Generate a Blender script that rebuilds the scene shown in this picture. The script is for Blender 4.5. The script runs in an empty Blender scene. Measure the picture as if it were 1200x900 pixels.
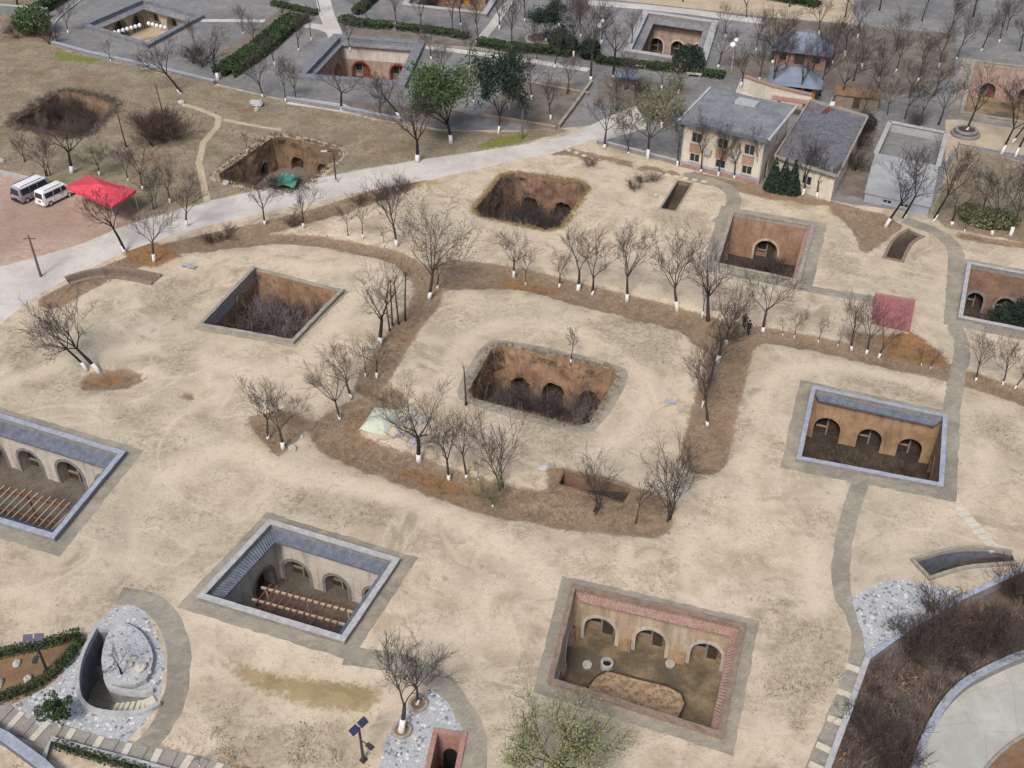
import bpy, math, random
import numpy as np
from mathutils import Vector, noise as mnoise
from mathutils.geometry import delaunay_2d_cdt

# ------------------------------------------------------------------ camera, sky, sun, exposure
SC = bpy.context.scene
COL = SC.collection
F, TILT, CH = 1250.0, math.radians(37.0), 56.0
cam = bpy.data.cameras.new('camera')
cam.lens = 36.0 * F / 1200.0
cam.clip_end = 3000.0
camo = bpy.data.objects.new('camera', cam)
camo.location = (0, 0, CH)
camo.rotation_euler = (math.pi / 2 - TILT, 0, 0)
COL.objects.link(camo)
SC.camera = camo
SUN_EL, SUN_AZ = math.radians(50), math.radians(200)      # azimuth clockwise from +Y
world = bpy.data.worlds.new('World')
SC.world = world
world.use_nodes = True
wn = world.node_tree
sky = wn.nodes.new('ShaderNodeTexSky')
sky.sky_type = 'NISHITA'
sky.sun_disc = False
sky.sun_elevation = SUN_EL
sky.sun_rotation = SUN_AZ
sky.dust_density = 4.0
sky.air_density = 1.0
wn.links.new(sky.outputs[0], wn.nodes['Background'].inputs[0])
wn.nodes['Background'].inputs[1].default_value = 0.095
sun = bpy.data.lights.new('sun', 'SUN')
sun.energy = 1.5
sun.angle = math.radians(13)
sun.color = (1.0, 0.94, 0.86)
suno = bpy.data.objects.new('sun', sun)
suno.rotation_euler = (math.pi / 2 - SUN_EL, 0, -SUN_AZ + math.pi)
suno.location = (0, 0, 120)
COL.objects.link(suno)
SC.view_settings.view_transform = 'Standard'
SC.view_settings.look = 'None'
SC.view_settings.gamma = 1.0
SC.view_settings.use_curve_mapping = False
SC.view_settings.exposure = 0.68

RNG = random.Random(7)


# ------------------------------------------------------------------ helpers
def G(px, py, z=0.0):
    """direction of a photo pixel met with the level z"""
    u, v = (px - 600) / F, (py - 450) / F
    d = (u, math.cos(TILT) - v * math.sin(TILT), -math.sin(TILT) - v * math.cos(TILT))
    k = (z - CH) / d[2]
    return Vector((d[0] * k, d[1] * k, z))


def G2(px, py, z=0.0):
    g = G(px, py, z)
    return (g.x, g.y)


def PY(p):
    q = (p[0], p[1], p[2] - CH)
    zc = q[1] * math.cos(TILT) - q[2] * math.sin(TILT)
    return 450 + F * (-q[1] * math.sin(TILT) - q[2] * math.cos(TILT)) / zc


def height_to(px, py, ty):
    """metres of an upright thing with its foot at px,py and its top at the row ty"""
    g = G(px, py)
    lo, hi = 0.2, 25.0
    for _ in range(30):
        m = (lo + hi) / 2
        if PY((g.x, g.y, m)) > ty:
            lo = m
        else:
            hi = m
    return lo


def rot2(x, y, a):
    c, s = math.cos(a), math.sin(a)
    return (x * c - y * s, x * s + y * c)


class MB:
    def __init__(s):
        s.v, s.f, s.m = [], [], []

    def add(s, verts, faces, mi=0):
        o = len(s.v)
        s.v += [tuple(x) for x in verts]
        for f in faces:
            s.f.append(tuple(i + o for i in f))
            s.m.append(mi)

    def hexa(s, p, mi=0):
        """8 points: bottom 0-3, top 4-7"""
        s.add(p, [(3, 2, 1, 0), (4, 5, 6, 7), (0, 1, 5, 4), (1, 2, 6, 5), (2, 3, 7, 6), (3, 0, 4, 7)], mi)

    def box(s, c, size, rz=0.0, mi=0, taper=1.0):
        hx, hy, hz = size[0] / 2, size[1] / 2, size[2]
        p = []
        for z, k in ((0, 1.0), (hz, taper)):
            for x, y in ((-hx, -hy), (hx, -hy), (hx, hy), (-hx, hy)):
                a, b = rot2(x * k, y * k, rz)
                p.append((c[0] + a, c[1] + b, c[2] + z))
        s.hexa(p, mi)

    def bar(s, a, b, w, h, mi=0):
        a, b = Vector(a), Vector(b)
        d = (b - a).normalized()
        up = Vector((0, 0, 1)) if abs(d.z) < .95 else Vector((1, 0, 0))
        sx = d.cross(up).normalized() * (w / 2)
        sz = sx.cross(d).normalized() * (h / 2)
        p = []
        for q in (a, b):
            p += [q - sx - sz, q + sx - sz, q + sx + sz, q - sx + sz]
        s.add(p, [(0, 1, 2, 3), (7, 6, 5, 4), (0, 4, 5, 1), (1, 5, 6, 2), (2, 6, 7, 3), (3, 7, 4, 0)], mi)

    def tube(s, pts, rad, n=6, mi=0, cap=True, tip=False):
        pts = [Vector(p) for p in pts]
        o = len(s.v)
        m = len(pts)
        ref = None
        for i, p in enumerate(pts):
            d = (pts[min(i + 1, m - 1)] - pts[max(i - 1, 0)])
            if d.length < 1e-7:
                d = Vector((0, 0, 1))
            d.normalize()
            if ref is None:
                ref = Vector((1, 0, 0)) if abs(d.x) < .8 else Vector((0, 1, 0))
            x = (ref - d * ref.dot(d))
            if x.length < 1e-4:
                x = d.orthogonal()
            x.normalize()
            ref = x
            y = d.cross(x)
            if tip and i == m - 1:
                s.v.append(tuple(p))
                continue
            for k in range(n):
                a = 2 * math.pi * k / n
                s.v.append(tuple(p + (x * math.cos(a) + y * math.sin(a)) * rad[i]))
        last = m - 2 if tip else m - 1
        for i in range(last):
            for k in range(n):
                k2 = (k + 1) % n
                s.f.append((o + i * n + k, o + i * n + k2, o + (i + 1) * n + k2, o + (i + 1) * n + k))
                s.m.append(mi)
        if tip:
            for k in range(n):
                s.f.append((o + last * n + k, o + last * n + (k + 1) % n, o + (last + 1) * n))
                s.m.append(mi)
        elif cap:
            s.f.append(tuple(o + last * n + k for k in range(n)))
            s.m.append(mi)
        if cap:
            s.f.append(tuple(o + k for k in reversed(range(n))))
            s.m.append(mi)

    def prism(s, poly, z0, z1, mi=0, side_mi=None):
        n = len(poly)
        if sum(poly[i][0] * poly[(i + 1) % n][1] - poly[(i + 1) % n][0] * poly[i][1] for i in range(n)) < 0:
            poly = poly[::-1]
        o = len(s.v)
        for z in (z0, z1):
            for p in poly:
                zz = z if not callable(z) else z(p[0], p[1])
                s.v.append((p[0], p[1], zz))
        s.f.append(tuple(o + n + i for i in range(n)))
        s.m.append(mi)
        s.f.append(tuple(o + i for i in reversed(range(n))))
        s.m.append(mi)
        for i in range(n):
            j = (i + 1) % n
            s.f.append((o + i, o + j, o + n + j, o + n + i))
            s.m.append(mi if side_mi is None else side_mi)


def build(name, mb, mats, parent=None, origin=(0, 0, 0), smooth=False, **props):
    me = bpy.data.meshes.new(name)
    ox, oy, oz = origin
    me.from_pydata([(x - ox, y - oy, z - oz) for x, y, z in mb.v], [], mb.f)
    if not isinstance(mats, (list, tuple)):
        mats = [mats]
    for m in mats:
        me.materials.append(m)
    if len(mats) > 1:
        me.polygons.foreach_set('material_index', mb.m)
    if smooth:
        me.polygons.foreach_set('use_smooth', [True] * len(me.polygons))
    me.update()
    return link(name, me, parent, origin, **props)


def link(name, me, parent=None, loc=(0, 0, 0), **props):
    o = bpy.data.objects.new(name, me)
    COL.objects.link(o)
    if parent is not None:
        o.parent = parent
    else:
        o.location = loc
    for k, v in props.items():
        if v is not None:
            o[k] = v
    return o


def thing(name, loc, label, category, group=None, rz=0.0, scale=None):
    o = bpy.data.objects.new(name, None)
    o.empty_display_size = .3
    COL.objects.link(o)
    o.location = loc
    o.rotation_euler = (0, 0, rz)
    if scale:
        o.scale = scale
    o['label'] = label
    o['category'] = category
    if group:
        o['group'] = group
    return o


def inside(pts, poly):
    """numpy points-in-polygon"""
    x, y = pts[:, 0], pts[:, 1]
    r = np.zeros(len(pts), bool)
    n = len(poly)
    for i in range(n):
        x1, y1 = poly[i]
        x2, y2 = poly[(i + 1) % n]
        if y1 == y2:
            continue
        c = ((y1 > y) != (y2 > y)) & (x < (x2 - x1) * (y - y1) / (y2 - y1) + x1)
        r ^= c
    return r


def dist_lines(pts, line, closed=False):
    d = np.full(len(pts), 1e9)
    n = len(line)
    for i in range(n if closed else n - 1):
        a, b = np.array(line[i]), np.array(line[(i + 1) % n])
        ab = b - a
        L = ab @ ab
        if L < 1e-12:
            continue
        t = np.clip(((pts - a) @ ab) / L, 0, 1)
        q = pts - (a + t[:, None] * ab)
        d = np.minimum(d, np.sqrt((q * q).sum(1)))
    return d


def resample(line, step, closed=False):
    out = []
    n = len(line)
    for i in range(n if closed else n - 1):
        a, b = line[i], line[(i + 1) % n]
        L = math.hypot(b[0] - a[0], b[1] - a[1])
        k = max(1, int(L / step))
        for j in range(k):
            t = j / k
            out.append((a[0] + (b[0] - a[0]) * t, a[1] + (b[1] - a[1]) * t))
    if not closed:
        out.append(tuple(line[-1]))
    return out


def smooth_line(line, it=2, closed=False):
    for _ in range(it):
        o = []
        n = len(line)
        rng = range(n if closed else n - 1)
        if not closed:
            o.append(line[0])
        for i in rng:
            a, b = line[i], line[(i + 1) % n]
            o.append(tuple(a[k] * .75 + b[k] * .25 for k in range(len(a))))
            o.append(tuple(a[k] * .25 + b[k] * .75 for k in range(len(a))))
        if not closed:
            o.append(line[-1])
        line = o
    return line


def offset_line(line, d):
    """polyline moved sideways (to its left for d > 0); d may be a list"""
    n = len(line)
    out = []
    for i in range(n):
        a = line[max(i - 1, 0)]
        b = line[min(i + 1, n - 1)]
        tx, ty = b[0] - a[0], b[1] - a[1]
        L = math.hypot(tx, ty) or 1
        dd = d[i] if isinstance(d, (list, tuple)) else d
        out.append((line[i][0] - ty / L * dd, line[i][1] + tx / L * dd))
    return out


def strip_poly(line, w):
    ww = [x / 2 for x in w] if isinstance(w, (list, tuple)) else w / 2
    l = offset_line(line, ww)
    r = offset_line(line, [-x for x in ww] if isinstance(ww, list) else -ww)
    return l + r[::-1]


def offset_poly(poly, d):
    """closed polygon (clockwise from above) grown by d"""
    n = len(poly)
    out = []
    for i in range(n):
        p0, p1, p2 = poly[i - 1], poly[i], poly[(i + 1) % n]
        e1 = Vector((p1[0] - p0[0], p1[1] - p0[1])).normalized()
        e2 = Vector((p2[0] - p1[0], p2[1] - p1[1])).normalized()
        n1, n2 = Vector((-e1.y, e1.x)), Vector((-e2.y, e2.x))
        b = n1 + n2
        k = d / max(.35, (1 + n1.dot(n2)))
        out.append((p1[0] + b.x * k, p1[1] + b.y * k))
    return out


def cdt(outlines, pts, keep):
    vs, es = [], []
    for o, closed in outlines:
        b = len(vs)
        vs += [Vector((p[0], p[1])) for p in o]
        n = len(o)
        for i in range(n if closed else n - 1):
            es.append((b + i, b + (i + 1) % n))
    vs += [Vector((p[0], p[1])) for p in pts]
    V, E, Fc, *_ = delaunay_2d_cdt(vs, es, [], 0, 1e-5)
    V = np.array([(p.x, p.y) for p in V])
    Fc = np.array([f for f in Fc if len(f) == 3], dtype=int)
    c = V[Fc].mean(1)
    # counter-clockwise
    a, b, d = V[Fc[:, 0]], V[Fc[:, 1]], V[Fc[:, 2]]
    sg = (b[:, 0] - a[:, 0]) * (d[:, 1] - a[:, 1]) - (b[:, 1] - a[:, 1]) * (d[:, 0] - a[:, 0])
    Fc[sg < 0] = Fc[sg < 0][:, ::-1]
    k = keep(c) & (np.abs(sg) > 1e-9)
    return V, Fc[k], c[k]


def sm(x, a, b):
    t = np.clip((x - a) / (b - a), 0, 1)
    return t * t * (3 - 2 * t)


# ------------------------------------------------------------------ materials
def uneven(mb, I0, I1, O0, O1, z0, z1, seed, amp=.02, step=.7):
    """a kerb between inner and outer lines whose edges wander a little"""
    r = random.Random(seed)
    I0, I1, O0, O1 = Vector(I0), Vector(I1), Vector(O0), Vector(O1)
    n = max(2, int((I1 - I0).length / step))
    for q in range(n + 1):
        u = q / n
        e = 0 if q in (0, n) else amp
        i, o = I0.lerp(I1, u), O0.lerp(O1, u)
        i = i + Vector((r.uniform(-e, e), r.uniform(-e, e)))
        o = o + Vector((r.uniform(-e, e), r.uniform(-e, e))) * 1.5
        za, zb = z1 + r.uniform(-e, e), z1 + r.uniform(-e, e)
        mb.v += [(i.x, i.y, z0), (o.x, o.y, z0), (o.x, o.y, zb), (i.x, i.y, za)]
    b = len(mb.v) - 4 * (n + 1)
    for q in range(n):
        for w in range(4):
            w2 = (w + 1) % 4
            mb.f.append((b + 4 * q + w, b + 4 * q + w2, b + 4 * q + 4 + w2, b + 4 * q + 4 + w))
    mb.f += [(b + 3, b + 2, b + 1, b), tuple(b + 4 * n + w for w in range(4))]
    mb.m += [0] * (4 * n + 2)


class NT:
    def __init__(s, name, rough=.9, spec=.2):
        s.mat = bpy.data.materials.new(name)
        s.mat.use_nodes = True
        s.t = s.mat.node_tree
        s.b = s.t.nodes['Principled BSDF']
        s.b.inputs['Roughness'].default_value = rough
        s.b.inputs['Specular IOR Level'].default_value = spec
        s.pos = s.t.nodes.new('ShaderNodeNewGeometry').outputs['Position']

    def n(s, typ, **kw):
        x = s.t.nodes.new(typ)
        for k, v in kw.items():
            setattr(x, k, v)
        return x

    def sock(s, i, v):
        if isinstance(v, bpy.types.NodeSocket):
            s.t.links.new(v, i)
        elif isinstance(v, (tuple, list)) and len(v) == 3 and i.type == 'RGBA':
            i.default_value = (*v, 1)
        else:
            i.default_value = v

    def noise(s, scale, detail=5, rough=.6, vec=None, dist=0.0):
        x = s.n('ShaderNodeTexNoise')
        s.sock(x.inputs['Vector'], vec or s.pos)
        x.inputs['Scale'].default_value = scale
        x.inputs['Detail'].default_value = detail
        x.inputs['Roughness'].default_value = rough
        x.inputs['Distortion'].default_value = dist
        return x.outputs[0]

    def vor(s, scale, feature='F1', vec=None, out=0, rand=1.0):
        x = s.n('ShaderNodeTexVoronoi', feature=feature)
        s.sock(x.inputs['Vector'], vec or s.pos)
        x.inputs['Scale'].default_value = scale
        x.inputs['Randomness'].default_value = rand
        return x.outputs[out]

    def step(s, v, a, b):
        x = s.n('ShaderNodeMapRange')
        x.interpolation_type = 'SMOOTHSTEP'
        s.sock(x.inputs[0], v)
        x.inputs[1].default_value = a
        x.inputs[2].default_value = b
        return x.outputs[0]

    def math(s, op, a, b=0.0):
        x = s.n('ShaderNodeMath', operation=op)
        s.sock(x.inputs[0], a)
        s.sock(x.inputs[1], b)
        return x.outputs[0]

    def mix(s, f, a, b, blend='MIX'):
        x = s.n('ShaderNodeMix', data_type='RGBA', blend_type=blend)
        s.sock(x.inputs[0], f)
        s.sock(x.inputs[6], a)
        s.sock(x.inputs[7], b)
        return x.outputs[2]

    def attr(s, name):
        x = s.n('ShaderNodeAttribute', attribute_name=name)
        return x.outputs['Fac']

    def scaled(s, sx, sy, sz, rz=0.0):
        x = s.n('ShaderNodeMapping')
        s.sock(x.inputs[0], s.pos)
        x.inputs['Scale'].default_value = (sx, sy, sz)
        x.inputs['Rotation'].default_value = (0, 0, rz)
        return x.outputs[0]

    def done(s, col, bump=None, strength=.3, dist=.05):
        s.sock(s.b.inputs['Base Color'], col)
        if bump is not None:
            x = s.n('ShaderNodeBump')
            x.inputs['Strength'].default_value = strength
            x.inputs['Distance'].default_value = dist
            s.sock(x.inputs['Height'], bump)
            s.t.links.new(x.outputs[0], s.b.inputs['Normal'])
        return s.mat


def simple(name, c1, c2=None, scale=1.2, rough=.85, spec=.2, bump=.25, fine=9.0, c3=None, lo=.35, hi=.65, streak=0.0):
    t = NT(name, rough, spec)
    c2 = c2 or tuple(x * .72 for x in c1)
    a = t.noise(scale, 6, .65)
    col = t.mix(t.step(a, lo, hi), c1, c2)
    f = t.noise(fine, 4, .7)
    col = t.mix(t.step(f, .35, .75), col, t.mix(.5, col, c3 or tuple(x * .6 for x in c2)))
    if streak:
        sv = t.noise(1.0, 5, .65, t.scaled(1.8, 1.8, .22))
        col = t.mix(t.math('MULTIPLY', t.step(sv, .48, .68), streak), col, tuple(x * .38 for x in c1))
        pv = t.noise(.8, 5, .7, dist=.8)
        col = t.mix(t.math('MULTIPLY', t.step(pv, .55, .68), streak * .7), col, tuple(min(1, x * 1.25) * .95 for x in c1))
    return t.done(col, f, bump)


def rand_tint(name, c1, c2, rough=.8, spec=.2):
    """colour drawn once per object"""
    t = NT(name, rough, spec)
    x = t.n('ShaderNodeObjectInfo')
    f = t.noise(4, 4, .7)
    col = t.mix(x.outputs['Random'], c1, c2)
    return t.done(t.mix(t.step(f, .3, .8), col, t.mix(.5, col, tuple(v * .5 for v in c2))), f, .2)


M = {}


def ground_material():
    t = NT('loess_soil', .95, .1)
    big = t.noise(.045, 5, .6)
    mid = t.noise(.35, 6, .65, dist=.4)
    fine = t.noise(2.6, 6, .7)
    grit = t.noise(14, 4, .7)
    pale = t.mix(t.step(mid, .36, .66), (.625, .525, .395), (.44, .355, .25))
    md2 = t.noise(.8, 7, .75, dist=1.0)
    pale = t.mix(t.step(md2, .5, .7), pale, t.mix(.55, pale, (.33, .265, .185)))
    pale = t.mix(t.step(t.noise(.55, 6, .7, dist=.5), .56, .72), pale, t.mix(.5, pale, (.68, .585, .455)))
    pale = t.mix(t.step(big, .38, .66), pale, t.mix(.6, pale, (.42, .38, .30)))
    pale = t.mix(t.step(t.noise(.17, 6, .75, dist=1.0), .53, .66), pale, t.mix(.75, pale, (.30, .25, .18)))
    pale = t.mix(t.step(t.noise(.08, 4, .6, dist=.5), .58, .74), pale, t.mix(.35, pale, (.60, .47, .38)))
    # thin dead grass and weeds in drifts
    drift = t.math('MULTIPLY', t.step(t.noise(.11, 4, .6), .44, .66), t.step(fine, .47, .66))
    pale = t.mix(t.math('MULTIPLY', drift, .62), pale, (.235, .20, .145))
    spots = t.math('MULTIPLY', t.step(t.noise(.9, 3, .55), .56, .68), t.step(t.noise(.07, 3, .5), .45, .6))
    pale = t.mix(t.math('MULTIPLY', spots, .6), pale, (.28, .245, .185))
    pale = t.mix(t.step(grit, .48, .75), pale, t.mix(.5, pale, (.24, .20, .15)))
    pale = t.mix(t.step(t.noise(6, 5, .75), .56, .7), pale, t.mix(.5, pale, (.27, .22, .16)))
    sp1 = t.math('MULTIPLY', t.step(t.noise(3.8, 4, .6), .57, .66), t.step(t.noise(.22, 4, .6), .42, .62))
    pale = t.mix(t.math('MULTIPLY', sp1, .75), pale, (.215, .18, .13))
    sp2 = t.step(t.noise(9, 3, .6), .62, .70)
    pale = t.mix(t.math('MULTIPLY', sp2, .55), pale, (.24, .20, .15))
    pale = t.mix(t.math('MULTIPLY', t.step(t.noise(7, 3, .6), .64, .72), .5), pale, (.72, .64, .52))
    # worn, lighter foot and wheel tracks
    trk = t.step(t.math('ABSOLUTE', t.math('SUBTRACT', t.noise(.06, 3, .5, dist=1.2), .5)), .022, .0)
    pale = t.mix(t.math('MULTIPLY', trk, .35), pale, (.62, .54, .43))
    wn_ = t.math('ADD', t.attr('worn'), t.math('MULTIPLY', t.math('SUBTRACT', mid, .5), 1.1))
    pale = t.mix(t.math('MULTIPLY', t.step(wn_, .35, .8), .6), pale, (.64, .545, .42))
    rut = t.math('MULTIPLY', t.step(t.attr('worn'), .25, .6), t.step(t.noise(1.1, 5, .7, dist=1.5), .52, .62))
    pale = t.mix(t.math('MULTIPLY', rut, .35), pale, (.34, .28, .205))
    sn = t.math('ADD', t.attr('scrub'), t.math('MULTIPLY', t.math('SUBTRACT', mid, .5), .9))
    pale = t.mix(t.math('MULTIPLY', t.step(sn, .3, .8), .55), pale, t.mix(t.step(fine, .4, .62), (.40, .345, .25), (.23, .195, .14)))
    # brown litter strips
    bn = t.math('ADD', t.attr('brown'), t.math('MULTIPLY', t.math('SUBTRACT', fine, .5), .8))
    brown = t.mix(t.step(mid, .35, .65), (.27, .195, .13), (.20, .145, .10))
    brown = t.mix(t.step(fine, .42, .7), brown, (.33, .26, .185))
    brown = t.mix(t.step(grit, .5, .8), brown, (.13, .10, .075))
    brown = t.mix(t.step(t.noise(.12, 4, .6), .52, .68), brown, t.mix(.5, brown, (.30, .175, .095)))
    col = t.mix(t.step(bn, .36, .66), pale, brown)
    rn = t.math('ADD', t.attr('rust'), t.math('MULTIPLY', t.math('SUBTRACT', fine, .5), .9))
    rust = t.mix(t.step(fine, .35, .7), (.30, .165, .075), (.19, .115, .06))
    col = t.mix(t.step(rn, .36, .7), col, rust)
    ln = t.math('ADD', t.attr('lawn'), t.math('MULTIPLY', t.math('SUBTRACT', mid, .5), .7))
    lawn = t.mix(t.step(mid, .32, .68), (.215, .175, .125), (.32, .265, .19))
    lawn = t.mix(t.step(fine, .45, .72), lawn, (.135, .11, .08))
    lawn = t.mix(t.step(t.noise(.16, 4, .6), .52, .7), lawn, (.175, .16, .095))
    lawn = t.mix(t.step(t.noise(.1, 5, .65, dist=.6), .56, .7), lawn, (.20, .135, .09))
    col = t.mix(t.step(ln, .3, .7), col, lawn)
    gn = t.math('ADD', t.attr('green'), t.math('MULTIPLY', t.math('SUBTRACT', fine, .5), 1.0))
    grass = t.mix(t.step(fine, .35, .65), (.21, .22, .06), (.12, .15, .035))
    col = t.mix(t.step(gn, .4, .75), col, grass)
    on = t.math('ADD', t.attr('ochre'), t.math('MULTIPLY', t.math('SUBTRACT', fine, .5), 1.1))
    och = t.mix(t.step(mid, .4, .6), (.36, .275, .155), (.27, .215, .115))
    col = t.mix(t.step(on, .4, .75), col, och)
    return t.done(col, t.math('ADD', fine, t.math('MULTIPLY', grit, .5)), .6, .14)


M['ground'] = ground_material()


def paver_material(name, cA, cB, cJ, scale=2.2, rz=-.38, moss=(.2, .2, .13), big=.08, dust=0.0):
    t = NT(name, .9, .15)
    v = t.scaled(scale, scale * 2, 1, -rz)
    cell = t.vor(1.0, 'F1', v, 1, .25)
    sep = t.n('ShaderNodeSeparateColor')
    t.t.links.new(cell, sep.inputs[0])
    edge = t.vor(1.0, 'DISTANCE_TO_EDGE', v, 0, .25)
    n1 = t.noise(.5, 5, .65)
    n2 = t.noise(big, 4, .6)
    col = t.mix(sep.outputs[0], cA, cB)
    col = t.mix(t.step(n1, .35, .7), col, t.mix(.5, col, moss))
    col = t.mix(t.step(n2, .42, .62), col, t.mix(.4, col, tuple(x * .55 for x in cB)))
    col = t.mix(t.math('MULTIPLY', t.step(edge, .08, .02), .6), col, cJ)
    if dust:
        dn = t.math('MULTIPLY', t.step(t.noise(.55, 6, .7, dist=.6), .44, .66), dust)
        col = t.mix(dn, col, (.40, .345, .265))
    return t.done(col, t.step(edge, .0, .1), .3, .03)


def crazy_material():
    t = NT('crazy_paving', .8, .25)
    v = t.scaled(5.5, 5.5, 5.5)
    cell = t.vor(1.0, 'F1', v, 1)
    sep = t.n('ShaderNodeSeparateColor')
    t.t.links.new(cell, sep.inputs[0])
    edge = t.vor(1.0, 'DISTANCE_TO_EDGE', v, 0)
    col = t.mix(sep.outputs[0], (.47, .49, .51), (.39, .41, .435))
    col = t.mix(t.step(sep.outputs[1], .88, .94), col, (.17, .18, .20))
    col = t.mix(t.step(sep.outputs[2], .88, .93), col, (.62, .62, .60))
    col = t.mix(t.step(t.noise(.7, 4, .6), .45, .7), col, t.mix(.4, col, (.25, .25, .22)))
    col = t.mix(t.step(edge, .06, .01), col, (.29, .29, .28))
    return t.done(col, t.step(edge, .0, .12), .5, .04)


M['crazy'] = crazy_material()
M['village'] = paver_material('grey_village_paving', (.245, .245, .262), (.175, .178, .197), (.11, .11, .115), 1.6, dust=.25)
M['apron'] = paver_material('old_grey_brick_paving', (.325, .30, .25), (.245, .225, .185), (.17, .155, .13), 3.0, moss=(.26, .25, .19), big=.2, dust=.55)
M['parking'] = paver_material('red_brick_paving', (.46, .335, .265), (.35, .235, .18), (.22, .16, .125), 2.2, moss=(.45, .38, .30))
def concrete_material(name, a, b, c):
    t = NT(name, .85, .25)
    n1, n2 = t.noise(.22, 6, .7), t.noise(5, 5, .7)
    col = t.mix(t.step(n1, .38, .64), a, b)
    col = t.mix(t.step(t.noise(.7, 6, .75, dist=.8), .55, .72), col, t.mix(.5, col, c))
    col = t.mix(t.step(n2, .5, .8), col, t.mix(.35, col, c))
    ed = t.vor(.26, 'DISTANCE_TO_EDGE', None, 0, .55)
    col = t.mix(t.math('MULTIPLY', t.step(ed, .014, .003), .22), col, tuple(x * .6 for x in c))
    return t.done(col, n2, .2)


M['concrete'] = concrete_material('pale_concrete', (.54, .515, .475), (.43, .41, .375), (.33, .30, .255))
M['oldconcrete'] = concrete_material('weathered_concrete', (.47, .465, .44), (.35, .355, .315), (.26, .265, .205))
M['trail'] = simple('trodden_trail', (.50, .42, .31), (.42, .34, .24), .6, .95, .1, .3, 6)
M['litter'] = simple('brown_bed_soil', (.265, .175, .10), (.18, .115, .07), .7, .95, .1, .5, 8)
M['slope'] = simple('dead_brush_slope', (.175, .135, .115), (.115, .09, .08), .5, .95, .05, .7, 3)
M['garden'] = simple('bare_garden_soil', (.225, .195, .165), (.15, .13, .11), .5, .95, .05, .5, 6)
# pit walls
M['loess_wall'] = simple('ochre_loess_wall', (.34, .215, .135), (.21, .13, .085), .5, .95, .05, .8, 4, (.20, .14, .09), streak=.6)
M['plaster'] = simple('aged_cream_plaster', (.52, .44, .34), (.42, .32, .22), .45, .9, .1, .3, 5, (.33, .24, .16), streak=.6)
M['white_plaster'] = simple('pale_plaster', (.56, .52, .47), (.47, .42, .36), .5, .9, .1, .2, 5, (.38, .33, .28), streak=.6)
M['orange_plaster'] = simple('orange_clay_plaster', (.41, .28, .18), (.285, .185, .115), .6, .9, .1, .3, 4, (.24, .15, .08), streak=.6)
M['brown_clay'] = simple('brown_clay_plaster', (.37, .24, .165), (.265, .165, .115), .6, .9, .1, .4, 4, (.20, .13, .09), streak=.6)
M['pink_plaster'] = simple('pinkish_clay_plaster', (.42, .315, .265), (.32, .235, .195), .6, .9, .1, .3, 4, streak=.6)
M['red_earth'] = simple('reddish_earth_wall', (.275, .175, .125), (.17, .11, .08), .5, .95, .05, .8, 3.5, (.15, .10, .07), streak=.6)
M['pit_floor'] = simple('pit_floor_soil', (.095, .076, .06), (.055, .045, .038), .5, .95, .05, .7, 4, (.04, .034, .028))  # soil colour lowered to carry the shade of the deep pits
M['dim_floor'] = simple('shade_tinted_grey_floor', (.19, .165, .135), (.125, .11, .095), .5, .95, .05, .4, 4)  # grey floor, with the shade under the pergolas put into its colour
M['yard_floor'] = simple('swept_yard_floor', (.31, .235, .145), (.105, .09, .065), .22, .95, .05, .3, 3, (.10, .085, .06), .4, .62)
M['bed'] = simple('dry_leaf_bed', (.40, .28, .17), (.20, .13, .08), 2.6, .95, .05, .8, 7, (.55, .45, .32), .44, .58)
M['dirt_wall'] = simple('brown_dirt_bank', (.24, .165, .105), (.16, .11, .075), .6, .95, .05, .9, 3, (.10, .075, .05), streak=.6)
M['brick_grey'] = simple('grey_brick', (.27, .26, .25), (.19, .185, .18), 2.2, .9, .15, .5, 9)
M['brick_red'] = simple('dull_red_brick', (.36, .19, .15), (.26, .135, .11), 2.5, .9, .15, .6, 8, (.42, .34, .29))
M['brick_brown'] = simple('brown_brick', (.285, .215, .17), (.205, .155, .12), 2.0, .9, .15, .6, 8)
M['coping_blue'] = simple('pale_blue_grey_coping', (.365, .40, .465), (.27, .30, .36), 1.8, .75, .3, .2, 7)
M['coping_white'] = simple('pale_stone_coping', (.45, .455, .455), (.34, .345, .345), 1.8, .8, .25, .2, 7)
M['coping_stone'] = simple('dull_stone_coping', (.36, .33, .28), (.26, .24, .20), 1.8, .9, .15, .5, 6)
M['tile_blue'] = simple('blue_grey_roof_tile', (.15, .17, .215), (.095, .11, .14), 2.2, .7, .3, .4, 10)
M['tile_grey'] = simple('grey_roof_tile', (.23, .24, .26), (.155, .16, .175), 1.6, .75, .3, .4, 9)
M['crimson'] = simple('crimson_tile', (.30, .105, .11), (.22, .075, .08), 3.0, .85, .2, .5, 9, (.36, .22, .21))
M['tile_red'] = simple('faded_red_tile', (.30, .175, .145), (.215, .125, .105), 3.0, .85, .2, .5, 9, (.45, .37, .33))
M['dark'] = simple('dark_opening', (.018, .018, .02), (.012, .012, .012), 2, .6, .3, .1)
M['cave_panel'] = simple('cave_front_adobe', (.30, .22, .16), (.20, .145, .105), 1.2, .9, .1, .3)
M['cave_dark'] = simple('dark_cave_front', (.075, .06, .05), (.045, .037, .03), 1.2, .9, .1, .3)  # near-black brown panel closing the cave arches
M['frame_pale'] = simple('pale_window_frame', (.50, .47, .43), (.40, .37, .34), 3, .7, .3, .1)
M['frame_dull'] = simple('weathered_frame_wood', (.30, .265, .225), (.22, .19, .16), 3, .8, .2, .1)
M['door_wood'] = simple('dark_door_wood', (.075, .055, .045), (.05, .038, .03), 3, .7, .3, .2)
M['door_red'] = simple('red_painted_door', (.29, .065, .05), (.20, .045, .035), 3, .6, .4, .1)
M['door_green'] = simple('green_painted_door', (.05, .12, .085), (.035, .08, .06), 3, .55, .4, .1)
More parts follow.
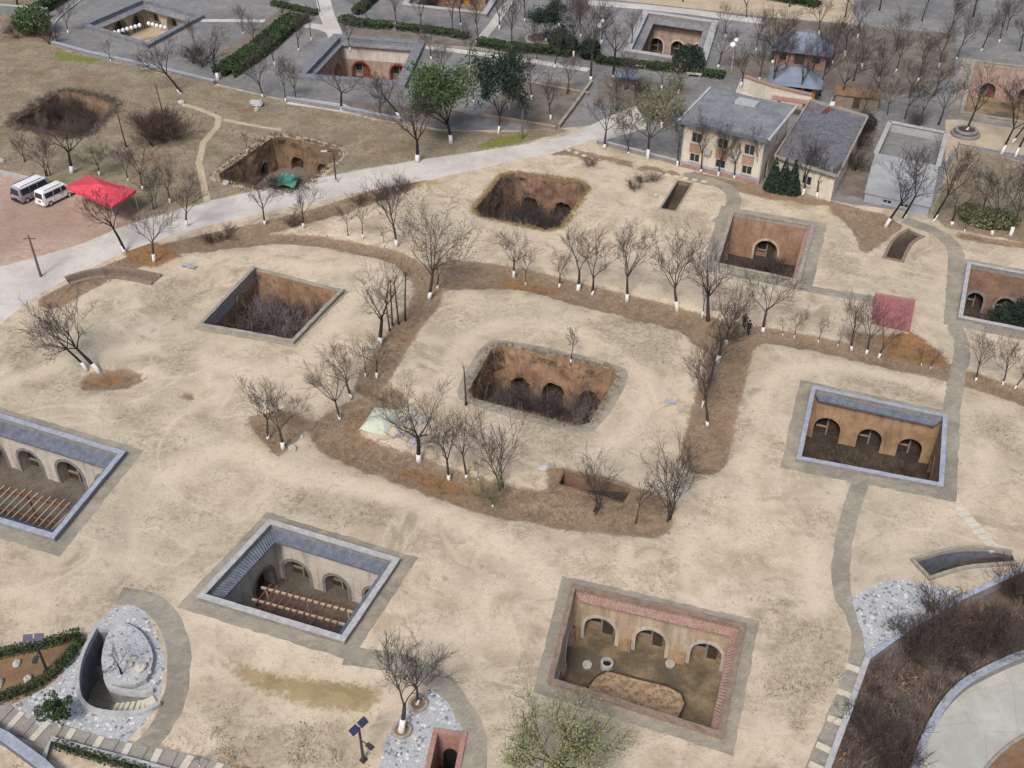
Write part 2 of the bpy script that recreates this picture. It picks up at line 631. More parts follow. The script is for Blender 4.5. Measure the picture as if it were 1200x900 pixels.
g_ = NT('window_glass', .12, .5)
M['glass'] = g_.done((.025, .03, .035))
M['wood'] = simple('weathered_pole_wood', (.54, .44, .32), (.42, .33, .23), 3, .85, .2, .3, 14)
M['wood_red'] = simple('red_brown_timber', (.26, .10, .065), (.17, .07, .05), 3, .8, .2, .3, 14)
M['cream'] = simple('cream_render', (.60, .55, .47), (.51, .465, .39), .5, .9, .15, .1, 4, (.45, .37, .27), streak=.35)
M['pinkband'] = simple('rust_pink_render', (.40, .26, .21), (.31, .195, .155), .9, .9, .15, .15)
M['bluebase'] = simple('pale_blue_base_paint', (.36, .39, .46), (.29, .31, .37), .9, .85, .2, .15)
M['roof_grey'] = simple('mottled_grey_roof', (.18, .19, .205), (.115, .12, .135), .5, .85, .2, .4, 4, (.32, .36, .37))
M['roof_dark'] = simple('dark_bitumen_roof', (.125, .125, .14), (.085, .085, .10), .6, .85, .2, .3, 3, (.30, .30, .31))
M['slab'] = simple('pale_slab_roof', (.40, .41, .415), (.31, .325, .33), .35, .85, .2, .2, 4)
M['slate_blue'] = simple('blue_metal_roof', (.20, .25, .34), (.145, .185, .255), .8, .5, .4, .2, 6)
M['orange_wall'] = simple('orange_timber_wall', (.50, .21, .05), (.36, .14, .035), 1.2, .8, .2, .2, 5)
M['bark'] = simple('grey_brown_bark', (.08, .066, .058), (.048, .04, .036), 2.5, .95, .1, .6, 12)
M['bark_dark'] = simple('dark_bark', (.042, .036, .033), (.026, .022, .021), 2.5, .95, .1, .6, 12)
M['twig'] = rand_tint('grey_twig', (.105, .087, .080), (.062, .052, .050), .95, .1)
M['twig_pale'] = rand_tint('pale_purple_twig', (.24, .20, .195), (.15, .125, .125), .95, .1)
M['twig_brown'] = rand_tint('brown_twig', (.12, .085, .065), (.07, .052, .046), .95, .1)
M['whitewash'] = simple('whitewashed_bark', (.70, .70, .68), (.34, .31, .28), 3.5, .9, .1, .4, 14, (.50, .48, .45), .5, .72)


def leaf_mat(name, a, b):
    t = NT(name, .75, .25)
    r = t.noise(1.3, 3, .6)
    col = t.mix(t.step(r, .35, .65), a, b)
    t.b.inputs['Transmission Weight'].default_value = 0.0
    return t.done(col)


M['leaf_green'] = leaf_mat('mid_green_leaf', (.075, .125, .045), (.045, .08, .03))
M['leaf_dark'] = leaf_mat('dark_green_needle', (.028, .05, .032), (.018, .032, .022))
M['leaf_pale'] = leaf_mat('pale_green_leaf', (.165, .18, .09), (.11, .125, .06))
M['leaf_spring'] = leaf_mat('spring_green_leaf', (.27, .29, .13), (.19, .21, .09))
M['leaf_grey'] = leaf_mat('grey_green_leaf', (.20, .205, .14), (.14, .145, .10))
M['hedge'] = leaf_mat('clipped_hedge_leaf', (.05, .085, .03), (.03, .055, .022))
M['dry'] = leaf_mat('dry_straw', (.28, .22, .13), (.17, .125, .075))
M['drydark'] = leaf_mat('dead_weed', (.15, .12, .085), (.085, .07, .05))
M['straw'] = leaf_mat('ochre_straw', (.33, .25, .13), (.22, .18, .09))
M['brush'] = leaf_mat('dead_brush_stalks', (.20, .155, .135), (.085, .07, .064))
M['brush_grey'] = leaf_mat('grey_brush_stalks', (.24, .205, .175), (.13, .11, .095))
M['brush_rust'] = leaf_mat('rusty_brush_stalks', (.30, .19, .115), (.19, .12, .08))
M['red_cloth'] = simple('red_tarpaulin', (.60, .055, .085), (.50, .04, .065), .9, .6, .35, .15, 3, (.65, .12, .15))
M['green_net'] = simple('teal_netting', (.03, .22, .17), (.02, .13, .11), .9, .8, .2, .5, 3, (.35, .60, .52))
M['pale_sheet'] = simple('pale_green_sheet', (.50, .55, .47), (.40, .44, .36), .7, .7, .3, .5, 3, (.55, .50, .38))
M['stone'] = simple('pale_rubble_stone', (.50, .48, .44), (.38, .36, .33), 2, .9, .15, .6, 8)
M['slab_pale'] = simple('pale_stepping_slab', (.60, .56, .47), (.52, .48, .39), 1.5, .85, .2, .2, 8)
M['slab_grey'] = simple('grey_stepping_slab', (.33, .31, .28), (.26, .245, .22), 1.5, .85, .2, .2, 8)
M['metal'] = simple('dark_metal_pole', (.05, .05, .055), (.035, .035, .04), 3, .5, .4, .05)
M['metal_pale'] = simple('pale_metal', (.50, .52, .54), (.42, .44, .46), 3, .4, .5, .05)
M['solar'] = simple('blue_solar_panel', (.045, .055, .17), (.035, .042, .12), 3, .55, .2, .02)
M['solar_dark'] = simple('dark_solar_panel', (.04, .045, .10), (.03, .033, .07), 3, .45, .3, .02)
M['pole'] = simple('old_pole', (.17, .135, .11), (.12, .095, .08), 3, .9, .1, .3)
M['globe'] = simple('white_lamp_globe', (.82, .83, .84), (.78, .79, .80), 2, .3, .5, .0)
M['blue_cloth'] = simple('blue_sheet', (.16, .26, .55), (.30, .38, .60), 3, .7, .3, .1)
M['van_white'] = simple('white_van_paint', (.76, .78, .78), (.72, .74, .75), 1, .3, .5, .0)
M['van_grey'] = simple('silver_mauve_van_paint', (.33, .31, .36), (.30, .28, .33), 1, .3, .5, .0)
M['tyre'] = simple('tyre_rubber', (.02, .02, .02), (.03, .03, .03), 3, .8, .2, .1)
M['lamp_red'] = simple('red_lamp_lens', (.45, .02, .02), (.40, .02, .02), 3, .2, .5, .0)
M['skin'] = simple('skin', (.45, .29, .21), (.42, .27, .19), 3, .6, .3, .0)
M['coat'] = simple('black_coat', (.018, .018, .022), (.012, .012, .016), 3, .85, .2, .1)
M['trouser'] = simple('dark_trousers', (.03, .03, .04), (.022, .022, .03), 3, .85, .2, .1)
M['hair'] = simple('black_hair', (.012, .01, .01), (.02, .016, .014), 5, .6, .3, .2)

# ------------------------------------------------------------------ ground plan
def px(l, z=0.0):
    return [G2(a, b, z) for a, b in l]


# sunken courtyards: corners far-left, far-right, near-right, near-left at ground level
PITS = {
    'c1': px([(299, 317), (400, 343), (343, 402), (237, 383)]),
    'c4': px([(859, 251), (951, 267), (934, 330), (841, 311)]),
    'c5': px([(1136, 312), (1245, 333), (1235, 396), (1126, 374)]),
    'c6': px([(954, 459), (1105, 492), (1100, 571), (937, 540)]),
    'c7': px([(-48, 478), (142, 536), (64, 631), (-128, 574)]),
    'c8': px([(318, 618), (462, 662), (402, 751), (240, 702)]),
    'c9': px([(673, 692), (868, 737), (842, 862), (647, 800)]),
    'c10': px([(398, 48), (487, 55), (466, 99), (358, 91)]),
    'c11': px([(759, 19), (834, 30), (820, 75), (739, 62)]),
    'c12': px([(168, 4), (232, 22), (173, 54), (104, 32)]),
    'c13': px([(503, -32), (592, -22), (566, 18), (478, 8)]),
    'c14': px([(1142, 74), (1235, 86), (1232, 150), (1128, 134)]),
}


def rounded(pts, cut):
    out = []
    n = len(pts)
    for i in range(n):
        a, b, c = Vector(pts[i - 1]), Vector(pts[i]), Vector(pts[(i + 1) % n])
        d1, d2 = (a - b).normalized(), (c - b).normalized()
        out.append(tuple(b + d1 * cut))
        out.append(tuple(b + d2 * cut))
    return out[1:] + out[:1]      # first edge is the far wall again


PITS['c2'] = rounded(px([(592, 201), (692, 215), (653, 272), (551, 251)]), 1.2)
PITS['c3'] = rounded(px([(579, 403), (727, 435), (687, 502), (545, 464)]), .8)
PITS['c15'] = rounded(px([(324, 158), (402, 177), (345, 226), (250, 208)]), 1.0)
PITS['c16'] = rounded(px([(74, 105), (138, 121), (98, 163), (10, 146)]), 1.4)

APRON = {'c3': .85, 'c4': 1.25, 'c5': 1.2, 'c6': 1.05, 'c7': 1.1, 'c8': 1.0, 'c9': .8, 'c1': .3, 'c14': 1.4}

# ramps: centre line, widths, depths
RAMPS = {}


def ramp_def(key, line, w, depth, it=2):
    line = px(line)
    n0 = len(line)
    data = [(p[0], p[1], (w[i] if isinstance(w, list) else w), depth[i]) for i, p in enumerate(line)]
    data = smooth_line(data, it) if n0 > 2 else [tuple(data[0][k] + (data[1][k] - data[0][k]) * t / 6 for k in range(4)) for t in range(7)]
    ln = [(d[0], d[1]) for d in data]
    ws = [d[2] / 2 for d in data]
    RAMPS[key] = dict(line=ln, w=ws, d=[d[3] for d in data], left=offset_line(ln, ws), right=offset_line(ln, [-x for x in ws]))
    RAMPS[key]['poly'] = RAMPS[key]['left'] + RAMPS[key]['right'][::-1]


ramp_def('r_north', [(803, 213), (795, 226), (783, 246)], 1.7, [.5, 1.3, 2.6])
ramp_def('r_curved', [(1074, 273), (1060, 280), (1052, 292), (1047, 304)], 1.6, [.3, 1.0, 1.8, 2.8])
ramp_def('r_south', [(527, 862), (522, 885), (513, 930)], 1.5, [3.4, 2.6, 1.2])
ramp_def('r_mid', [(658, 560), (690, 568), (735, 582)], 1.6, [1.6, 1.3, .2])
ramp_def('r_east', [(1188, 655), (1160, 653), (1120, 655), (1080, 668)], [.9, 1.5, 1.7, 1.7], [.3, .8, 1.6, 2.6])
ramp_def('r_ditch', [(80, 331), (105, 323), (140, 320), (184, 329)], 1.3, [.25, .55, .6, .5])
ramp_def('r_drop', [(184, 819), (170, 826), (140, 826), (114, 820), (107, 800), (112, 770), (126, 740)],
         [1.0, 1.25, 1.5, 1.6, 1.5, 1.5, 1.3], [.1, .3, .8, 1.4, 2.0, 2.8, 3.6])

# lower ground to the south-east
LOW_EDGE = px([(922, 1010), (968, 905), (993, 838), (1016, 772), (1068, 735), (1128, 701), (1200, 668), (1300, 622), (1900, 400)])
LOWZ = -3.5
LOW_POLY = LOW_EDGE + [(150, 96), (150, 8), (12, 8)]
LROAD_OUT = smooth_line(px([(1050, 990), (1070, 900), (1093, 846), (1120, 812), (1152, 793), (1202, 771), (1290, 742), (2300, 470)], LOWZ), 2)
LROAD_IN = smooth_line(px([(1130, 990), (1140, 925), (1160, 893), (1200, 860), (1290, 825), (2600, 520)], LOWZ), 2)

HOLES = list(PITS.values()) + [r['poly'] for r in RAMPS.values()] + [LOW_POLY]

ROAD_UP = px([(-160, 362), (0, 313), (60, 297), (100, 285), (150, 263), (240, 238), (300, 223), (420, 200), (500, 186), (600, 172), (660, 160), (692, 147), (720, 133), (745, 124)])
ROAD_LO = px([(-160, 440), (0, 380), (34, 352), (70, 331), (150, 294), (220, 270), (300, 251), (400, 229), (500, 211), (600, 189), (655, 178), (690, 165), (720, 160), (760, 150)])
ROAD = ROAD_UP + ROAD_LO[::-1]
VILLAGE = px([(-10, -130), (60, 20), (62, 51), (105, 64), (170, 77), (253, 98), (330, 116), (450, 141), (520, 152), (600, 153), (660, 150),
              (692, 147), (745, 124), (760, 150), (700, 167), (740, 178), (800, 196), (890, 218), (1000, 240), (1090, 250), (1110, 200), (1125, 170), (1200, 190),
              (1400, 200), (1500, -130)])
PARK = px([(-140, 240), (0, 203), (80, 222), (140, 232), (150, 262), (100, 284), (60, 296), (0, 312), (-160, 361)])


def line_zone(l, w, it=1):
    return strip_poly(smooth_line(px(l), it) if len(l) > 2 else px(l), w)


HARD = [  # name, material, polygon; the first that holds a triangle wins
    ('stone_paving', 'crazy', px([(14, 826), (64, 800), (103, 742), (128, 716), (150, 708), (170, 716), (184, 745), (193, 775), (190, 812), (176, 840), (147, 870), (118, 862), (82, 851), (68, 846), (48, 853)])),
    ('stone_paving', 'crazy', px([(440, 910), (456, 856), (478, 826), (505, 806), (526, 825), (543, 858), (538, 912), (535, 960), (430, 960)])),
    ('stone_paving', 'crazy', px([(998, 704), (1012, 690), (1045, 678), (1085, 684), (1122, 690), (1120, 703), (1066, 736), (1016, 770), (1010, 740)])),
    ('road', 'concrete', ROAD),
    ('parking_area', 'parking', PARK),
    ('path', 'apron', line_zone([(843, 262), (862, 240), (857, 222), (835, 212), (800, 205)], 1.7)),
    ('path', 'apron', line_zone([(935, 336), (985, 345), (1040, 353)], 1.3)),
    ('path', 'apron', line_zone([(1060, 258), (1100, 272), (1122, 292), (1120, 330), (1117, 378)], 1.7)),
    ('path', 'apron', line_zone([(1117, 378), (1130, 408), (1122, 440), (1112, 495)], 1.4)),
    ('path', 'apron', line_zone([(140, 698), (176, 702), (205, 735), (212, 780), (203, 830), (176, 872), (150, 884)], 1.5, 2)),
    ('path', 'apron', line_zone([(405, 768), (470, 776), (515, 795), (548, 840), (560, 880), (545, 960)], 1.5, 2)),
    ('path', 'apron', line_zone([(1012, 555), (990, 620), (982, 690), (1004, 724), (1012, 765), (985, 835), (955, 905), (930, 960)], 1.25, 2)),
    ('path', 'slab_grey', line_zone([(-60, 815), (0, 837), (60, 861), (130, 880), (215, 897), (300, 925)], 1.75)),
    ('trail', 'trail', smooth_line(offset_poly(PITS['c15'], 1.15), 2, True)),
    ('trail', 'trail', line_zone([(214, 122), (240, 130), (262, 140), (230, 176), (243, 236)], .8)),
    ('trail', 'trail', line_zone([(262, 140), (300, 148), (330, 152)], .7)),
    ('garden_bed', 'garden', px([(600, 95), (690, 98), (655, 148), (590, 142), (560, 138)])),
    ('garden_bed', 'litter', px([(0, 769), (50, 758), (95, 745), (72, 783), (40, 805), (0, 820), (-60, 828), (-60, 775)])),
    ('garden_bed', 'garden', px([(258, 62), (330, 10), (372, 22), (350, 30), (300, 72), (268, 92)])),
    ('garden_bed', 'garden', px([(402, 46), (470, 51), (560, 59), (600, 66), (596, 58), (480, 38), (410, 30)])),
    ('garden_bed', 'garden', px([(610, 40), (670, 44), (690, 70), (640, 66), (600, 60)])),
    ('garden_bed', 'garden', px([(700, 90), (740, 94), (790, 98), (812, 104), (780, 150), (735, 122), (700, 120)])),
    ('garden_bed', 'garden', px([(845, 60), (905, 66), (900, 92), (850, 88)])),
    ('garden_bed', 'garden', px([(895, 20), (1120, 40), (1120, 90), (1000, 130), (960, 100), (900, 60)])),
    ('garden_bed', 'garden', px([(400, 118), (540, 130), (560, 138), (520, 151), (470, 140), (420, 132)])),
    ('garden_bed', 'garden', px([(985, 150), (1030, 140), (1012, 232), (985, 228)])),
    ('garden_bed', 'trail', px([(640, -10), (690, -4), (900, 20), (1000, 28), (1000, -40), (640, -60)])),
    ('path', 'concrete', line_zone([(374, -30), (380, 10), (394, 44)], 2.4)),
    ('path', 'concrete', line_zone([(352, 28), (385, 33), (400, 46)], 2.2)),
    ('path', 'concrete', line_zone([(492, 54), (540, 60), (600, 68), (690, 82)], 1.5)),
    ('path', 'concrete', line_zone([(236, 24), (300, 24), (345, 26)], 1.3)),
    ('path', 'concrete', line_zone([(560, 50), (585, 20), (615, -30)], 1.5)),
    ('path', 'concrete', line_zone([(690, 3), (780, 10), (900, 26), (990, 36)], 2.6)),
    ('path', 'concrete', line_zone([(340, 118), (400, 126), (470, 138)], 2.4)),
    ('yard', 'trail', px([(1108, 140), (1125, 140), (1200, 152), (1300, 165), (1300, 190), (1200, 182), (1125, 168), (1108, 190)])),
    ('yard', 'concrete', px([(868, 92), (905, 98), (900, 118), (862, 108)])),
    ('village_paving', 'village', VILLAGE),
]


def ragged(pl, amp, seed):
    r = resample(pl, .5, True)
    return [(x + amp * mnoise.noise(Vector((x * 1.7, y * 1.7, seed))), y + amp * mnoise.noise(Vector((x * 1.7, y * 1.7, seed + 9)))) for x, y in r]


HARD = [(nm, mt, ragged(pl, {'path': .16, 'trail': .14, 'garden_bed': .3, 'stone_paving': .12}[nm], i) if nm in ('path', 'trail', 'garden_bed', 'stone_paving') and mt in ('apron', 'trail', 'garden', 'crazy') else pl)
        for i, (nm, mt, pl) in enumerate(HARD)]
# soft zones of the soil (litter strips, dry lawn ...): centre line + width, or polygon
SOFT = {
    'brown': [('l', [(62, 352), (150, 308), (215, 287), (330, 262), (400, 243), (470, 219), (490, 207)], 2.9),
              ('l', [(225, 290), (300, 279), (360, 279), (420, 290), (470, 300), (500, 330)], 2.3),
              ('l', [(500, 325), (502, 352), (478, 378), (448, 424), (434, 452)], 2.9),
              ('l', [(515, 318), (560, 316), (620, 326), (700, 349), (770, 366), (840, 385), (868, 393)], 4.0),
              ('l', [(862, 388), (848, 440), (824, 536)], 3.9),
              ('l', [(868, 386), (930, 396), (1000, 411), (1110, 437), (1220, 470)], 2.6),
              ('l', [(452, 470), (398, 492), (385, 512), (430, 532), (500, 556), (560, 578), (640, 596), (760, 610)], 3.6),
              ('p', [(522, 300), (600, 316), (600, 336), (510, 338)]),
              ('p', [(92, 445), (108, 432), (150, 430), (172, 440), (165, 450), (125, 457), (95, 455)]),
              ('p', [(212, 464), (220, 458), (230, 463), (222, 470)]),
              ('p', [(285, 488), (330, 478), (368, 490), (350, 515), (325, 535), (305, 515)]),
              ('p', [(800, 380), (850, 392), (840, 412), (812, 402)]),
              ('p', [(640, 545), (720, 560), (800, 590), (760, 610), (640, 590)]),
              ('p', [(-40, 770), (60, 750), (140, 735), (100, 760), (40, 820), (-40, 840)]),
              ('p', [(640, 168), (700, 180), (790, 200), (800, 208), (690, 186), (640, 180)]),
              ('p', [(810, 200), (900, 220), (960, 232), (960, 244), (880, 228), (800, 210)]),
              ('p', [(960, 232), (1040, 252), (1060, 266), (1035, 285), (1010, 300), (1000, 270)]),
              ('p', [(1120, 272), (1200, 282), (1300, 290), (1300, 300), (1190, 288), (1120, 280)]),
              ('p', [(990, 385), (1075, 398), (1120, 432), (1100, 436), (1000, 412)])],
    'rust': [('p', [(1030, 392), (1072, 388), (1105, 415), (1118, 432), (1080, 425), (1040, 412)]),
             ('p', [(585, 320), (660, 338), (640, 345), (585, 335)]),
             ('p', [(90, 446), (130, 436), (150, 440), (120, 452)]),
             ('p', [(470, 545), (520, 555), (570, 578), (520, 575), (460, 550)]),
             ('p', [(180, 870), (240, 890), (330, 905), (300, 930), (180, 900)]),
             ('p', [(140, 290), (180, 282), (215, 300), (180, 315), (150, 305)]),
             ('p', [(230, 242), (300, 226), (330, 222), (330, 227), (240, 246)])],
    'lawn': [('p', [(-300, 60), (62, 52), (105, 65), (253, 99), (330, 117), (450, 142), (520, 153), (600, 154), (690, 148), (600, 171), (420, 199),
                    (300, 222), (240, 237), (150, 262), (140, 232), (80, 221), (0, 202), (-300, 180)]),
             ('p', [(-300, 60), (62, 52), (60, 20), (-10, -130), (-400, -130)]),
             ('p', [(1125, 170), (1200, 190), (1400, 200), (1400, 280), (1200, 282), (1110, 268), (1090, 250), (1110, 200)])],
    'green': [('p', [(62, 60), (125, 68), (120, 78), (66, 70)]), ('p', [(585, 160), (640, 152), (600, 170), (530, 180)]),
              ('p', [(0, 250), (0, 250), (1, 251)]),
              ('p', [(240, 5), (330, -5), (340, 8), (250, 14)])],
    'worn': [('l', [(-40, 470), (80, 420), (200, 400), (260, 430), (330, 440), (380, 400), (410, 350), (450, 320)], 2.2), ('l', [(190, 560), (270, 520), (340, 560), (430, 570), (520, 600), (600, 640), (640, 680)], 2.6),
             ('l', [(520, 470), (530, 410), (580, 375), (680, 385), (760, 430), (750, 500), (690, 535)], 1.8), ('l', [(880, 620), (870, 540), (890, 470), (920, 430), (1010, 430), (1110, 460)], 2.0),
             ('l', [(230, 720), (330, 745), (430, 800), (470, 760), (600, 730)], 2.4), ('l', [(700, 185), (750, 215), (735, 270), (760, 320), (810, 340)], 2.0),
             ('l', [(950, 640), (960, 700), (930, 780), (900, 870)], 2.4), ('l', [(300, 300), (400, 320), (440, 300)], 1.6), ('l', [(1140, 480), (1160, 560), (1120, 600), (1040, 640)], 1.8)],
    'scrub': [('p', [(690, 372), (760, 365), (800, 395), (795, 440), (740, 425), (700, 400)]), ('p', [(860, 470), (900, 500), (870, 530), (835, 520)]), ('p', [(165, 330), (250, 325), (240, 350), (215, 380), (165, 370)]),
              ('p', [(185, 395), (240, 400), (225, 445), (190, 440)]), ('p', [(130, 470), (190, 475), (180, 500), (140, 500)]), ('p', [(960, 432), (1080, 455), (1095, 475), (1000, 455)]), ('p', [(750, 240), (830, 245), (825, 275), (770, 270)]),
              ('p', [(880, 205), (960, 232), (940, 245), (880, 228)]), ('p', [(730, 205), (765, 205), (760, 225), (735, 222)]), ('p', [(960, 290), (1000, 300), (1020, 330), (965, 320)]), ('p', [(1130, 470), (1200, 500), (1200, 540), (1140, 510)]),
              ('p', [(900, 720), (985, 720), (990, 790), (940, 860), (890, 830)]), ('p', [(250, 840), (400, 850), (430, 905), (260, 905)]), ('p', [(0, 380), (60, 400), (40, 440), (-10, 430)]), ('p', [(640, 440), (700, 520), (660, 540), (600, 520)]),
              ('p', [(340, 570), (470, 590), (440, 620), (330, 600)])],
    'ochre': [('ring', 'c2', .55), ('ring', 'c3', .5), ('p', [(245, 765), (330, 790), (420, 800), (455, 810), (430, 838), (360, 830), (280, 800)]), ('p', [(478, 215), (540, 205), (540, 211), (480, 222)])],
}


def soft_value(P, key):
    best = np.full(len(P), -9.0)
    for it in SOFT[key]:
        if it[0] == 'l':
            ln = smooth_line(px(it[1]), 1)
            s = it[2] / 2 - dist_lines(P, ln)
        elif it[0] == 'p':
            pl = px(it[1])
            d = dist_lines(P, pl, True)
            s = np.where(inside(P, pl), d, -d)
        else:
            pl = PITS[it[1]]
            s = it[2] - dist_lines(P, pl, True)
        best = np.maximum(best, s)
    return np.clip(.5 + best / (1.0 if key == 'brown' else 3.5 if key in ('worn', 'scrub') else 1.6), 0, 1)


def wob(P, s, seed):
    return np.array([mnoise.noise(Vector((x * s, y * s, seed))) for x, y in P])


def height(P, soft=None):
    P = np.asarray(P, float)
    z = .16 * wob(P, .09, 1.7) + .07 * wob(P, .33, 5.1) + .03 * wob(P, 1.1, 8.2)
    d = np.full(len(P), 9.0)
    for h in HOLES:
        b = np.array(h)
        near = (P[:, 0] > b[:, 0].min() - 4) & (P[:, 0] < b[:, 0].max() + 4) & (P[:, 1] > b[:, 1].min() - 4) & (P[:, 1] < b[:, 1].max() + 4)
        if near.any():
            d[near] = np.minimum(d[near], dist_lines(P[near], h, True))
    for nm, mt, pl in HARD:
        b = np.array(pl)
        near = (P[:, 0] > b[:, 0].min() - 4) & (P[:, 0] < b[:, 0].max() + 4) & (P[:, 1] > b[:, 1].min() - 4) & (P[:, 1] < b[:, 1].max() + 4)
        if near.any():
            q = P[near]
            dd = np.where(inside(q, pl), 0, dist_lines(q, pl, True))
            d[near] = np.minimum(d[near], dd)
    br = soft['brown'] if soft else soft_value(P, 'brown')
    z = z - .30 * sm(br, .2, .9)
    return z * sm(d, 1.2, 4.0)


def gz(x, y):
    return float(height([(x, y)])[0])


# grid of soil points
pts = []
r_ = random.Random(3)
y = 24.0
while y < 235:
    st = .85 if y < 105 else 1.3 if y < 150 else 2.2
    half = 26 + y * .62
    x = -half
    while x < half:
        pts.append((x + r_.uniform(-.3, .3) * st, y + r_.uniform(-.3, .3) * st))
        x += st
    y += st
for x in range(-600, 601, 24):
    for y in range(-120, 1101, 24):
        if not (20 < y < 236 and abs(x) < 28 + y * .62):
            pts.append((x + r_.uniform(-3, 3), y + r_.uniform(-3, 3)))
outl = [(resample(h, 1.0, True), True) for h in HOLES]
for nm, mt, pl in HARD:
    outl.append((resample(pl, 1.6, True) if nm in ('road', 'village_paving', 'parking_area', 'yard') else pl, True))
APR = {k: offset_poly(PITS[k], .28 + w) for k, w in APRON.items()}
APR['c3'] = smooth_line(APR['c3'], 2, True)
APR = {k: ragged(pl, .14, 3.3) for k, pl in APR.items()}
for k, pl in APR.items():
    outl.append((pl, True))
outl.append(([(-620, -140), (620, -140), (620, 1120), (-620, 1120)], True))


def keep_ground(c):
    k = np.ones(len(c), bool)
    for h in HOLES:
        k &= ~inside(c, h)
    return k


GV, GF, GC = cdt(outl, pts, keep_ground)
soft = {k: soft_value(GV, k) for k in SOFT}
GZ = height(GV, soft)
zone = np.full(len(GF), -1)
names = []
for k, pl in APR.items():
    names.append(('apron', 'apron', pl, k))
for nm, mt, pl in HARD:
    names.append((nm, mt, pl, None))
for i, (nm, mt, pl, k) in enumerate(names):
    free = zone < 0
    if k is None:
        zone[free & inside(GC, pl)] = i
    else:
        zone[free & inside(GC, pl)] = i


def sub_mesh(name, sel, mat, soft_attr=False, origin=(0, 0, 0)):
    f = GF[sel]
    ids, inv = np.unique(f, return_inverse=True)
    f = inv.reshape(-1, 3)
    me = bpy.data.meshes.new(name)
    vz = np.column_stack([GV[ids], GZ[ids]]) - np.array(origin)
    me.from_pydata(vz.tolist(), [], f.tolist())
    me.materials.append(mat)
    if soft_attr:
        for k in SOFT:
            a = me.attributes.new(k, 'FLOAT', 'POINT')
            a.data.foreach_set('value', soft[k][ids].astype(np.float32))
    me.polygons.foreach_set('use_smooth', [True] * len(me.polygons))
    me.update()
    return me


link('ground', sub_mesh('ground', zone < 0, M['ground'], True), kind='structure')
APRON_MESH = {}
for i, (nm, mt, pl, k) in enumerate(names):
    sel = zone == i
    if not sel.any():
        continue
    if k:
        c = np.mean(PITS[k], 0)
        APRON_MESH[k] = sub_mesh('apron', sel, M[mt], False, (c[0], c[1], 0))
    else:
        link(nm, sub_mesh(nm, sel, M[mt]), kind='structure')


# ------------------------------------------------------------------ lower slope and road
def low_ground():
    bx = np.array(LOW_POLY)
    pts = []
    r = random.Random(5)
    y = 10.0
    while y < 98:
        x = 10.0
        while x < 150:
            pts.append((x + r.uniform(-.3, .3), y + r.uniform(-.3, .3)))
            x += 1.0
        y += 1.0
    rd = LROAD_OUT + LROAD_IN[::-1]
    V, Fc, C = cdt([(resample(LOW_POLY, 1.0, True), True), (resample(rd, 1.0, True), True)], pts, lambda c: inside(c, LOW_POLY))
    d1 = dist_lines(V, LOW_EDGE)
    beyond = inside(V, LROAD_OUT + [(150, 60), (150, 8), (20, 8)])
    d2 = np.where(beyond | inside(V, rd), 0, dist_lines(V, LROAD_OUT))
    k = np.clip(d1 / np.maximum(d1 + d2, 1e-6), 0, 1)
    z = -.55 + (LOWZ + .55) * k ** .8
    z += np.where(d2 > .3, .18 * wob(V, .5, 3.3) + .1 * wob(V, 1.4, 4.4), 0) * sm(d1, .2, 2)
    z = np.where(d2 < 1e-6, LOWZ, z)
    onroad = inside(C, rd)
    inner = inside(C, LROAD_IN + [(150, 60), (150, 8), (20, 8)]) & ~onroad
    for nm, sel, mt in (('slope', ~onroad & ~inner, 'slope'), ('lower_road', onroad, 'oldconcrete'), ('roadside_verge', inner, 'litter')):
        f = Fc[sel]
        ids, inv = np.unique(f, return_inverse=True)
        me = bpy.data.meshes.new(nm)
        me.from_pydata(np.column_stack([V[ids], z[ids]]).tolist(), [], inv.reshape(-1, 3).tolist())
        me.materials.append(M[mt])
        me.polygons.foreach_set('use_smooth', [True] * len(me.polygons))
        link(nm, me, kind='structure')

    def zf(x, y):
        i = np.argmin((V[:, 0] - x) ** 2 + (V[:, 1] - y) ** 2)
        return z[i]
    return V, z, d1, d2, zf


LV, LZ, LD1, LD2, lowz = low_ground()


def wall_run(name, line, w, z0, z1, mat, label, cat, cope=None, cz=.06, cw=.12):
    """a low wall along a line, with a coping laid on it"""
    c = (line[0][0], line[0][1], z0)
    t = thing(name, c, label, cat)
    l, r = offset_line(line, w / 2), offset_line(line, -w / 2)
    for nm, l, r, a, b, m in (('wall_body', l, r, z0, z1, mat),) + (
            (('coping', offset_line(line, w / 2 + cw / 2), offset_line(line, -w / 2 - cw / 2), z1 - .003, z1 + cz, cope),) if cope else ()):
        mb = MB()
        n = len(line)
        vs = []
        for i in range(n):
            vs += [(*r[i], a), (*l[i], a), (*l[i], b), (*r[i], b)]
        fs = [(0, 1, 2, 3), tuple(4 * (n - 1) + k for k in (3, 2, 1, 0))]
        for i in range(n - 1):
            for k in range(4):
                k2 = (k + 1) % 4
                fs.append((4 * i + k2, 4 * i + k, 4 * i + 4 + k, 4 * i + 4 + k2))
        mb.add(vs, fs)
        build(nm, mb, m, t, c)
    return t


wall_run('parapet_wall', LROAD_OUT, .38, LOWZ - .2, LOWZ + .75, M['brick_grey'], 'low grey parapet wall curving along the outer edge of the lower concrete road', 'wall', M['coping_blue'])
wall_run('retaining_wall', LOW_EDGE[1:4], .25, -1.6, .10, M['brick_grey'], 'thin retaining wall beside the stepping slabs above the brush slope', 'wall', M['coping_white'])
wall_run('retaining_wall', LOW_EDGE[3:], .28, -1.6, .12, M['brick_grey'], 'straight retaining wall with blue grey coping at the top of the brush slope', 'wall', M['coping_blue'], .05, .08)
wall_run('kerb', LROAD_IN, .16, LOWZ - .1, LOWZ + .14, M['coping_stone'], 'thin stone kerb along the inner edge of the lower concrete road', 'kerb')


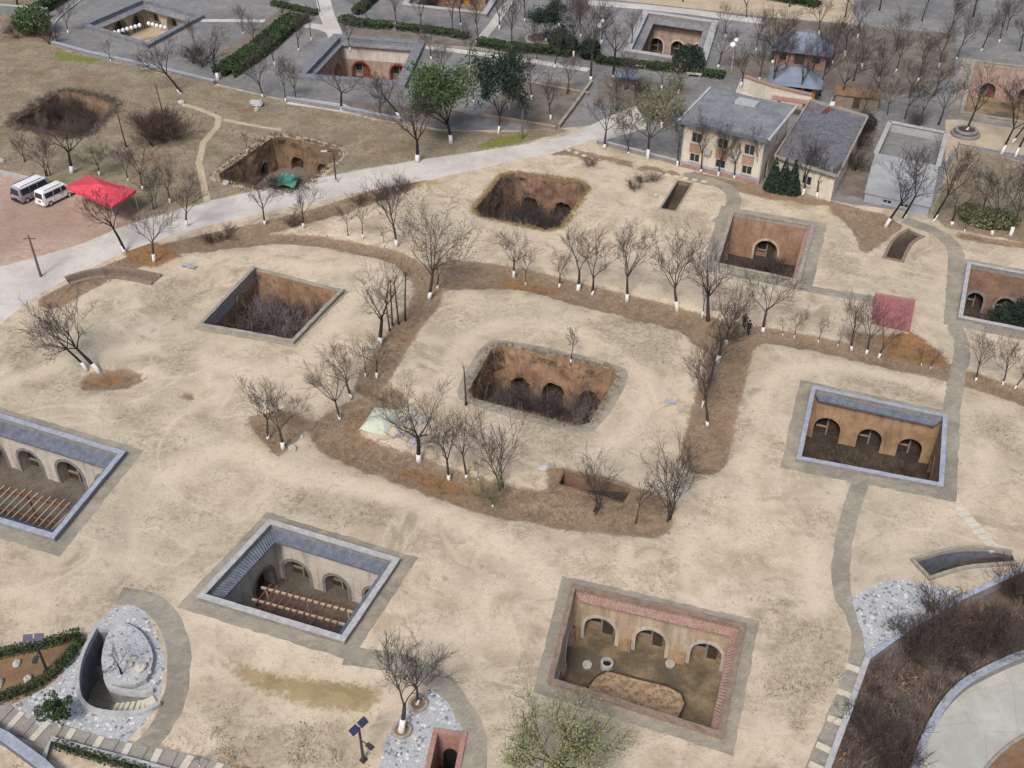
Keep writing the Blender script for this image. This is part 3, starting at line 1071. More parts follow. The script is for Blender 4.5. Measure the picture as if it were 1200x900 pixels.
# ------------------------------------------------------------------ sunken courtyards
def arch_outline(s0, w, hs, n=9):
    """points of an arch, from its left foot round to its right foot, as (s, h)"""
    r = w / 2
    out = [(s0 - r, 0)]
    for k in range(n + 1):
        a = math.pi - math.pi * k / n
        out.append((s0 + r * math.cos(a), hs + r * math.sin(a)))
    out.append((s0 + r, 0))
    return out


DOORS = ['door_wood', 'door_wood', 'door_red', 'door_green']


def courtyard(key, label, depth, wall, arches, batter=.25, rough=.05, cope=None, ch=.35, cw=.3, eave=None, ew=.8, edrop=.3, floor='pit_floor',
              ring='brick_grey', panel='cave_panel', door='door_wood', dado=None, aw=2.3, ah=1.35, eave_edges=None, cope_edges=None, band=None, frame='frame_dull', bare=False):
    Q = PITS[key]
    n = len(Q)
    c = np.mean(Q, 0)
    org = (float(c[0]), float(c[1]), 0.0)
    t = thing('sunken_courtyard', org, label, 'courtyard')
    B = offset_poly(Q, -batter)
    rng = random.Random(key)
    if key in APRON_MESH:
        link('apron', APRON_MESH[key], t)
    ring_m, panel_m, door_m = M[ring], M[panel], M[door]
    for i in range(n):
        a, b = Vector(Q[i]), Vector(Q[(i + 1) % n])
        a2, b2 = Vector(B[i]), Vector(B[(i + 1) % n])
        L = (b2 - a2).length
        e = (b2 - a2).normalized()
        nin = Vector((e.y, -e.x))

        def P(s, h, d=0.0):
            k = s / L
            tt = h / depth
            p = (a2.lerp(b2, k)).lerp(a.lerp(b, k), tt) - nin * d
            return (p.x, p.y, -depth + h)
        na = arches.get(i, 0)
        al = []
        if na:
            m = [(j + .5) / na * L for j in range(na)]
            al = [arch_outline(s + rng.uniform(-.12, .12), min(aw, L / na * .62) * rng.uniform(.9, 1.06), ah * rng.uniform(.92, 1.06)) for s in m]
            if bare:      # crumbled mouths
                al = [[(s, h) if h < .01 else (s + rng.uniform(-.09, .09), h + rng.uniform(-.09, .09)) for s, h in o] for o in al]
        outline = [(L, depth), (0, depth), (0, 0)]
        for o in al:
            outline += o
        outline.append((L, 0))
        pin = []
        st = .38
        for ix in range(1, int(L / st)):
            for ih in range(1, int(depth / st)):
                pin.append((ix * st + rng.uniform(-.15, .15), ih * st + rng.uniform(-.15, .15)))
        V, Fc, C = cdt([(outline, True)], pin, lambda q: inside(q, outline))
        onb = dist_lines(V, outline, True)
        mb = MB()
        vs = []
        for (s, h), d0 in zip(V, onb):
            d = 0.0
            if d0 > .05:
                d = rough * min(1, d0 * 2.5) * (.8 * mnoise.noise(Vector((s * .5 + i * 9, h * .35, c[0]))) + .7 * mnoise.noise(Vector((s * 1.6 + i * 9, h * 1.1, c[1]))) + .5 * mnoise.noise(Vector((s * 4 + i * 9, h * 3, c[1]))))
            vs.append(P(s, h, d))
        mb.add(vs, [tuple(f) for f in Fc])
        dr = 1.0
        for o in al:
            m = len(o)
            mb.add([P(s, h) for s, h in o] + [P(s, h, dr) for s, h in o], [(k, k + m, k + 1 + m, k + 1) for k in range(m - 1)])
        w = build('wall', mb, M[wall], t, org, smooth=rough > .1)
        for o in al:
            s0 = (o[0][0] + o[-1][0]) / 2
            r = (o[-1][0] - o[0][0]) / 2
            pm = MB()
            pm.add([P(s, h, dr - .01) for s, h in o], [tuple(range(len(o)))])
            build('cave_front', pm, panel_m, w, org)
            rm = MB()
            oo = [(s0 + (s - s0) * (1 + .26 / r), h if h < .01 else ah + (h - ah) * (1 + .26 / r) if h > ah else h) for s, h in o]
            m = len(o)
            rm.add([P(s, h, -.05) for s, h in o] + [P(s, h, -.05) for s, h in oo] + [P(s, h, .06) for s, h in oo] + [P(s, h, .06) for s, h in o],
                   [(k, k + 1, k + 1 + m, k + m) for k in range(m - 1)] + [(k + m, k + 1 + m, k + 1 + 2 * m, k + 2 * m) for k in range(m - 1)] +
                   [(k + 1, k, k + 3 * m, k + 1 + 3 * m) for k in range(m - 1)])
            build('arch_surround', rm, ring_m, w, org)

            if bare:
                continue

            def slab(nm, s1, s2, h1, h2, d1, d2, mt):
                bm = MB()
                bm.hexa([P(s1, h1, d2), P(s2, h1, d2), P(s2, h1, d1), P(s1, h1, d1), P(s1, h2, d2), P(s2, h2, d2), P(s2, h2, d1), P(s1, h2, d1)])
                return build(nm, bm, mt, w, org)
            slab('door', s0 + .06, s0 + .06 + r * .62, 0.0, min(1.95, ah + r * .55), dr - .16, dr - .02, door_m)
            slab('window_pane', s0 - r * .78, s0 - .12, .95, min(1.85, ah + r * .5), dr - .09, dr - .02, M['glass'])
            slab('mullion', s0 - .09, s0 + .04, .0, ah + r * .9, dr - .2, dr - .02, M[frame])
            slab('window_sill', s0 - r * .86, s0 - .1, .80, .92, dr - .22, dr - .02, M[frame])
        if dado:
            dm = MB()
            segs = []
            prev = 0.02
            for o in al + [None]:
                s_end = o[0][0] - .28 if o else L - .02
                if s_end - prev > .3:
                    dm = MB()
                    dm.hexa([P(prev, 0, .05), P(s_end, 0, .05), P(s_end, 0, -.3), P(prev, 0, -.3), P(prev, 1.0, .05), P(s_end, 1.0, .05), P(s_end, 1.0, -.16), P(prev, 1.0, -.16)])
                    build('wall_footing', dm, M[dado], w, org)
                prev = o[-1][0] + .28 if o else 0
        if band and i in band[1]:
            bm = MB()
            h1, h2 = depth * .52, depth * .86
            bm.hexa([P(.05, h1, .02), P(L - .05, h1, .02), P(L - .05, h1, -.06), P(.05, h1, -.06), P(.05, h2, .02), P(L - .05, h2, .02), P(L - .05, h2, -.06), P(.05, h2, -.06)])
            build('plaster_band', bm, M[band[0]], w, org)
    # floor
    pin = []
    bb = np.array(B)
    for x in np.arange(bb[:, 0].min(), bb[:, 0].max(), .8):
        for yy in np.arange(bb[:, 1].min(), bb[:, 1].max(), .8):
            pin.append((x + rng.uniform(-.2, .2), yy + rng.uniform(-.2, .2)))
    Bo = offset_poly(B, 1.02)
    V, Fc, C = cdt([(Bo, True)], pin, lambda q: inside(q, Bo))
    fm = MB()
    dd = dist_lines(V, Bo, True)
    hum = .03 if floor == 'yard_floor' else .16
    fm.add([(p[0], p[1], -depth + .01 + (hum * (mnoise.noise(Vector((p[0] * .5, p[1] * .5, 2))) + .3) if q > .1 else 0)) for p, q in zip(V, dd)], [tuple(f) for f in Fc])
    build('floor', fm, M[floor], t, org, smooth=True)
    # coping and eaves
    for i in range(n):
        j = (i + 1) % n
        if cope and (cope_edges is None or i in cope_edges):
            I = offset_poly(Q, -.03)
            O = offset_poly(Q, cw)
            mb = MB()
            z0, z1 = -.25, ch
            mb.hexa([(*I[i], z0), (*I[j], z0), (*O[j], z0), (*O[i], z0), (*I[i], z1), (*I[j], z1), (*O[j], z1), (*O[i], z1)][::1])
            pr = build('parapet', mb, M['brick_grey' if cope in ('coping_blue', 'coping_white') else cope], t, org)
            I2, O2 = offset_poly(Q, -.09), offset_poly(Q, cw + .06)
            mb = MB()
            z0, z1 = ch - .004, ch + .08
            uneven(mb, I2[i], I2[j], O2[i], O2[j], z0, z1, key + str(i), .01 if cope in ('coping_blue', 'coping_white') else .025)
            build('coping', mb, M[cope], pr, org)
        if eave and (eave_edges is None or i in eave_edges):
            z0 = -.08
            I = offset_poly(Q, -ew)
            a, b = Vector(Q[i]), Vector(Q[j])
            a2, b2 = Vector(I[i]), Vector(I[j])
            L = (b - a).length
            k = max(8, int(L / .14))
            mb = MB()
            for q in range(k + 1):
                u = q / k
                bz = .05 if q % 2 else 0
                p, p2 = a.lerp(b, u), a2.lerp(b2, u)
                mb.v += [(p.x, p.y, z0 + bz), (p2.x, p2.y, z0 - edrop + bz), (p2.x, p2.y, z0 - edrop - .12), (p.x, p.y, z0 - .16)]
            for q in range(k):
                o = q * 4
                for w_ in range(4):
                    x2 = (w_ + 1) % 4
                    mb.f.append((o + w_, o + x2, o + 4 + x2, o + 4 + w_))
                    mb.m.append(0)
            mb.f += [(3, 2, 1, 0), tuple(k * 4 + w_ for w_ in range(4))]
            mb.m += [0, 0]
            build('tile_eave', mb, M[eave], t, org)
    return t


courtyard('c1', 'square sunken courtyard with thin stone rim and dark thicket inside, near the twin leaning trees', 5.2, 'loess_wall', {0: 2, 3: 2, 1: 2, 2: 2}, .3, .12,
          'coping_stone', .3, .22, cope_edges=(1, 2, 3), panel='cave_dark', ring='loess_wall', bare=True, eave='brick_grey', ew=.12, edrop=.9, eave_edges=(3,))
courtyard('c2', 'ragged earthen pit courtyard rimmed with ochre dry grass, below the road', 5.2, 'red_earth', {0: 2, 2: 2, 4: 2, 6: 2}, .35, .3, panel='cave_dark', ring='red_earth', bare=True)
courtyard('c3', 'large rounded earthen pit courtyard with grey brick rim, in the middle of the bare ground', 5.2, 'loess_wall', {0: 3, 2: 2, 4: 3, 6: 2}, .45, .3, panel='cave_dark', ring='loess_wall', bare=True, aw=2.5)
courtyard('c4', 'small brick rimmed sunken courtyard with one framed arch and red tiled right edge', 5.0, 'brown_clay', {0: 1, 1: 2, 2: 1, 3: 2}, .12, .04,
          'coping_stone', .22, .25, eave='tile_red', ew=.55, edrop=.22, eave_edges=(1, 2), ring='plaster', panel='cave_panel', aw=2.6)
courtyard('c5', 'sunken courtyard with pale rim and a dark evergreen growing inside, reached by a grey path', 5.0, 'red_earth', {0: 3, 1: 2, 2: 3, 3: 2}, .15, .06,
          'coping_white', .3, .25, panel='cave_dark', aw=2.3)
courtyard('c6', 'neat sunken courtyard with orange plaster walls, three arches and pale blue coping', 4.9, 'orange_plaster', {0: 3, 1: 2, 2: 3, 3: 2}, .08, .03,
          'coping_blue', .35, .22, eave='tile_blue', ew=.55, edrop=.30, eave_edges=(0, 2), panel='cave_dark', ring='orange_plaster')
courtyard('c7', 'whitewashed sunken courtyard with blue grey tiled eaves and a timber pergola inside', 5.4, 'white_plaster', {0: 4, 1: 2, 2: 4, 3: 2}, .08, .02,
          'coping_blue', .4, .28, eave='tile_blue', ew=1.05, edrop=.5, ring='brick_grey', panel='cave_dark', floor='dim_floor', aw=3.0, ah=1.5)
courtyard('c8', 'sunken courtyard with pale coping and a pergola, beside the tear drop ramp', 5.4, 'white_plaster', {0: 3, 1: 2, 2: 3, 3: 2}, .08, .02,
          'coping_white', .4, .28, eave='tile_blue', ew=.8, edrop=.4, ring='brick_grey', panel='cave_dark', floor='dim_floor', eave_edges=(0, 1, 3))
courtyard('c9', 'sunken courtyard with cream walls, red tiled edges and an eight sided leaf bed', 4.6, 'plaster', {0: 3, 1: 2, 2: 3, 3: 2}, .08, .03,
          'brick_brown', .3, .22, eave='tile_red', ew=.55, edrop=.25, eave_edges=(0, 1), ring='white_plaster', panel='cave_panel', floor='yard_floor', dado='orange_plaster', aw=2.2)
courtyard('c10', 'village courtyard with broad grey tiled rim, pale wall band and red arched doors', 5.6, 'pink_plaster', {0: 2, 1: 3, 2: 2, 3: 3}, .08, .02,
          'tile_grey', .5, 1.3, eave='tile_grey', ew=.6, edrop=.3, ring='door_red', panel='pink_plaster', door='door_red', floor='yard_floor', band=('white_plaster', (0,)), aw=2.6)
courtyard('c11', 'village courtyard with tan wall and three dark arches behind the dark round bush', 5.6, 'pink_plaster', {0: 3, 1: 3, 2: 3, 3: 3}, .08, .02,
          'coping_white', .5, .9, eave='tile_grey', ew=1.2, edrop=.5, ring='white_plaster', panel='cave_dark', floor='yard_floor', aw=2.4)
courtyard('c12', 'restored village courtyard with hanging pale lanterns and dark arch, beyond the dry lawn', 3.8, 'plaster', {0: 3, 1: 3, 2: 3, 3: 3}, .08, .02,
          'tile_grey', .5, .8, eave='tile_grey', ew=.9, edrop=.4, ring='brick_grey', panel='cave_dark', floor='trail', aw=2.8)
courtyard('c13', 'village courtyard with orange red arched doors behind the row of tall trees', 5.0, 'pink_plaster', {0: 3, 1: 3, 2: 3, 3: 3}, .08, .02,
          'coping_white', .5, .8, eave='tile_grey', ew=1.0, edrop=.5, ring='door_red', panel='orange_wall', door='door_red', floor='yard_floor')
courtyard('c14', 'village courtyard with mauve brown wall and red arched door beyond the round planter', 5.0, 'pink_plaster', {0: 2, 1: 2, 2: 2, 3: 3}, .08, .04,
          'coping_stone', .3, .4, ring='pink_plaster', panel='cave_panel', door='door_red', floor='yard_floor', dado='tile_red')
courtyard('c15', 'crumbling earthen pit with two dark cave mouths and a teal netted patch, above the road', 4.0, 'dirt_wall', {0: 2, 6: 2}, .5, .35, panel='cave_dark', ring='dirt_wall', bare=True, floor='garden', aw=1.8, ah=.9)
courtyard('c16', 'overgrown earthen hollow full of grey brushwood in the dry lawn', 3.6, 'dirt_wall', {}, .8, .4, floor='litter')


# ------------------------------------------------------------------ ramps
def ramp(key, label, mat='brick_brown', rim='coping_stone', rh=.2, rw=.28, steps=0, arch_end=None, step_mat='slab_grey', floor_mat='pit_floor', name='ramp_entrance'):
    R = RAMPS[key]
    l, r, d = R['left'], R['right'], R['d']
    n = len(l)
    org = (l[0][0], l[0][1], 0)
    t = thing(name, org, label, 'ramp')
    for side in (l, r):
        mb = MB()
        for i in range(n):
            mb.v += [(*side[i], .02), (*side[i], -d[i] - .05)]
        for i in range(n - 1):
            mb.f.append((2 * i, 2 * i + 1, 2 * i + 3, 2 * i + 2))
            mb.m.append(0)
        build('side_wall', mb, M[mat], t, org)
        ol = offset_line(side, (rw if side is l else -rw))
        il = offset_line(side, (-.03 if side is l else .03))
        mb = MB()
        for i in range(n):
            mb.v += [(*il[i], -.1), (*ol[i], -.1), (*ol[i], rh), (*il[i], rh)]
        for i in range(n - 1):
            for k in range(4):
                k2 = (k + 1) % 4
                mb.f.append((4 * i + k, 4 * i + k2, 4 * i + 4 + k2, 4 * i + 4 + k))
                mb.m.append(0)
        mb.f += [(3, 2, 1, 0), tuple(4 * (n - 1) + k for k in range(4))]
        mb.m += [0, 0]
        build('rim', mb, M[rim], t, org)
    for e in (0, n - 1):
        mb = MB()
        mb.add([(*l[e], .02), (*r[e], .02), (*r[e], -d[e] - .05), (*l[e], -d[e] - .05)], [(0, 1, 2, 3)])
        w = build('end_wall', mb, M[mat], t, org)
        if d[e] > 1.5:
            a, b = Vector(l[e]), Vector(r[e])
            q = R['line'][e - 1] if e else R['line'][1]
            nn = (Vector(q) - (a + b) / 2).normalized() * .012
            mb = MB()
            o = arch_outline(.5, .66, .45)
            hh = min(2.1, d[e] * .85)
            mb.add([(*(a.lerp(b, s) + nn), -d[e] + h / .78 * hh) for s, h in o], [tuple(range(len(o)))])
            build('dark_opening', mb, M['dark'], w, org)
        # rim over the end
        if d[e] > 1.0:
            q = R['line'][e - 1] if e else R['line'][1]
            o = (Vector(R['line'][e]) - Vector(q)).normalized() * rw
            a, b = Vector(l[e]), Vector(r[e])
            ex = (b - a).normalized() * rw
            mb = MB()
            p = [a - ex - o * .1, b + ex - o * .1, b + ex + o, a - ex + o]
            mb.prism([tuple(x) for x in p], -.1, rh + .004)
            build('rim', mb, M[rim], t, org)
    mb = MB()
    for i in range(n):
        mb.v += [(*l[i], -d[i]), (*r[i], -d[i])]
    for i in range(n - 1):
        mb.f.append((2 * i, 2 * i + 2, 2 * i + 3, 2 * i + 1))
        mb.m.append(0)
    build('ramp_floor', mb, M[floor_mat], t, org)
    if steps:
        i0, i1 = steps[0], steps[1]
        k = steps[2]
        ln = R['line']
        for q in range(k):
            f = i0 + (i1 - i0) * (q + .5) / k
            i = int(f)
            u = f - i
            p = Vector(ln[i]).lerp(Vector(ln[i + 1]), u)
            dd = d[i] + (d[i + 1] - d[i]) * u
            tg = Vector(ln[i + 1]) - Vector(ln[i])
            mb = MB()
            mb.box((p.x, p.y, -dd - .08), (.24, R['w'][i] * 1.9, .17), math.atan2(tg.y, tg.x))
            build('step', mb, M[step_mat], t, org)
    return t


ramp('r_north', 'short straight sunken ramp cut into the soil below the two storey house', 'dirt_wall', 'coping_stone', .06, .2)
ramp('r_curved', 'curved sunken ramp edged with brown bricks, between two courtyards', 'brick_brown', 'brick_brown', .12, .3)
ramp('r_south', 'narrow brick walled ramp descending through stone paving beside two planter trees', 'brick_red', 'brick_red', .15, .3)
ramp('r_mid', 'reddish sunken trench in the brown strip below the large rounded pit', 'red_earth', 'dirt_wall', .03, .15)
ramp('r_east', 'blue grey walled trench tapering to a point beside the straight retaining wall', 'tile_blue', 'coping_stone', .25, .2)
ramp('r_ditch', 'shallow brick edged ditch curving below the road near the utility pole', 'brick_brown', 'brick_brown', .28, .3, floor_mat='garden', name='brick_ditch')
ramp('r_drop', 'hook shaped sunken ramp with curved grey walls around a raised stone island', 'tile_grey', 'coping_white', .35, .22, steps=(2, 12, 9), step_mat='slab_pale', floor_mat='apron')


# ------------------------------------------------------------------ courtyard contents
def to_floor(pxl, z):
    return [G2(a, b, z) for a, b in pxl]


def slab_thing(name, poly, z0, z1, mat, label, cat):
    c = np.mean(poly, 0)
    mb = MB()
    mb.prism([tuple(p) for p in poly], z0, z1)
    return build(name, mb, M[mat], None, (float(c[0]), float(c[1]), z0), label=label, category=cat)


# leaf bed with kerb on the floor of the courtyard with red tiled edges
def leaf_bed():
    z = -4.6
    pl = to_floor([(690, 806), (699, 795), (712, 788), (745, 797), (782, 806), (797, 814), (802, 826), (793, 845), (740, 832), (688, 818)], z)
    c = np.mean(pl, 0)
    org = (float(c[0]), float(c[1]), z)
    t = thing('planting_bed', org, 'eight sided leaf covered bed with dark kerb on the courtyard floor', 'planting bed')
    if sum(pl[i][0] * pl[(i + 1) % len(pl)][1] - pl[(i + 1) % len(pl)][0] * pl[i][1] for i in range(len(pl))) > 0:
        pl = pl[::-1]
    out = offset_poly(pl, .12)
    n = len(pl)
    for i in range(n):
        j = (i + 1) % n
        mb = MB()
        mb.hexa([(*pl[i], z), (*pl[j], z), (*out[j], z), (*out[i], z), (*pl[i], z + .22), (*pl[j], z + .22), (*out[j], z + .22), (*out[i], z + .22)])
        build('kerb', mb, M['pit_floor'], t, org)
    mb = MB()
    mb.prism(pl, z, lambda x, y: z + .12)
    build('leaf_litter', mb, M['bed'], t, org)


leaf_bed()


def lathe(mb, c, prof, n=14, mi=0):
    o = len(mb.v)
    for r, z in prof:
        for k in range(n):
            a = 2 * math.pi * k / n
            mb.v.append((c[0] + r * math.cos(a), c[1] + r * math.sin(a), c[2] + z))
    for i in range(len(prof) - 1):
        for k in range(n):
            k2 = (k + 1) % n
            mb.f.append((o + i * n + k, o + i * n + k2, o + (i + 1) * n + k2, o + (i + 1) * n + k))
            mb.m.append(mi)
    mb.f.append(tuple(o + (len(prof) - 1) * n + k for k in range(n)))
    mb.m.append(mi)
    mb.f.append(tuple(o + k for k in reversed(range(n))))
    mb.m.append(mi)


def well(p, label):
    t = thing('well', p, label, 'well')
    mb = MB()
    lathe(mb, (0, 0, 0), [(.46, 0), (.46, .5), (.43, .55), (.31, .55), (.30, .3)], 16)
    build('well_ring', mb, M['coping_white'], t)
    mb = MB()
    lathe(mb, (0, 0, 0), [(.305, .30), (.305, .32)], 16)
    build('dark_mouth', mb, M['dark'], t)


well(G(711, 782, -4.6), 'round pale stone well with dark mouth at the corner of the leaf bed')
for (a, b), w in (((688, 781), 'round pale stool stone beside the well on the courtyard floor'), ((785, 780), 'round pale stool stone in front of the arches, away from the well')):
    mb = MB()
    g = G(a, b, -4.6)
    lathe(mb, (0, 0, 0), [(.28, 0), (.36, .12), (.36, .26), (.30, .32)], 14)
    build('stone_stool', mb, M['stone'], None, (0, 0, 0), label=w, category='stool').location = g


def pergola(c1, c2, c3, z, n, label, mats):
    """far-left, far-right, near-left corners of the roof in plan"""
    A, B, C = Vector(c1), Vector(c2), Vector(c3)
    D = B + C - A
    org = (A.x, A.y, z - 2.7)
    t = thing('pergola', org, label, 'pergola')
    for p in (A, B, C, D, (A + B) / 2, (C + D) / 2):
        mb = MB()
        mb.tube([(p.x, p.y, z - 2.75), (p.x, p.y, z)], [.08, .07], 8)
        build('post', mb, M[mats[1]], t, org)
    for a, b in ((A, B), (C, D), ((A + C) / 2, (B + D) / 2)):
        mb = MB()
        e = (b - a).normalized() * .4
        mb.bar((*(a - e), z), (*(b + e), z), .14, .16)
        build('rail', mb, M[mats[1]], t, org)
    r = random.Random(n)
    for k in range(n):
        u = (k + .3) / (n - .4)
        a, b = A.lerp(B, u), C.lerp(D, u + r.uniform(-.012, .012))
        e = (b - a).normalized() * r.uniform(.2, .5)
        mb = MB()
        mb.tube([(*(a - e), z + .14), (*((a + b) / 2), z + .15), (*(b + e), z + .14)], [.06, .055, .05], 6)
        build('roof_pole', mb, M[mats[0]], t, org)
    return t


pergola(G2(-30, 565, -2.6), G2(98, 598, -2.6), G2(-70, 602, -2.6), -2.6, 17, 'timber pergola of pale poles on red rails inside the whitewashed courtyard', ('wood', 'wood_red'))
pergola(G2(312, 690, -2.6), G2(408, 716, -2.6), G2(290, 718, -2.6), -2.6, 13, 'timber pergola of red brown poles in the courtyard beside the tear drop ramp', ('wood_red', 'wood'))

# teal netting in the crumbling pit
def net():
    z = -3.7
    pl = [G(a, b, z) for a, b in [(313, 217), (331, 205), (352, 210), (345, 223)]]
    mb = MB()
    n = 10
    r = random.Random(4)
    for i in range(n + 1):
        for j in range(n + 1):
            u, v = i / n, j / n
            p = pl[0].lerp(pl[1], u).lerp(pl[3].lerp(pl[2], u), v)
            mb.v.append((p.x, p.y, z + .15 + r.uniform(0, .35)))
    for i in range(n):
        for j in range(n):
            a = i * (n + 1) + j
            mb.f.append((a, a + 1, a + n + 2, a + n + 1))
            mb.m.append(0)
    build('netting', mb, M['green_net'], None, tuple(pl[0]), True, label='crumpled teal netting spread on the floor of the crumbling earthen pit', category='net')


net()

# stone island inside the hook shaped ramp
def island():
    pl = px([(128, 745), (140, 733), (156, 737), (170, 747), (181, 768), (180, 785), (170, 806), (134, 808), (122, 796), (120, 772)])
    pl = smooth_line(pl, 1, True)
    c = np.mean(pl, 0)
    org = (float(c[0]), float(c[1]), 0)
    t = thing('stone_island', org, 'raised stone paved island inside the hook shaped ramp', 'terrace')
    mb = MB()
    mb.prism(pl, -.3, .42)
    build('terrace_body', mb, [M['coping_white']], t, org)
    mb = MB()
    q = [(c[0] + (a - c[0]) * .9, c[1] + (b - c[1]) * .9) for a, b in pl]
    mb.prism(q, .40, .428)
    build('paved_top', mb, M['crazy'], t, org)
    r = random.Random(9)
    for a, b, s in [(146, 777, .42), (154, 780, .36), (165, 783, .8), (174, 774, .3), (176, 788, .26), (158, 797, .22), (140, 786, .3), (158, 772, .45)]:
        g = G(a, b, .42)
        rock((g.x, g.y, .40), s, r, 'pale boulder grouped on the raised stone island', 'boulders on the stone island')


def rock(p, s, r, label, group, mat='stone', name='boulder'):
    mb = MB()
    n, m = 9, 6
    ax = [r.uniform(.75, 1.25) for _ in range(3)]
    o = r.uniform(0, 50)
    mb.v.append((0, 0, -.1 * s))
    for i in range(1, m):
        th = math.pi * i / m
        for k in range(n):
            ph = 2 * math.pi * k / n
            d = Vector((math.sin(th) * math.cos(ph), math.sin(th) * math.sin(ph), -math.cos(th)))
            q = 1 + .35 * mnoise.noise(d * 1.6 + Vector((o, 0, 0)))
            mb.v.append((d.x * ax[0] * q * s / 2, d.y * ax[1] * q * s / 2, max(-.1 * s, d.z * ax[2] * q * s * .38 + s * .2)))
    mb.v.append((0, 0, s * .55))
    for k in range(n):
        mb.f.append((0, 1 + (k + 1) % n, 1 + k))
        mb.f.append((len(mb.v) - 1, 1 + (m - 2) * n + k, 1 + (m - 2) * n + (k + 1) % n))
        for i in range(m - 2):
            a, b = 1 + i * n + k, 1 + i * n + (k + 1) % n
            mb.f.append((a, b, b + n, a + n))
    mb.m = [0] * len(mb.f)
    o = build(name, mb, M[mat], None, (0, 0, 0), label=label, category='rock', group=group)
    o.location = p
    return o


island()
rr = random.Random(12)
for a, b, s in [(343, 527, .7), (354, 512, .4)]:
    g = G(a, b)
    rock((g.x, g.y, gz(g.x, g.y) - .04), s, rr, 'white stone lying beside a forked tree on a brown patch', 'white stones under the forked trees')
g = G(638, 549)
rock((g.x, g.y, gz(g.x, g.y) - .04), .9, rr, 'pale stone lying just below the large rounded pit', None)
g = G(768, 230)
rock((g.x, g.y, gz(g.x, g.y) - .04), .8, rr, 'pale stone beside the short straight ramp', None)
for a, b in [(20, 778), (33, 797), (0, 802)]:
    g = G(a, b)
    rock((g.x, g.y, -.03), .6, rr, 'white stone in the brown hedge bordered bed', 'white stones in the hedge bordered bed')
for a, b, s in [(300, 124, 1.6), (301, 130, .9), (213, 121, 1.0), (265, 216, .9), (2, 190, .9)]:
    g = G(a, b)
    rock((g.x, g.y, gz(g.x, g.y) - .05), s, rr, 'white stone lying on the dry lawn above the road', 'white stones on the dry lawn', 'coping_white')


# pale sheet over rubble
def sheet_pile():
    pl = [G(a, b) for a, b in [(420, 503), (439, 474), (470, 480), (452, 511)]]
    n = 12
    mb = MB()
    r = random.Random(6)
    for i in range(n + 1):
        for j in range(n + 1):
            u, v = i / n, j / n
            p = pl[0].lerp(pl[1], u).lerp(pl[3].lerp(pl[2], u), v)
            e = min(u, v, 1 - u, 1 - v)
            h = gz(p.x, p.y) + .03 + .55 * min(1, e * 5) + .12 * mnoise.noise(Vector((p.x, p.y, 0)) * 1.2) * min(1, e * 6)
            mb.v.append((p.x, p.y, h))
    for i in range(n):
        for j in range(n):
            a = i * (n + 1) + j
            mb.f.append((a, a + 1, a + n + 2, a + n + 1))
            mb.m.append(0)
    c = pl[0]
    build('ground_sheet', mb, M['pale_sheet'], None, (c.x, c.y, 0), True, label='pale green sheet draped over a low heap in the brown strip', category='tarp')
    for k in range(26):
        u, v = r.random(), r.random()
        p = G(454, 508).lerp(G(472, 482), v).lerp(G(490, 524).lerp(G(500, 490), v), u)
        rock((p.x, p.y, gz(p.x, p.y) - .05), r.uniform(.4, 1.0), r, 'pale rubble stone heaped beside the pale green sheet', 'rubble beside the green sheet', r.choice(['stone', 'coping_white', 'slab_grey']), 'rubble_stone')


sheet_pile()
# red slab with low edging and the fallen blue sheet
def red_pad():
    pl = [G2(a, b) for a, b in [(1024, 351), (1071, 359), (1066, 389), (1021, 380)]]
    org = (pl[0][0], pl[0][1], 0)
    t = thing('red_tiled_roof', org, 'faded red tiled slab roof at ground level beside the rusty bank', 'roof')
    mb = MB()
    k = 16
    A, B, C, D = [Vector(p) for p in pl]
    zz = [.55, .55, .12, .12]
    for i in range(k + 1):
        u = i / k
        a, b = A.lerp(B, u), D.lerp(C, u)
        h = .04 if i % 2 else 0
        mb.v += [(a.x, a.y, .62 + h), (b.x, b.y, .16 + h), (b.x, b.y, -.6), (a.x, a.y, -.6)]
    for i in range(k):
        for w in range(4):
            w2 = (w + 1) % 4
            mb.f.append((4 * i + w, 4 * i + w2, 4 * i + 4 + w2, 4 * i + 4 + w))
    mb.f += [(3, 2, 1, 0), tuple(4 * k + w for w in range(4))]
    mb.m = [0] * len(mb.f)
    build('tile_sheet', mb, M['crimson'], t, org)
    mb = MB()
    mb.bar((*A, .68), (*B, .68), .22, .14)
    build('ridge', mb, M['brick_red'], t, org)


red_pad()


def cloth(cx, cy, w, h, z, mat, label, seed):
    g = G(cx, cy)
    r = random.Random(seed)
    mb = MB()
    n = 6
    for i in range(n + 1):
        for j in range(n + 1):
            x, y2 = (i / n - .5) * w + r.uniform(-.06, .06), (j / n - .5) * h + r.uniform(-.06, .06)
            mb.v.append((x, y2, z + r.uniform(0, .14)))
    for i in range(n):
        for j in range(n):
            a = i * (n + 1) + j
            mb.f.append((a, a + n + 1, a + n + 2, a + 1))
            mb.m.append(0)
    o = build('sheet', mb, M[mat], None, (0, 0, 0), True, label=label, category='tarp')
    o.location = (g.x, g.y, gz(g.x, g.y) + .02)
    o.rotation_euler = (0, 0, -.3)


cloth(222, 313, 1.5, .7, .03, 'bluebase', 'small grey blue sheet lying on the soil below the road', 2)
cloth(786, 471, .9, .5, .03, 'bluebase', 'small grey blue scrap of sheet lying right of the large rounded pit', 3)
cloth(733, 97, 2.6, 1.5, 1.0, 'blue_cloth', 'blue cloth over a low stand by the brushwood near the village hedge', 5)

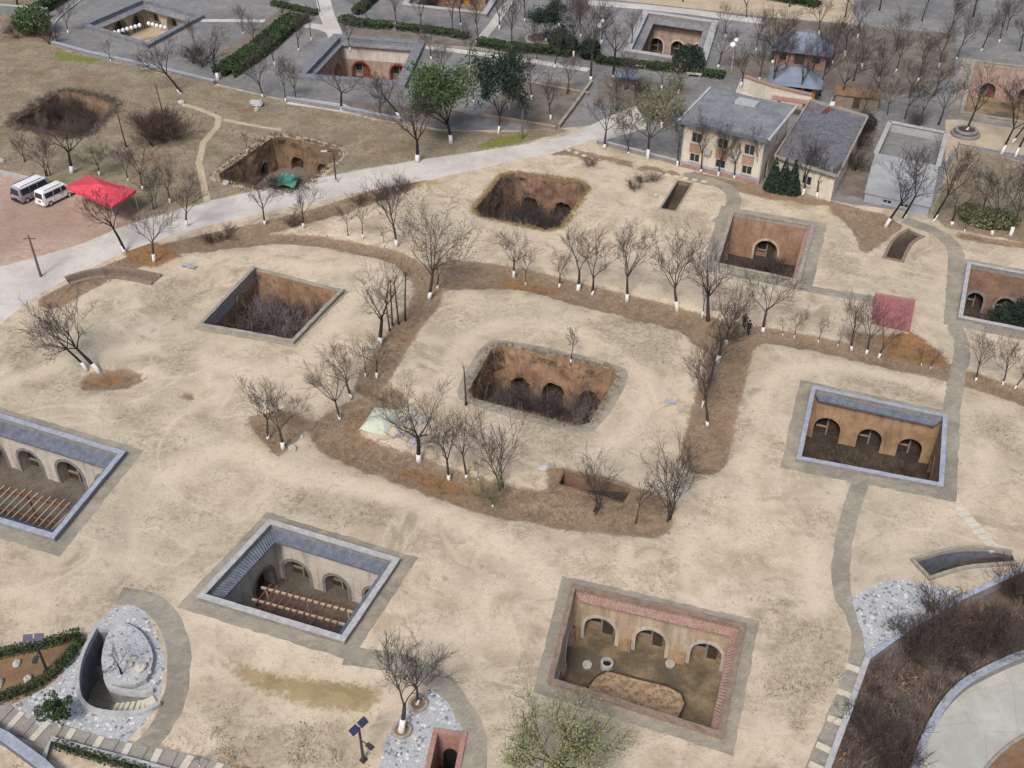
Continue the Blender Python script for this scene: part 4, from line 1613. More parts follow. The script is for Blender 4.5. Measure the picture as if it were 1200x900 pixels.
# stepping slabs
def slabs(line, n, w, d, label, group, pale):
    ln = px(line)
    L = [0]
    for i in range(len(ln) - 1):
        L.append(L[-1] + math.dist(ln[i], ln[i + 1]))
    for k in range(n):
        s = L[-1] * (k + .5) / n
        i = max(j for j in range(len(ln) - 1) if L[j] <= s)
        u = (s - L[i]) / (L[i + 1] - L[i])
        p = Vector(ln[i]).lerp(Vector(ln[i + 1]), u)
        tg = Vector(ln[i + 1]) - Vector(ln[i])
        mb = MB()
        r = random.Random(k * 7 + n)
        mb.box((0, 0, -.05), (d * r.uniform(.9, 1.1), w * r.uniform(.94, 1.06), .15), 0, 0, .97)
        o = build('stepping_slab', mb, M['slab_pale' if pale(k) else 'slab_grey'], None, label=label, category='stepping stone', group=group)
        o.location = (p.x, p.y, gz(p.x, p.y) - .03)
        o.rotation_euler = (0, 0, math.atan2(tg.y, tg.x) + r.uniform(-.05, .05))


slabs([(1005, 769), (998, 790), (985, 825), (972, 860), (955, 905)], 13, .95, .42, 'flat stepping slab in the path beside the thin retaining wall', 'stepping slabs above the brush slope', lambda k: k in (1, 4, 7, 10, 12))
slabs([(1121, 594), (1128, 601), (1162, 640), (1168, 647)], 8, .9, .5, 'pale stepping slab crossing the soil towards the blue grey trench', 'stepping slabs near the trench', lambda k: True)
slabs([(-20, 832), (0, 839), (60, 862), (130, 880), (215, 897), (260, 910)], 17, 1.5, .45, 'flat tread of the paved walk below the stone paving', 'treads of the paved walk', lambda k: k % 2 == 0)
slabs([(662, 175), (690, 183), (740, 195), (792, 207), (830, 214)], 17, .5, .6, 'white stone in the row edging the verge below the plaza', 'white stones along the verge', lambda k: True)

# low walls near the corner and in the village
wall_run('low_wall', px([(-30, 852), (10, 872), (52, 903), (80, 930)]), .5, -.5, .75, M['tile_blue'], 'low blue grey wall below the paved walk', 'wall', M['coping_blue'])
wall_run('low_wall', px([(52, 893), (62, 869), (110, 883), (165, 897), (230, 915)]), .22, -.3, .28, M['brick_grey'], 'thin pale edging wall with a clipped hedge behind it below the paved walk', 'wall', M['coping_white'])
wall_run('low_wall', px([(62, 53), (105, 65), (170, 79), (252, 99)]), .5, -.3, .55, M['brick_grey'], 'long low grey wall between the dry lawn and the village paving', 'wall', M['coping_blue'])
wall_run('low_wall', px([(335, 118), (400, 129), (470, 143)]), .4, -.3, .5, M['brick_grey'], 'low grey wall below the courtyard with red arched doors', 'wall', M['coping_blue'])
wall_run('low_wall', px([(700, 168), (745, 180), (795, 193)]), .35, -.3, .5, M['brick_grey'], 'low pale topped wall between the plaza and the white stone row', 'wall', M['coping_white'])
wall_run('low_wall', px([(693, 98), (676, 122), (655, 150)]), .3, -.2, .45, M['brick_brown'], 'sloping brown garden wall right of the bare garden bed', 'wall', M['coping_stone'])
wall_run('low_wall', px([(604, 96), (645, 104), (690, 112)]), .3, -.2, .4, M['brick_brown'], 'brown garden wall along the far side of the bare garden bed', 'wall', M['coping_stone'])
wall_run('low_wall', px([(566, 138), (600, 143), (652, 152)]), .3, -.2, .4, M['brick_brown'], 'brown garden wall along the near side of the bare garden bed', 'wall', M['coping_stone'])
wall_run('low_wall', px([(0, 203), (80, 222), (118, 231)]), .5, -.2, .25, M['coping_white'], 'pale low wall behind the two parked vans', 'wall', M['coping_white'])
wall_run('low_wall', px([(-60, 10), (0, 17), (58, 22)]), .6, -.2, 1.6, M['tile_grey'], 'grey wall beyond the round green shrub', 'wall', M['coping_white'])
wall_run('kerb', smooth_line(px([(66, 52), (60, 30), (80, 12), (110, -10)]), 2), .25, -.2, .2, M['coping_white'], 'curved white kerb beside the round green shrub', 'kerb')
wall_run('kerb', px([(400, 46), (470, 51), (560, 58), (610, 66)]), .3, -.2, .25, M['coping_stone'], 'stone kerb in front of the village hedge row', 'kerb')
wall_run('kerb', smooth_line(px([(1115, 258), (1150, 272), (1200, 282), (1260, 290)]), 1), .3, -.2, .2, M['brick_brown'], 'brown kerb below the green leaning trees', 'kerb')

# ------------------------------------------------------------------ buildings
def wall_panel(a, b, z0, h, holes, t_, org, mat, name='wall', reveal=.16):
    """outer wall face from a to b (outside to the right of a->b) with rectangular openings; windows are its sub-parts"""
    a, b = Vector(a), Vector(b)
    L = (b - a).length
    e = (b - a) / L
    nout = Vector((e.y, -e.x))

    def P(s, z, d=0.0):
        p = a + e * s - nout * d
        return (p.x, p.y, z0 + z)
    out = [(0, 0), (L, 0), (L, h), (0, h)]
    hs = [[(s1, z1), (s2, z1), (s2, z2), (s1, z2)] for s1, s2, z1, z2, *_ in holes]
    V, Fc, C = cdt([(out, True)] + [(q, True) for q in hs], [], lambda c: inside(c, out) & ~np.any([inside(c, q) for q in hs] or [np.zeros(len(c), bool)], axis=0))
    mb = MB()
    mb.add([P(*p) for p in V], [tuple(f) for f in Fc])
    for q in hs:
        mb.add([P(*p) for p in q] + [P(*p, reveal) for p in q], [(k, (k + 1) % 4, 4 + (k + 1) % 4, 4 + k) for k in range(4)])
    w = build(name, mb, mat, t_, org)
    for s1, s2, z1, z2, kind in holes:
        def bx(nm, x1, x2, y1, y2, d1, d2, m):
            q = MB()
            q.hexa([P(x1, y1, d1), P(x2, y1, d1), P(x2, y1, d2), P(x1, y1, d2), P(x1, y2, d1), P(x2, y2, d1), P(x2, y2, d2), P(x1, y2, d2)])
            build(nm, q, m, w, org)
        if kind == 'door':
            bx('door', s1 + .03, s2 - .03, z1, z2 - .03, reveal - .06, reveal + .02, M['door_wood'])
            continue
        bx('window_pane', s1, s2, z1, z2, reveal - .01, reveal + .03, M['glass'])
        f = .07
        for x1, x2, y1, y2 in ((s1, s1 + f, z1, z2), (s2 - f, s2, z1, z2), ((s1 + s2 - f) / 2, (s1 + s2 + f) / 2, z1 + f, z2 - f)):
            bx('window_frame', x1, x2, y1, y2, reveal - .07, reveal - .012, M['frame_pale'])
        bx('window_frame', s1 + f, s2 - f, z1, z1 + f, reveal - .07, reveal - .012, M['frame_pale'])
        bx('window_frame', s1 + f, s2 - f, z2 - f, z2, reveal - .07, reveal - .012, M['frame_pale'])
        bx('window_sill', s1 - .08, s2 + .08, z1 - .09, z1 - .004, -.12, .02, M['coping_white'])
    return w


def house():
    fl, fr = Vector(G2(797, 194)), Vector(G2(889, 216))
    e = (fr - fl).normalized()
    nb = Vector((-e.y, e.x))
    W = (fr - fl).length
    H = 5.6
    D = 8.5
    bl, br = fl + nb * D, fr + nb * D
    org = (fl.x, fl.y, 0)
    t = thing('house', org, 'two storey cream house with mottled grey roof and rust pink window bands', 'house')
    cols = [W * .17, W * .5, W * .83]
    hol = []
    for s in cols:
        hol += [(s - .62, s + .62, 3.25, 4.5, 'w'), (s - .62, s + .62, .85, 1.9, 'w')]
    wall_panel(fl, fr, 0, H, hol, t, org, M['cream'])
    wall_panel(fr, br, 0, H, [(D * .5, D * .5 + .9, 3.3, 4.4, 'w'), (D * .2, D * .2 + .9, 0, 2.1, 'door')], t, org, M['cream'])
    wall_panel(br, bl, 0, H, [(2, 3.2, 3.2, 4.4, 'w'), (5, 6.2, 3.2, 4.4, 'w'), (2, 3.2, .9, 2.0, 'w'), (5, 6.2, 0, 2.1, 'door')], t, org, M['cream'])
    wall_panel(bl, fl, 0, H, [(D * .4, D * .4 + 1.0, 3.3, 4.4, 'w')], t, org, M['cream'])
    for s in cols:      # pink panels between the upper and lower windows
        mb = MB()
        a, b = fl + e * (s - .72), fl + e * (s + .72)
        o = -nb * .035
        mb.hexa([(*(a + o), 2.0), (*(b + o), 2.0), (*(b - o), 2.0), (*(a - o), 2.0), (*(a + o), 3.12), (*(b + o), 3.12), (*(b - o), 3.12), (*(a - o), 3.12)])
        build('pink_panel', mb, M['pinkband'], t, org)
    for z0, z1, m, nm in ((0, .42, 'brick_red', 'brick_plinth'), (.42, .7, 'bluebase', 'blue_band')):
        mb = MB()
        a, b = fl - e * .02, fr + e * .02
        o = -nb * (.06 if z0 == 0 else .045)
        mb.hexa([(*(a + o), z0), (*(b + o), z0), (*(b - o), z0), (*(a - o), z0), (*(a + o), z1), (*(b + o), z1), (*(b - o), z1), (*(a - o), z1)])
        build(nm, mb, M[m], t, org)
    # shallow pitched slab roof with overhang
    ov = .55
    A, B, C, Dd = fl - e * ov - nb * ov, fr + e * ov - nb * ov, br + e * ov + nb * ov, bl - e * ov + nb * ov
    mb = MB()
    zf, zb = H + .05, H + .75
    mb.hexa([(*A, zf - .15), (*B, zf - .15), (*C, zb - .15), (*Dd, zb - .15), (*A, zf + .1), (*B, zf + .1), (*C, zb + .1), (*Dd, zb + .1)])
    rf = build('roof', mb, M['roof_grey'], t, org)
    for p, q in ((A, Dd), (B, C)):
        mb = MB()
        mb.bar((*p, zf + .14), (*q, zb + .14), .28, .2)
        build('verge_trim', mb, M['coping_white'], rf, org)
    mb = MB()
    mb.bar((*A, zf + .02), (*B, zf + .02), .3, .36)
    build('eaves_board', mb, M['tile_blue'], rf, org)
    mb = MB()
    p = (Dd + C) / 2 - nb * 2
    mb.box((p.x, p.y, H + .4), (2.6, 1.4, .6), math.atan2(e.y, e.x))
    build('roof_patch', mb, M['slab'], rf, org)
    for s in (W * .34, W * .67):
        mb = MB()
        p = fl + e * s - nb * .28
        mb.box((p.x, p.y, 2.35), (.8, .36, .55), math.atan2(e.y, e.x))
        build('air_conditioner', mb, M['coping_white'], t, org)
    for s in (.08, W - .08):
        mb = MB()
        p = fl + e * s - nb * .09
        mb.tube([(p.x, p.y, 0), (p.x, p.y, H - .05)], [.055, .055], 6)
        build('downpipe', mb, M['metal_pale'], t, org)
    return e, nb


HE, HN = house()


def flat_house(fl, fr, bl, H, label, roofm, wallm, par=.35, holes=()):
    fl, fr, bl = Vector(fl), Vector(fr), Vector(bl)
    br = fr + (bl - fl)
    e = (fr - fl).normalized()
    nb = (bl - fl).normalized()
    org = (fl.x, fl.y, 0)
    t = thing('house', org, label, 'house')
    wall_panel(fl, fr, 0, H, list(holes), t, org, M[wallm])
    wall_panel(fr, br, 0, H, [(2, 3, .9, 2.0, 'w')], t, org, M[wallm])
    wall_panel(br, bl, 0, H, [], t, org, M[wallm])
    wall_panel(bl, fl, 0, H, [(2, 3, .9, 2.0, 'w')], t, org, M[wallm])
    mb = MB()
    o = .3
    q = [fl - e * o - nb * o, fr + e * o - nb * o, br + e * o + nb * o, bl - e * o + nb * o]
    mb.prism([tuple(x) for x in q], H - .12, H + .1)
    rf = build('roof', mb, M[roofm], t, org)
    for i in range(4):
        a, b = q[i], q[(i + 1) % 4]
        d = (b - a).normalized() * .1
        mb = MB()
        mb.bar((*(a + d), H + .1 + par / 2), (*(b - d), H + .1 + par / 2), .2, par)
        build('roof_parapet', mb, M['coping_white' if roofm != 'roof_dark' else 'coping_stone'], rf, org)
    return t


Hb = 3.1
flat_house(G2(911, 185, Hb), G2(979, 207, Hb), G2(951, 121, Hb), Hb, 'single storey cream house with dark flat roof and stone parapet', 'roof_dark', 'cream', .3,
           [(3.4, 4.6, 1.0, 2.1, 'w'), (1.2, 2.1, 0, 2.1, 'door')])
# banner and white sign on its roof
g = G(972, 131, 3.4)
t = thing('roof_flag', (g.x, g.y, 3.2), 'small red flag with a white panel on the dark flat roof', 'flag')
mb = MB()
mb.tube([(0, 0, -.15), (0, 0, 2.2)], [.04, .03], 6)
build('flag_pole', mb, M['metal_pale'], t)
mb = MB()
mb.hexa([(-1.1, -.3, .1), (.0, -.05, .2), (.0, 0, .2), (-1.1, -.25, .1), (-.8, -.3, .5), (0, -.05, 1.0), (0, 0, 1.0), (-.8, -.25, .5)])
build('flag_cloth', mb, M['door_red'], t)
mb = MB()
mb.box((.15, 0, 1.0), (.6, .08, .5), .2)
build('white_panel', mb, M['globe'], t)


def open_yard():
    H = 1.15
    fl, fr = Vector(G2(1012, 236)), Vector(G2(1087, 253))
    ml, mr = Vector(G2(1026, 181, H)), Vector(G2(1099, 196, H))
    e = (fr - fl).normalized()
    ml = fl + (ml - fl) - e * 0
    flat = [fl, fr, mr, ml]
    org = (fl.x, fl.y, 0)
    t = thing('flat_annex', org, 'pale flat roofed annex with a white walled open yard behind it', 'building')
    W = (fr - fl).length
    wall_panel(fl, fr, 0, H, [(2, 3, .3, .8, 'w'), (W - 3.2, W - 2.2, .3, .8, 'w')], t, org, M['bluebase'])
    wall_panel(fr, mr, 0, H, [], t, org, M['cream'])
    wall_panel(mr, ml, 0, H, [], t, org, M['cream'])
    wall_panel(ml, fl, 0, H, [], t, org, M['cream'])
    c = sum(flat, Vector((0, 0))) / 4
    mb = MB()
    mb.prism([tuple(c + (p - c) * 1.03) for p in flat], H - .05, H + .14)
    build('roof', mb, M['slab'], t, org)
    nb = (ml - fl).normalized()
    bl, br = Vector(G2(1043, 143, H)), Vector(G2(1109, 156, H))
    for a, b in ((ml + nb * .2, bl), (bl, br), (br, mr + nb * .2)):
        mb = MB()
        mb.bar((*a, H / 2), (*b, H / 2), .24, H)
        w = build('yard_wall', mb, M['slab'], t, org)
        mb = MB()
        mb.bar((*a, H + .05), (*b, H + .05), .55, .12)
        build('coping', mb, M['coping_white'], w, org)


open_yard()


def hip_pavilion(p, w, d, H, rise, rz, label, wallm, roofm, n_post=0):
    t = thing('pavilion', p, label, 'pavilion', rz=rz)
    if not n_post:
        mb = MB()
        mb.box((0, 0, 0), (w, d, H))
        build('wall', mb, M[wallm], t)
        mb = MB()
        mb.box((0, -d / 2, .0), (1.4, .12, 2.1))
        build('door', mb, M['door_wood'], t)
        for s in (-1, 1):
            mb = MB()
            mb.box((s * w * .32, -d / 2, .9), (1.0, .1, 1.0))
            build('window', mb, M['glass'], t)
    else:
        for sx in (-1, 1):
            for sy in (-1, 1):
                mb = MB()
                mb.tube([(sx * w / 2, sy * d / 2, 0), (sx * w / 2, sy * d / 2, H)], [.14, .13], 8)
                build('post', mb, M[wallm], t)
        mb = MB()
        mb.box((0, 0, 0), (w + .8, d + .8, .2))
        build('plinth', mb, M['slab'], t)
    o = .7
    x, y2 = w / 2 + o, d / 2 + o
    k = max(0, x - y2)
    # curved hip roof in three rings
    rings = []
    for u, z in ((1.0, H - .1), (.72, H + rise * .16), (.4, H + rise * .5)):
        rings.append([(sx * (k + (x - k) * u), sy * y2 * u, z + (.12 if u == 1 else 0)) for sx, sy in ((-1, -1), (1, -1), (1, 1), (-1, 1))])
    mb = MB()
    vs = [q for r in rings for q in r] + [(-k - .01, 0, H + rise), (k + .01, 0, H + rise)]
    fs = []
    for i in range(2):
        for j in range(4):
            fs.append((4 * i + j, 4 * i + (j + 1) % 4, 4 * i + 4 + (j + 1) % 4, 4 * i + 4 + j))
    fs += [(8, 9, 13, 12), (9, 10, 13), (10, 11, 12, 13), (11, 8, 12), (3, 2, 1, 0)]
    mb.add(vs, fs)
    rf = build('roof', mb, M[roofm], t)
    mb = MB()
    mb.bar((-k - .3, 0, H + rise + .05), (k + .3, 0, H + rise + .05), .25, .3)
    build('ridge', mb, M['tile_grey'], rf)
    for q, e in zip(rings[0], (12, 13, 13, 12)):
        mb = MB()
        pr = [q] + [rings[i][rings[0].index(q)] for i in (1, 2)] + [vs[e]]
        mb.tube([(a, b, c + .05) for a, b, c in pr], [.1] * 4, 5)
        build('hip_ridge', mb, M['tile_grey'], rf)


g = G(938, 72)
hip_pavilion((g.x, g.y, 0), 7.4, 5.0, 2.2, 2.2, -.35, 'larger pavilion with blue grey hipped roof behind the orange walled one', 'pinkband', 'slate_blue')
g = G(930, 112)
hip_pavilion((g.x, g.y, 0), 5.6, 3.6, 2.1, 2.0, -.3, 'small pavilion with blue hipped roof and bright orange walls', 'orange_wall', 'slate_blue')
g = G(1003, 122)
mb = MB()
mb.box((0, 0, 0), (5.5, 3.0, 1.6), -.3)
mb.box((0, 0, 1.6), (6.0, 3.4, .2), -.3)
t = thing('shed', (g.x, g.y, 0), 'low brown shed beside the dark flat roof', 'shed')
m1 = MB()
m1.box((0, 0, 0), (5.5, 3.0, 1.6), -.3)
build('wall', m1, M['brick_brown'], t)
m1 = MB()
m1.box((0, 0, 1.597), (6.0, 3.4, .2), -.3)
build('roof', m1, M['litter'], t)
m1 = MB()
m1.box((-.44, -1.43, 0), (.9, .1, 1.4), -.3)
build('door', m1, M['door_wood'], t)
g = G(925, 137)
t = thing('garden_gate', (g.x, g.y, 0), 'red brown gate roof with pale ridge between the two cream houses', 'gate')
a0 = -.37
m1 = MB()
for s in (-1, 1):
    q = rot2(s * 1.6, 0, a0)
    m1 = MB()
    m1.box((q[0], q[1], 0), (.35, .6, 2.3), a0)
    build('gate_pier', m1, M['cream'], t)
m1 = MB()
m1.box((0, 0, 2.297), (5.0, 1.8, .2), a0)
build('roof', m1, M['brick_red'], t)
m1 = MB()
m1.box((0, .5, 2.49), (5.2, .5, .22), a0)
build('ridge', m1, M['cream'], t)


# long wall behind the houses
wall_run('garden_wall', px([(871, 108), (905, 120), (948, 130)]), .35, 0, 2.2, M['cream'], 'cream garden wall with orange coping between the houses and the pavilions', 'wall', M['pinkband'], .15, .3)

# ------------------------------------------------------------------ canopy, vans, poles, lamps
def canopy():
    z = 2.5
    c = [G(77, 219, z), G(103, 206, z), G(159, 223, z), G(131, 243, z)]
    ctr = sum(c, Vector()) / 4
    org = (ctr.x, ctr.y, 0)
    t = thing('canopy', org, 'bright red fabric canopy on thin poles beside the two vans', 'canopy')
    n = 8
    mb = MB()
    for i in range(n + 1):
        for j in range(n + 1):
            u, v = i / n, j / n
            p = c[0].lerp(c[1], u).lerp(c[3].lerp(c[2], u), v)
            hgt = .75 * (1 - max(abs(u - .5), abs(v - .5)) * 2) + .05 * math.sin(u * 9) * math.sin(v * 7)
            mb.v.append((p.x, p.y, z + hgt))
    for i in range(n):
        for j in range(n):
            a = i * (n + 1) + j
            mb.f.append((a, a + 1, a + n + 2, a + n + 1))
            mb.m.append(0)
    rf = build('fabric_roof', mb, M['red_cloth'], t, org)
    for i in range(4):
        a, b = c[i], c[(i + 1) % 4]
        mb = MB()
        mb.hexa([(a.x, a.y, z - .28), (b.x, b.y, z - .28), (b.x + .02, b.y + .02, z - .28), (a.x + .02, a.y + .02, z - .28),
                 (a.x, a.y, z + .02), (b.x, b.y, z + .02), (b.x + .02, b.y + .02, z + .02), (a.x + .02, a.y + .02, z + .02)])
        build('valance', mb, M['red_cloth'], rf, org)
    for p in c:
        q = p.lerp(ctr, .06)
        mb = MB()
        mb.tube([(q.x, q.y, 0), (q.x, q.y, z + .03)], [.045, .045], 8)
        build('leg', mb, M['metal_pale'], t, org)


canopy()


def van(p, rz, label, L, W, H, body, roofm):
    """nose towards +x"""
    t = thing('van', p, label, 'van', 'vans parked by the red canopy', rz)
    prof = [(-L / 2, .32), (-L / 2 - .03, .9), (-L / 2 + .12, H - .1), (-L / 2 + .35, H), (L / 2 - 1.25, H), (L / 2 - .95, H - .08), (L / 2 - .32, 1.05), (L / 2, .85), (L / 2 + .02, .35)]
    mb = MB()
    n = len(prof)
    ys = [(-W / 2, .80), (-W / 2 + .05, .97), (-W / 2 + .14, 1.0), (W / 2 - .14, 1.0), (W / 2 - .05, .97), (W / 2, .80)]
    for y2, k in ys:
        for x, z in prof:
            tum = max(0, (z - .95)) * .13 * (1 if y2 < 0 else -1)
            zz = z if abs(y2) < W / 2 - .1 else min(z, H - (.05 if abs(y2) < W / 2 - .01 else .14))
            mb.v.append((x * (1 if abs(y2) < W / 2 - .02 else .985), y2 + tum, zz))
    for i in range(len(ys) - 1):
        for j in range(n):
            j2 = (j + 1) % n
            top = 3 <= j <= 4
            mb.f.append((i * n + j, i * n + j2, (i + 1) * n + j2, (i + 1) * n + j))
            mb.m.append(1 if top else 0)
    mb.f += [tuple(range(n)), tuple((len(ys) - 1) * n + j for j in reversed(range(n)))]
    mb.m += [0, 0]
    build('body', mb, [M[body], M[roofm]], t)

    def quad(nm, pts, m, off=.0):
        q = MB()
        q.add(pts, [(0, 1, 2, 3)])
        return build(nm, q, m, t)
    for s in (-1, 1):
        for x1, x2 in ((-L / 2 + .3, -L / 2 + 1.35), (-L / 2 + 1.45, -L / 2 + 2.4), (-L / 2 + 2.5, L / 2 - 1.12)):
            z1, z2 = 1.06, H - .24
            q = MB()
            f = lambda z, d: s * (W / 2 + d - (z - .95) * .13)
            q.hexa([(x1, f(z1, .012), z1), (x2 + .25 * (x2 > L / 2 - 1.2), f(z1, .012), z1), (x2 + .25 * (x2 > L / 2 - 1.2), f(z1, -.05), z1), (x1, f(z1, -.05), z1),
                    (x1, f(z2, .012), z2), (x2, f(z2, .012), z2), (x2, f(z2, -.05), z2), (x1, f(z2, -.05), z2)])
            build('side_window', q, M['glass'], t)
    zb1, zb2 = 1.05, H - .22
    q = MB()
    q.hexa([(-L / 2 - .035, -W / 2 + .2, zb1), (-L / 2 - .035, W / 2 - .2, zb1), (-L / 2 + .2, W / 2 - .2, zb1), (-L / 2 + .2, -W / 2 + .2, zb1),
            (-L / 2 + .055, -W / 2 + .28, zb2), (-L / 2 + .055, W / 2 - .28, zb2), (-L / 2 + .3, W / 2 - .28, zb2), (-L / 2 + .3, -W / 2 + .28, zb2)])
    build('rear_window', q, M['glass'], t)
    q = MB()
    q.hexa([(L / 2 - .36, -W / 2 + .15, 1.12), (L / 2 - .36, W / 2 - .15, 1.12), (L / 2 - .6, W / 2 - .15, 1.12), (L / 2 - .6, -W / 2 + .15, 1.12),
            (L / 2 - .86, -W / 2 + .26, H - .14), (L / 2 - .86, W / 2 - .26, H - .14), (L / 2 - 1.2, W / 2 - .26, H - .14), (L / 2 - 1.2, -W / 2 + .26, H - .14)])
    build('windscreen', q, M['glass'], t)
    for sx in (-L / 2 + .75, L / 2 - .8):
        for s in (-1, 1):
            mb = MB()
            mb.tube([(sx, s * (W / 2 - .2), .32), (sx, s * (W / 2 + .01), .32)], [.32, .32], 16)
            wh = build('wheel', mb, M['tyre'], t)
            mb = MB()
            mb.tube([(sx, s * (W / 2 - .05), .32), (sx, s * (W / 2 + .02), .32)], [.19, .18], 12)
            build('rim', mb, M['metal_pale'], wh)
    for s in (-1, 1):
        mb = MB()
        mb.box((-L / 2 - .01, s * (W / 2 - .13), .75), (.06, .14, .4))
        build('tail_light', mb, M['lamp_red'], t)
        mb = MB()
        mb.box((L / 2 - .08, s * (W / 2 - .25), .72), (.16, .34, .18))
        build('headlight', mb, M['metal_pale'], t)
        mb = MB()
        mb.box((L / 2 - .75, s * (W / 2 + .08), 1.08), (.1, .18, .2))
        build('mirror', mb, M['metal'], t)
    for s in (-1, 1):
        for x in (-L / 2 + 1.4, -L / 2 + 2.45, L / 2 - .95):
            mb = MB()
            mb.box((x, s * (W / 2 + .002), .45), (.02, .012, .55))
            build('door_seam', mb, M['tyre'], t)
        for x in (-L / 2 + 2.3, L / 2 - 1.5):
            mb = MB()
            mb.box((x, s * (W / 2 + .012), .92), (.2, .03, .05))
            build('door_handle', mb, M['metal'], t)
        mb = MB()
        mb.bar((-L / 2 + .5, s * (W / 2 - .26), H + .04), (L / 2 - 1.4, s * (W / 2 - .26), H + .04), .04, .06)
        build('roof_rail', mb, M['metal'], t)
    mb = MB()
    mb.box((-L / 2 - .05, 0, .62), (.03, .46, .15))
    build('number_plate', mb, M['solar'], t)
    for x in (-L / 2 - .02, L / 2 - .02):
        mb = MB()
        mb.box((x, 0, .3), (.16, W - .1, .26))
        build('bumper', mb, M['tyre' if body == 'van_grey' else 'van_white'], t)


VA = math.radians(58)
g = G(41, 229)
van((g.x, g.y, 0), VA, 'silver mauve van with pale roof, farther from the red canopy', 4.7, 1.8, 1.95, 'van_grey', 'van_white')
g = G(66, 234)
van((g.x, g.y, 0), VA, 'white van parked next to the red canopy', 4.1, 1.65, 1.85, 'van_white', 'van_white')


def utility_pole(p, H, label, arms=True, name='utility_pole', lean=0.0):
    t = thing(name, p, label, 'pole')
    mb = MB()
    mb.tube([(0, 0, -.1), (lean * .5, 0, H / 2), (lean, 0, H)], [.14, .12, .09], 8)
    build('pole', mb, M['pole'], t)
    if arms:
        mb = MB()
        mb.bar((lean - .6, 0, H - .35), (lean + .6, 0, H - .35), .1, .1)
        build('crossarm', mb, M['pole'], t)
        for s in (-.5, 0, .5):
            mb = MB()
            lathe(mb, (lean + s, 0, H - .31), [(.04, 0), (.06, .05), (.03, .14)], 8)
            build('insulator', mb, M['coping_white'], t)


for a, b, ty, lab, arm in [(48, 324, 276, 'brown utility pole at the lower edge of the brick parking area', True), (612, 163, 128, 'dark short pole at the road edge below the garden bed', False)]:
    g = G(a, b)
    utility_pole((g.x, g.y, 0), height_to(a, b, ty), lab, arm)


def street_lamp(p, H, label):
    t = thing('street_lamp', p, label, 'lamp')
    mb = MB()
    mb.tube([(0, 0, -.1), (0, 0, H)], [.1, .06], 8)
    build('pole', mb, M['metal'], t)
    mb = MB()
    mb.bar((0, 0, H), (-.9, -.1, H + .15), .06, .06)
    build('arm', mb, M['metal'], t)
    mb = MB()
    mb.box((-1.0, -.1, H + .08), (.7, .28, .14))
    build('lamp_head', mb, M['metal_pale'], t)
    mb = MB()
    mb.box((0, 0, 0), (.4, .4, .3))
    build('base', mb, M['coping_white'], t)


g = G(394, 213)
street_lamp((g.x, g.y, gz(g.x, g.y)), height_to(394, 213, 178), 'dark street lamp standing between the crumbling pit and the road')


def solar_lamp(p, H, rz, label, two=True):
    t = thing('solar_lamp', p, label, 'lamp', rz=rz)
    mb = MB()
    mb.tube([(0, 0, -.1), (0, 0, H)], [.10, .07], 10)
    build('pole', mb, M['metal'], t)
    for s in (-1, 1):
        mb = MB()
        c = Vector((s * .34, 0, H + .08))
        ex, ey = Vector((.28, 0, 0)), Vector((0, .19, .12))
        nz = ex.cross(ey).normalized() * .03
        mb.hexa([tuple(c - ex - ey - nz), tuple(c + ex - ey - nz), tuple(c + ex + ey - nz), tuple(c - ex + ey - nz),
                 tuple(c - ex - ey + nz), tuple(c + ex - ey + nz), tuple(c + ex + ey + nz), tuple(c - ex + ey + nz)])
        build('solar_panel', mb, M['solar_dark'], t)
    mb = MB()
    mb.bar((-.7, 0, H + .02), (.7, 0, H + .02), .06, .06)
    build('panel_bracket', mb, M['metal_pale'], t)
    mb = MB()
    mb.bar((0, 0, H * .62), (0, -.6, H * .64), .05, .05)
    build('arm', mb, M['metal'], t)
    mb = MB()
    mb.box((0, -.75, H * .64 - .06), (.3, .5, .1))
    build('lamp_head', mb, M['metal'], t)
    mb = MB()
    mb.box((0, 0, 0), (.36, .36, .1))
    build('base_plate', mb, M['metal'], t)


g = G(55, 786)
solar_lamp((g.x, g.y, 0), height_to(55, 786, 748), .1, 'solar lamp with flat panels in the brown hedge bordered bed')
g = G(426, 891)
solar_lamp((g.x, g.y, gz(g.x, g.y)), height_to(426, 891, 852), .9, 'solar lamp with blue panels on the pale soil near the planter trees')


def globe_lamp(p, H, label):
    t = thing('globe_lamp', p, label, 'lamp')
    mb = MB()
    mb.tube([(0, 0, -.05), (0, 0, H)], [.07, .05], 8)
    build('pole', mb, M['metal_pale'], t)
    for s, z, r in ((-.25, H - .1, .42), (.15, H + .6, .32)):
        mb = MB()
        lathe(mb, (s, 0, z), [(r * math.sin(math.pi * k / 8) + .01, -r * math.cos(math.pi * k / 8)) for k in range(9)], 14)
        build('globe', mb, M['globe'], t, smooth=True)


for a, b, ty, lab in [(703, 62, 30, 'double white globe lamp among the tall village trees'), (857, 84, 52, 'double white globe lamp right of the tan walled village courtyard')]:
    g = G(a, b)
    globe_lamp((g.x, g.y, 0), height_to(a, b, ty), lab)

# dark benches by the village hedge
for a, b in [(748, 80), (813, 90)]:
    g = G(a, b)
    t = thing('bench', (g.x, g.y, 0), 'pale stone bench standing against the village hedge', 'bench', 'benches by the village hedge', -.25)
    mb = MB()
    mb.box((0, 0, .4), (2.2, .55, .12))
    build('seat', mb, M['coping_white'], t)
    for s in (-.8, .8):
        mb = MB()
        mb.box((s, 0, 0), (.25, .45, .403))
        build('leg', mb, M['coping_stone'], t)


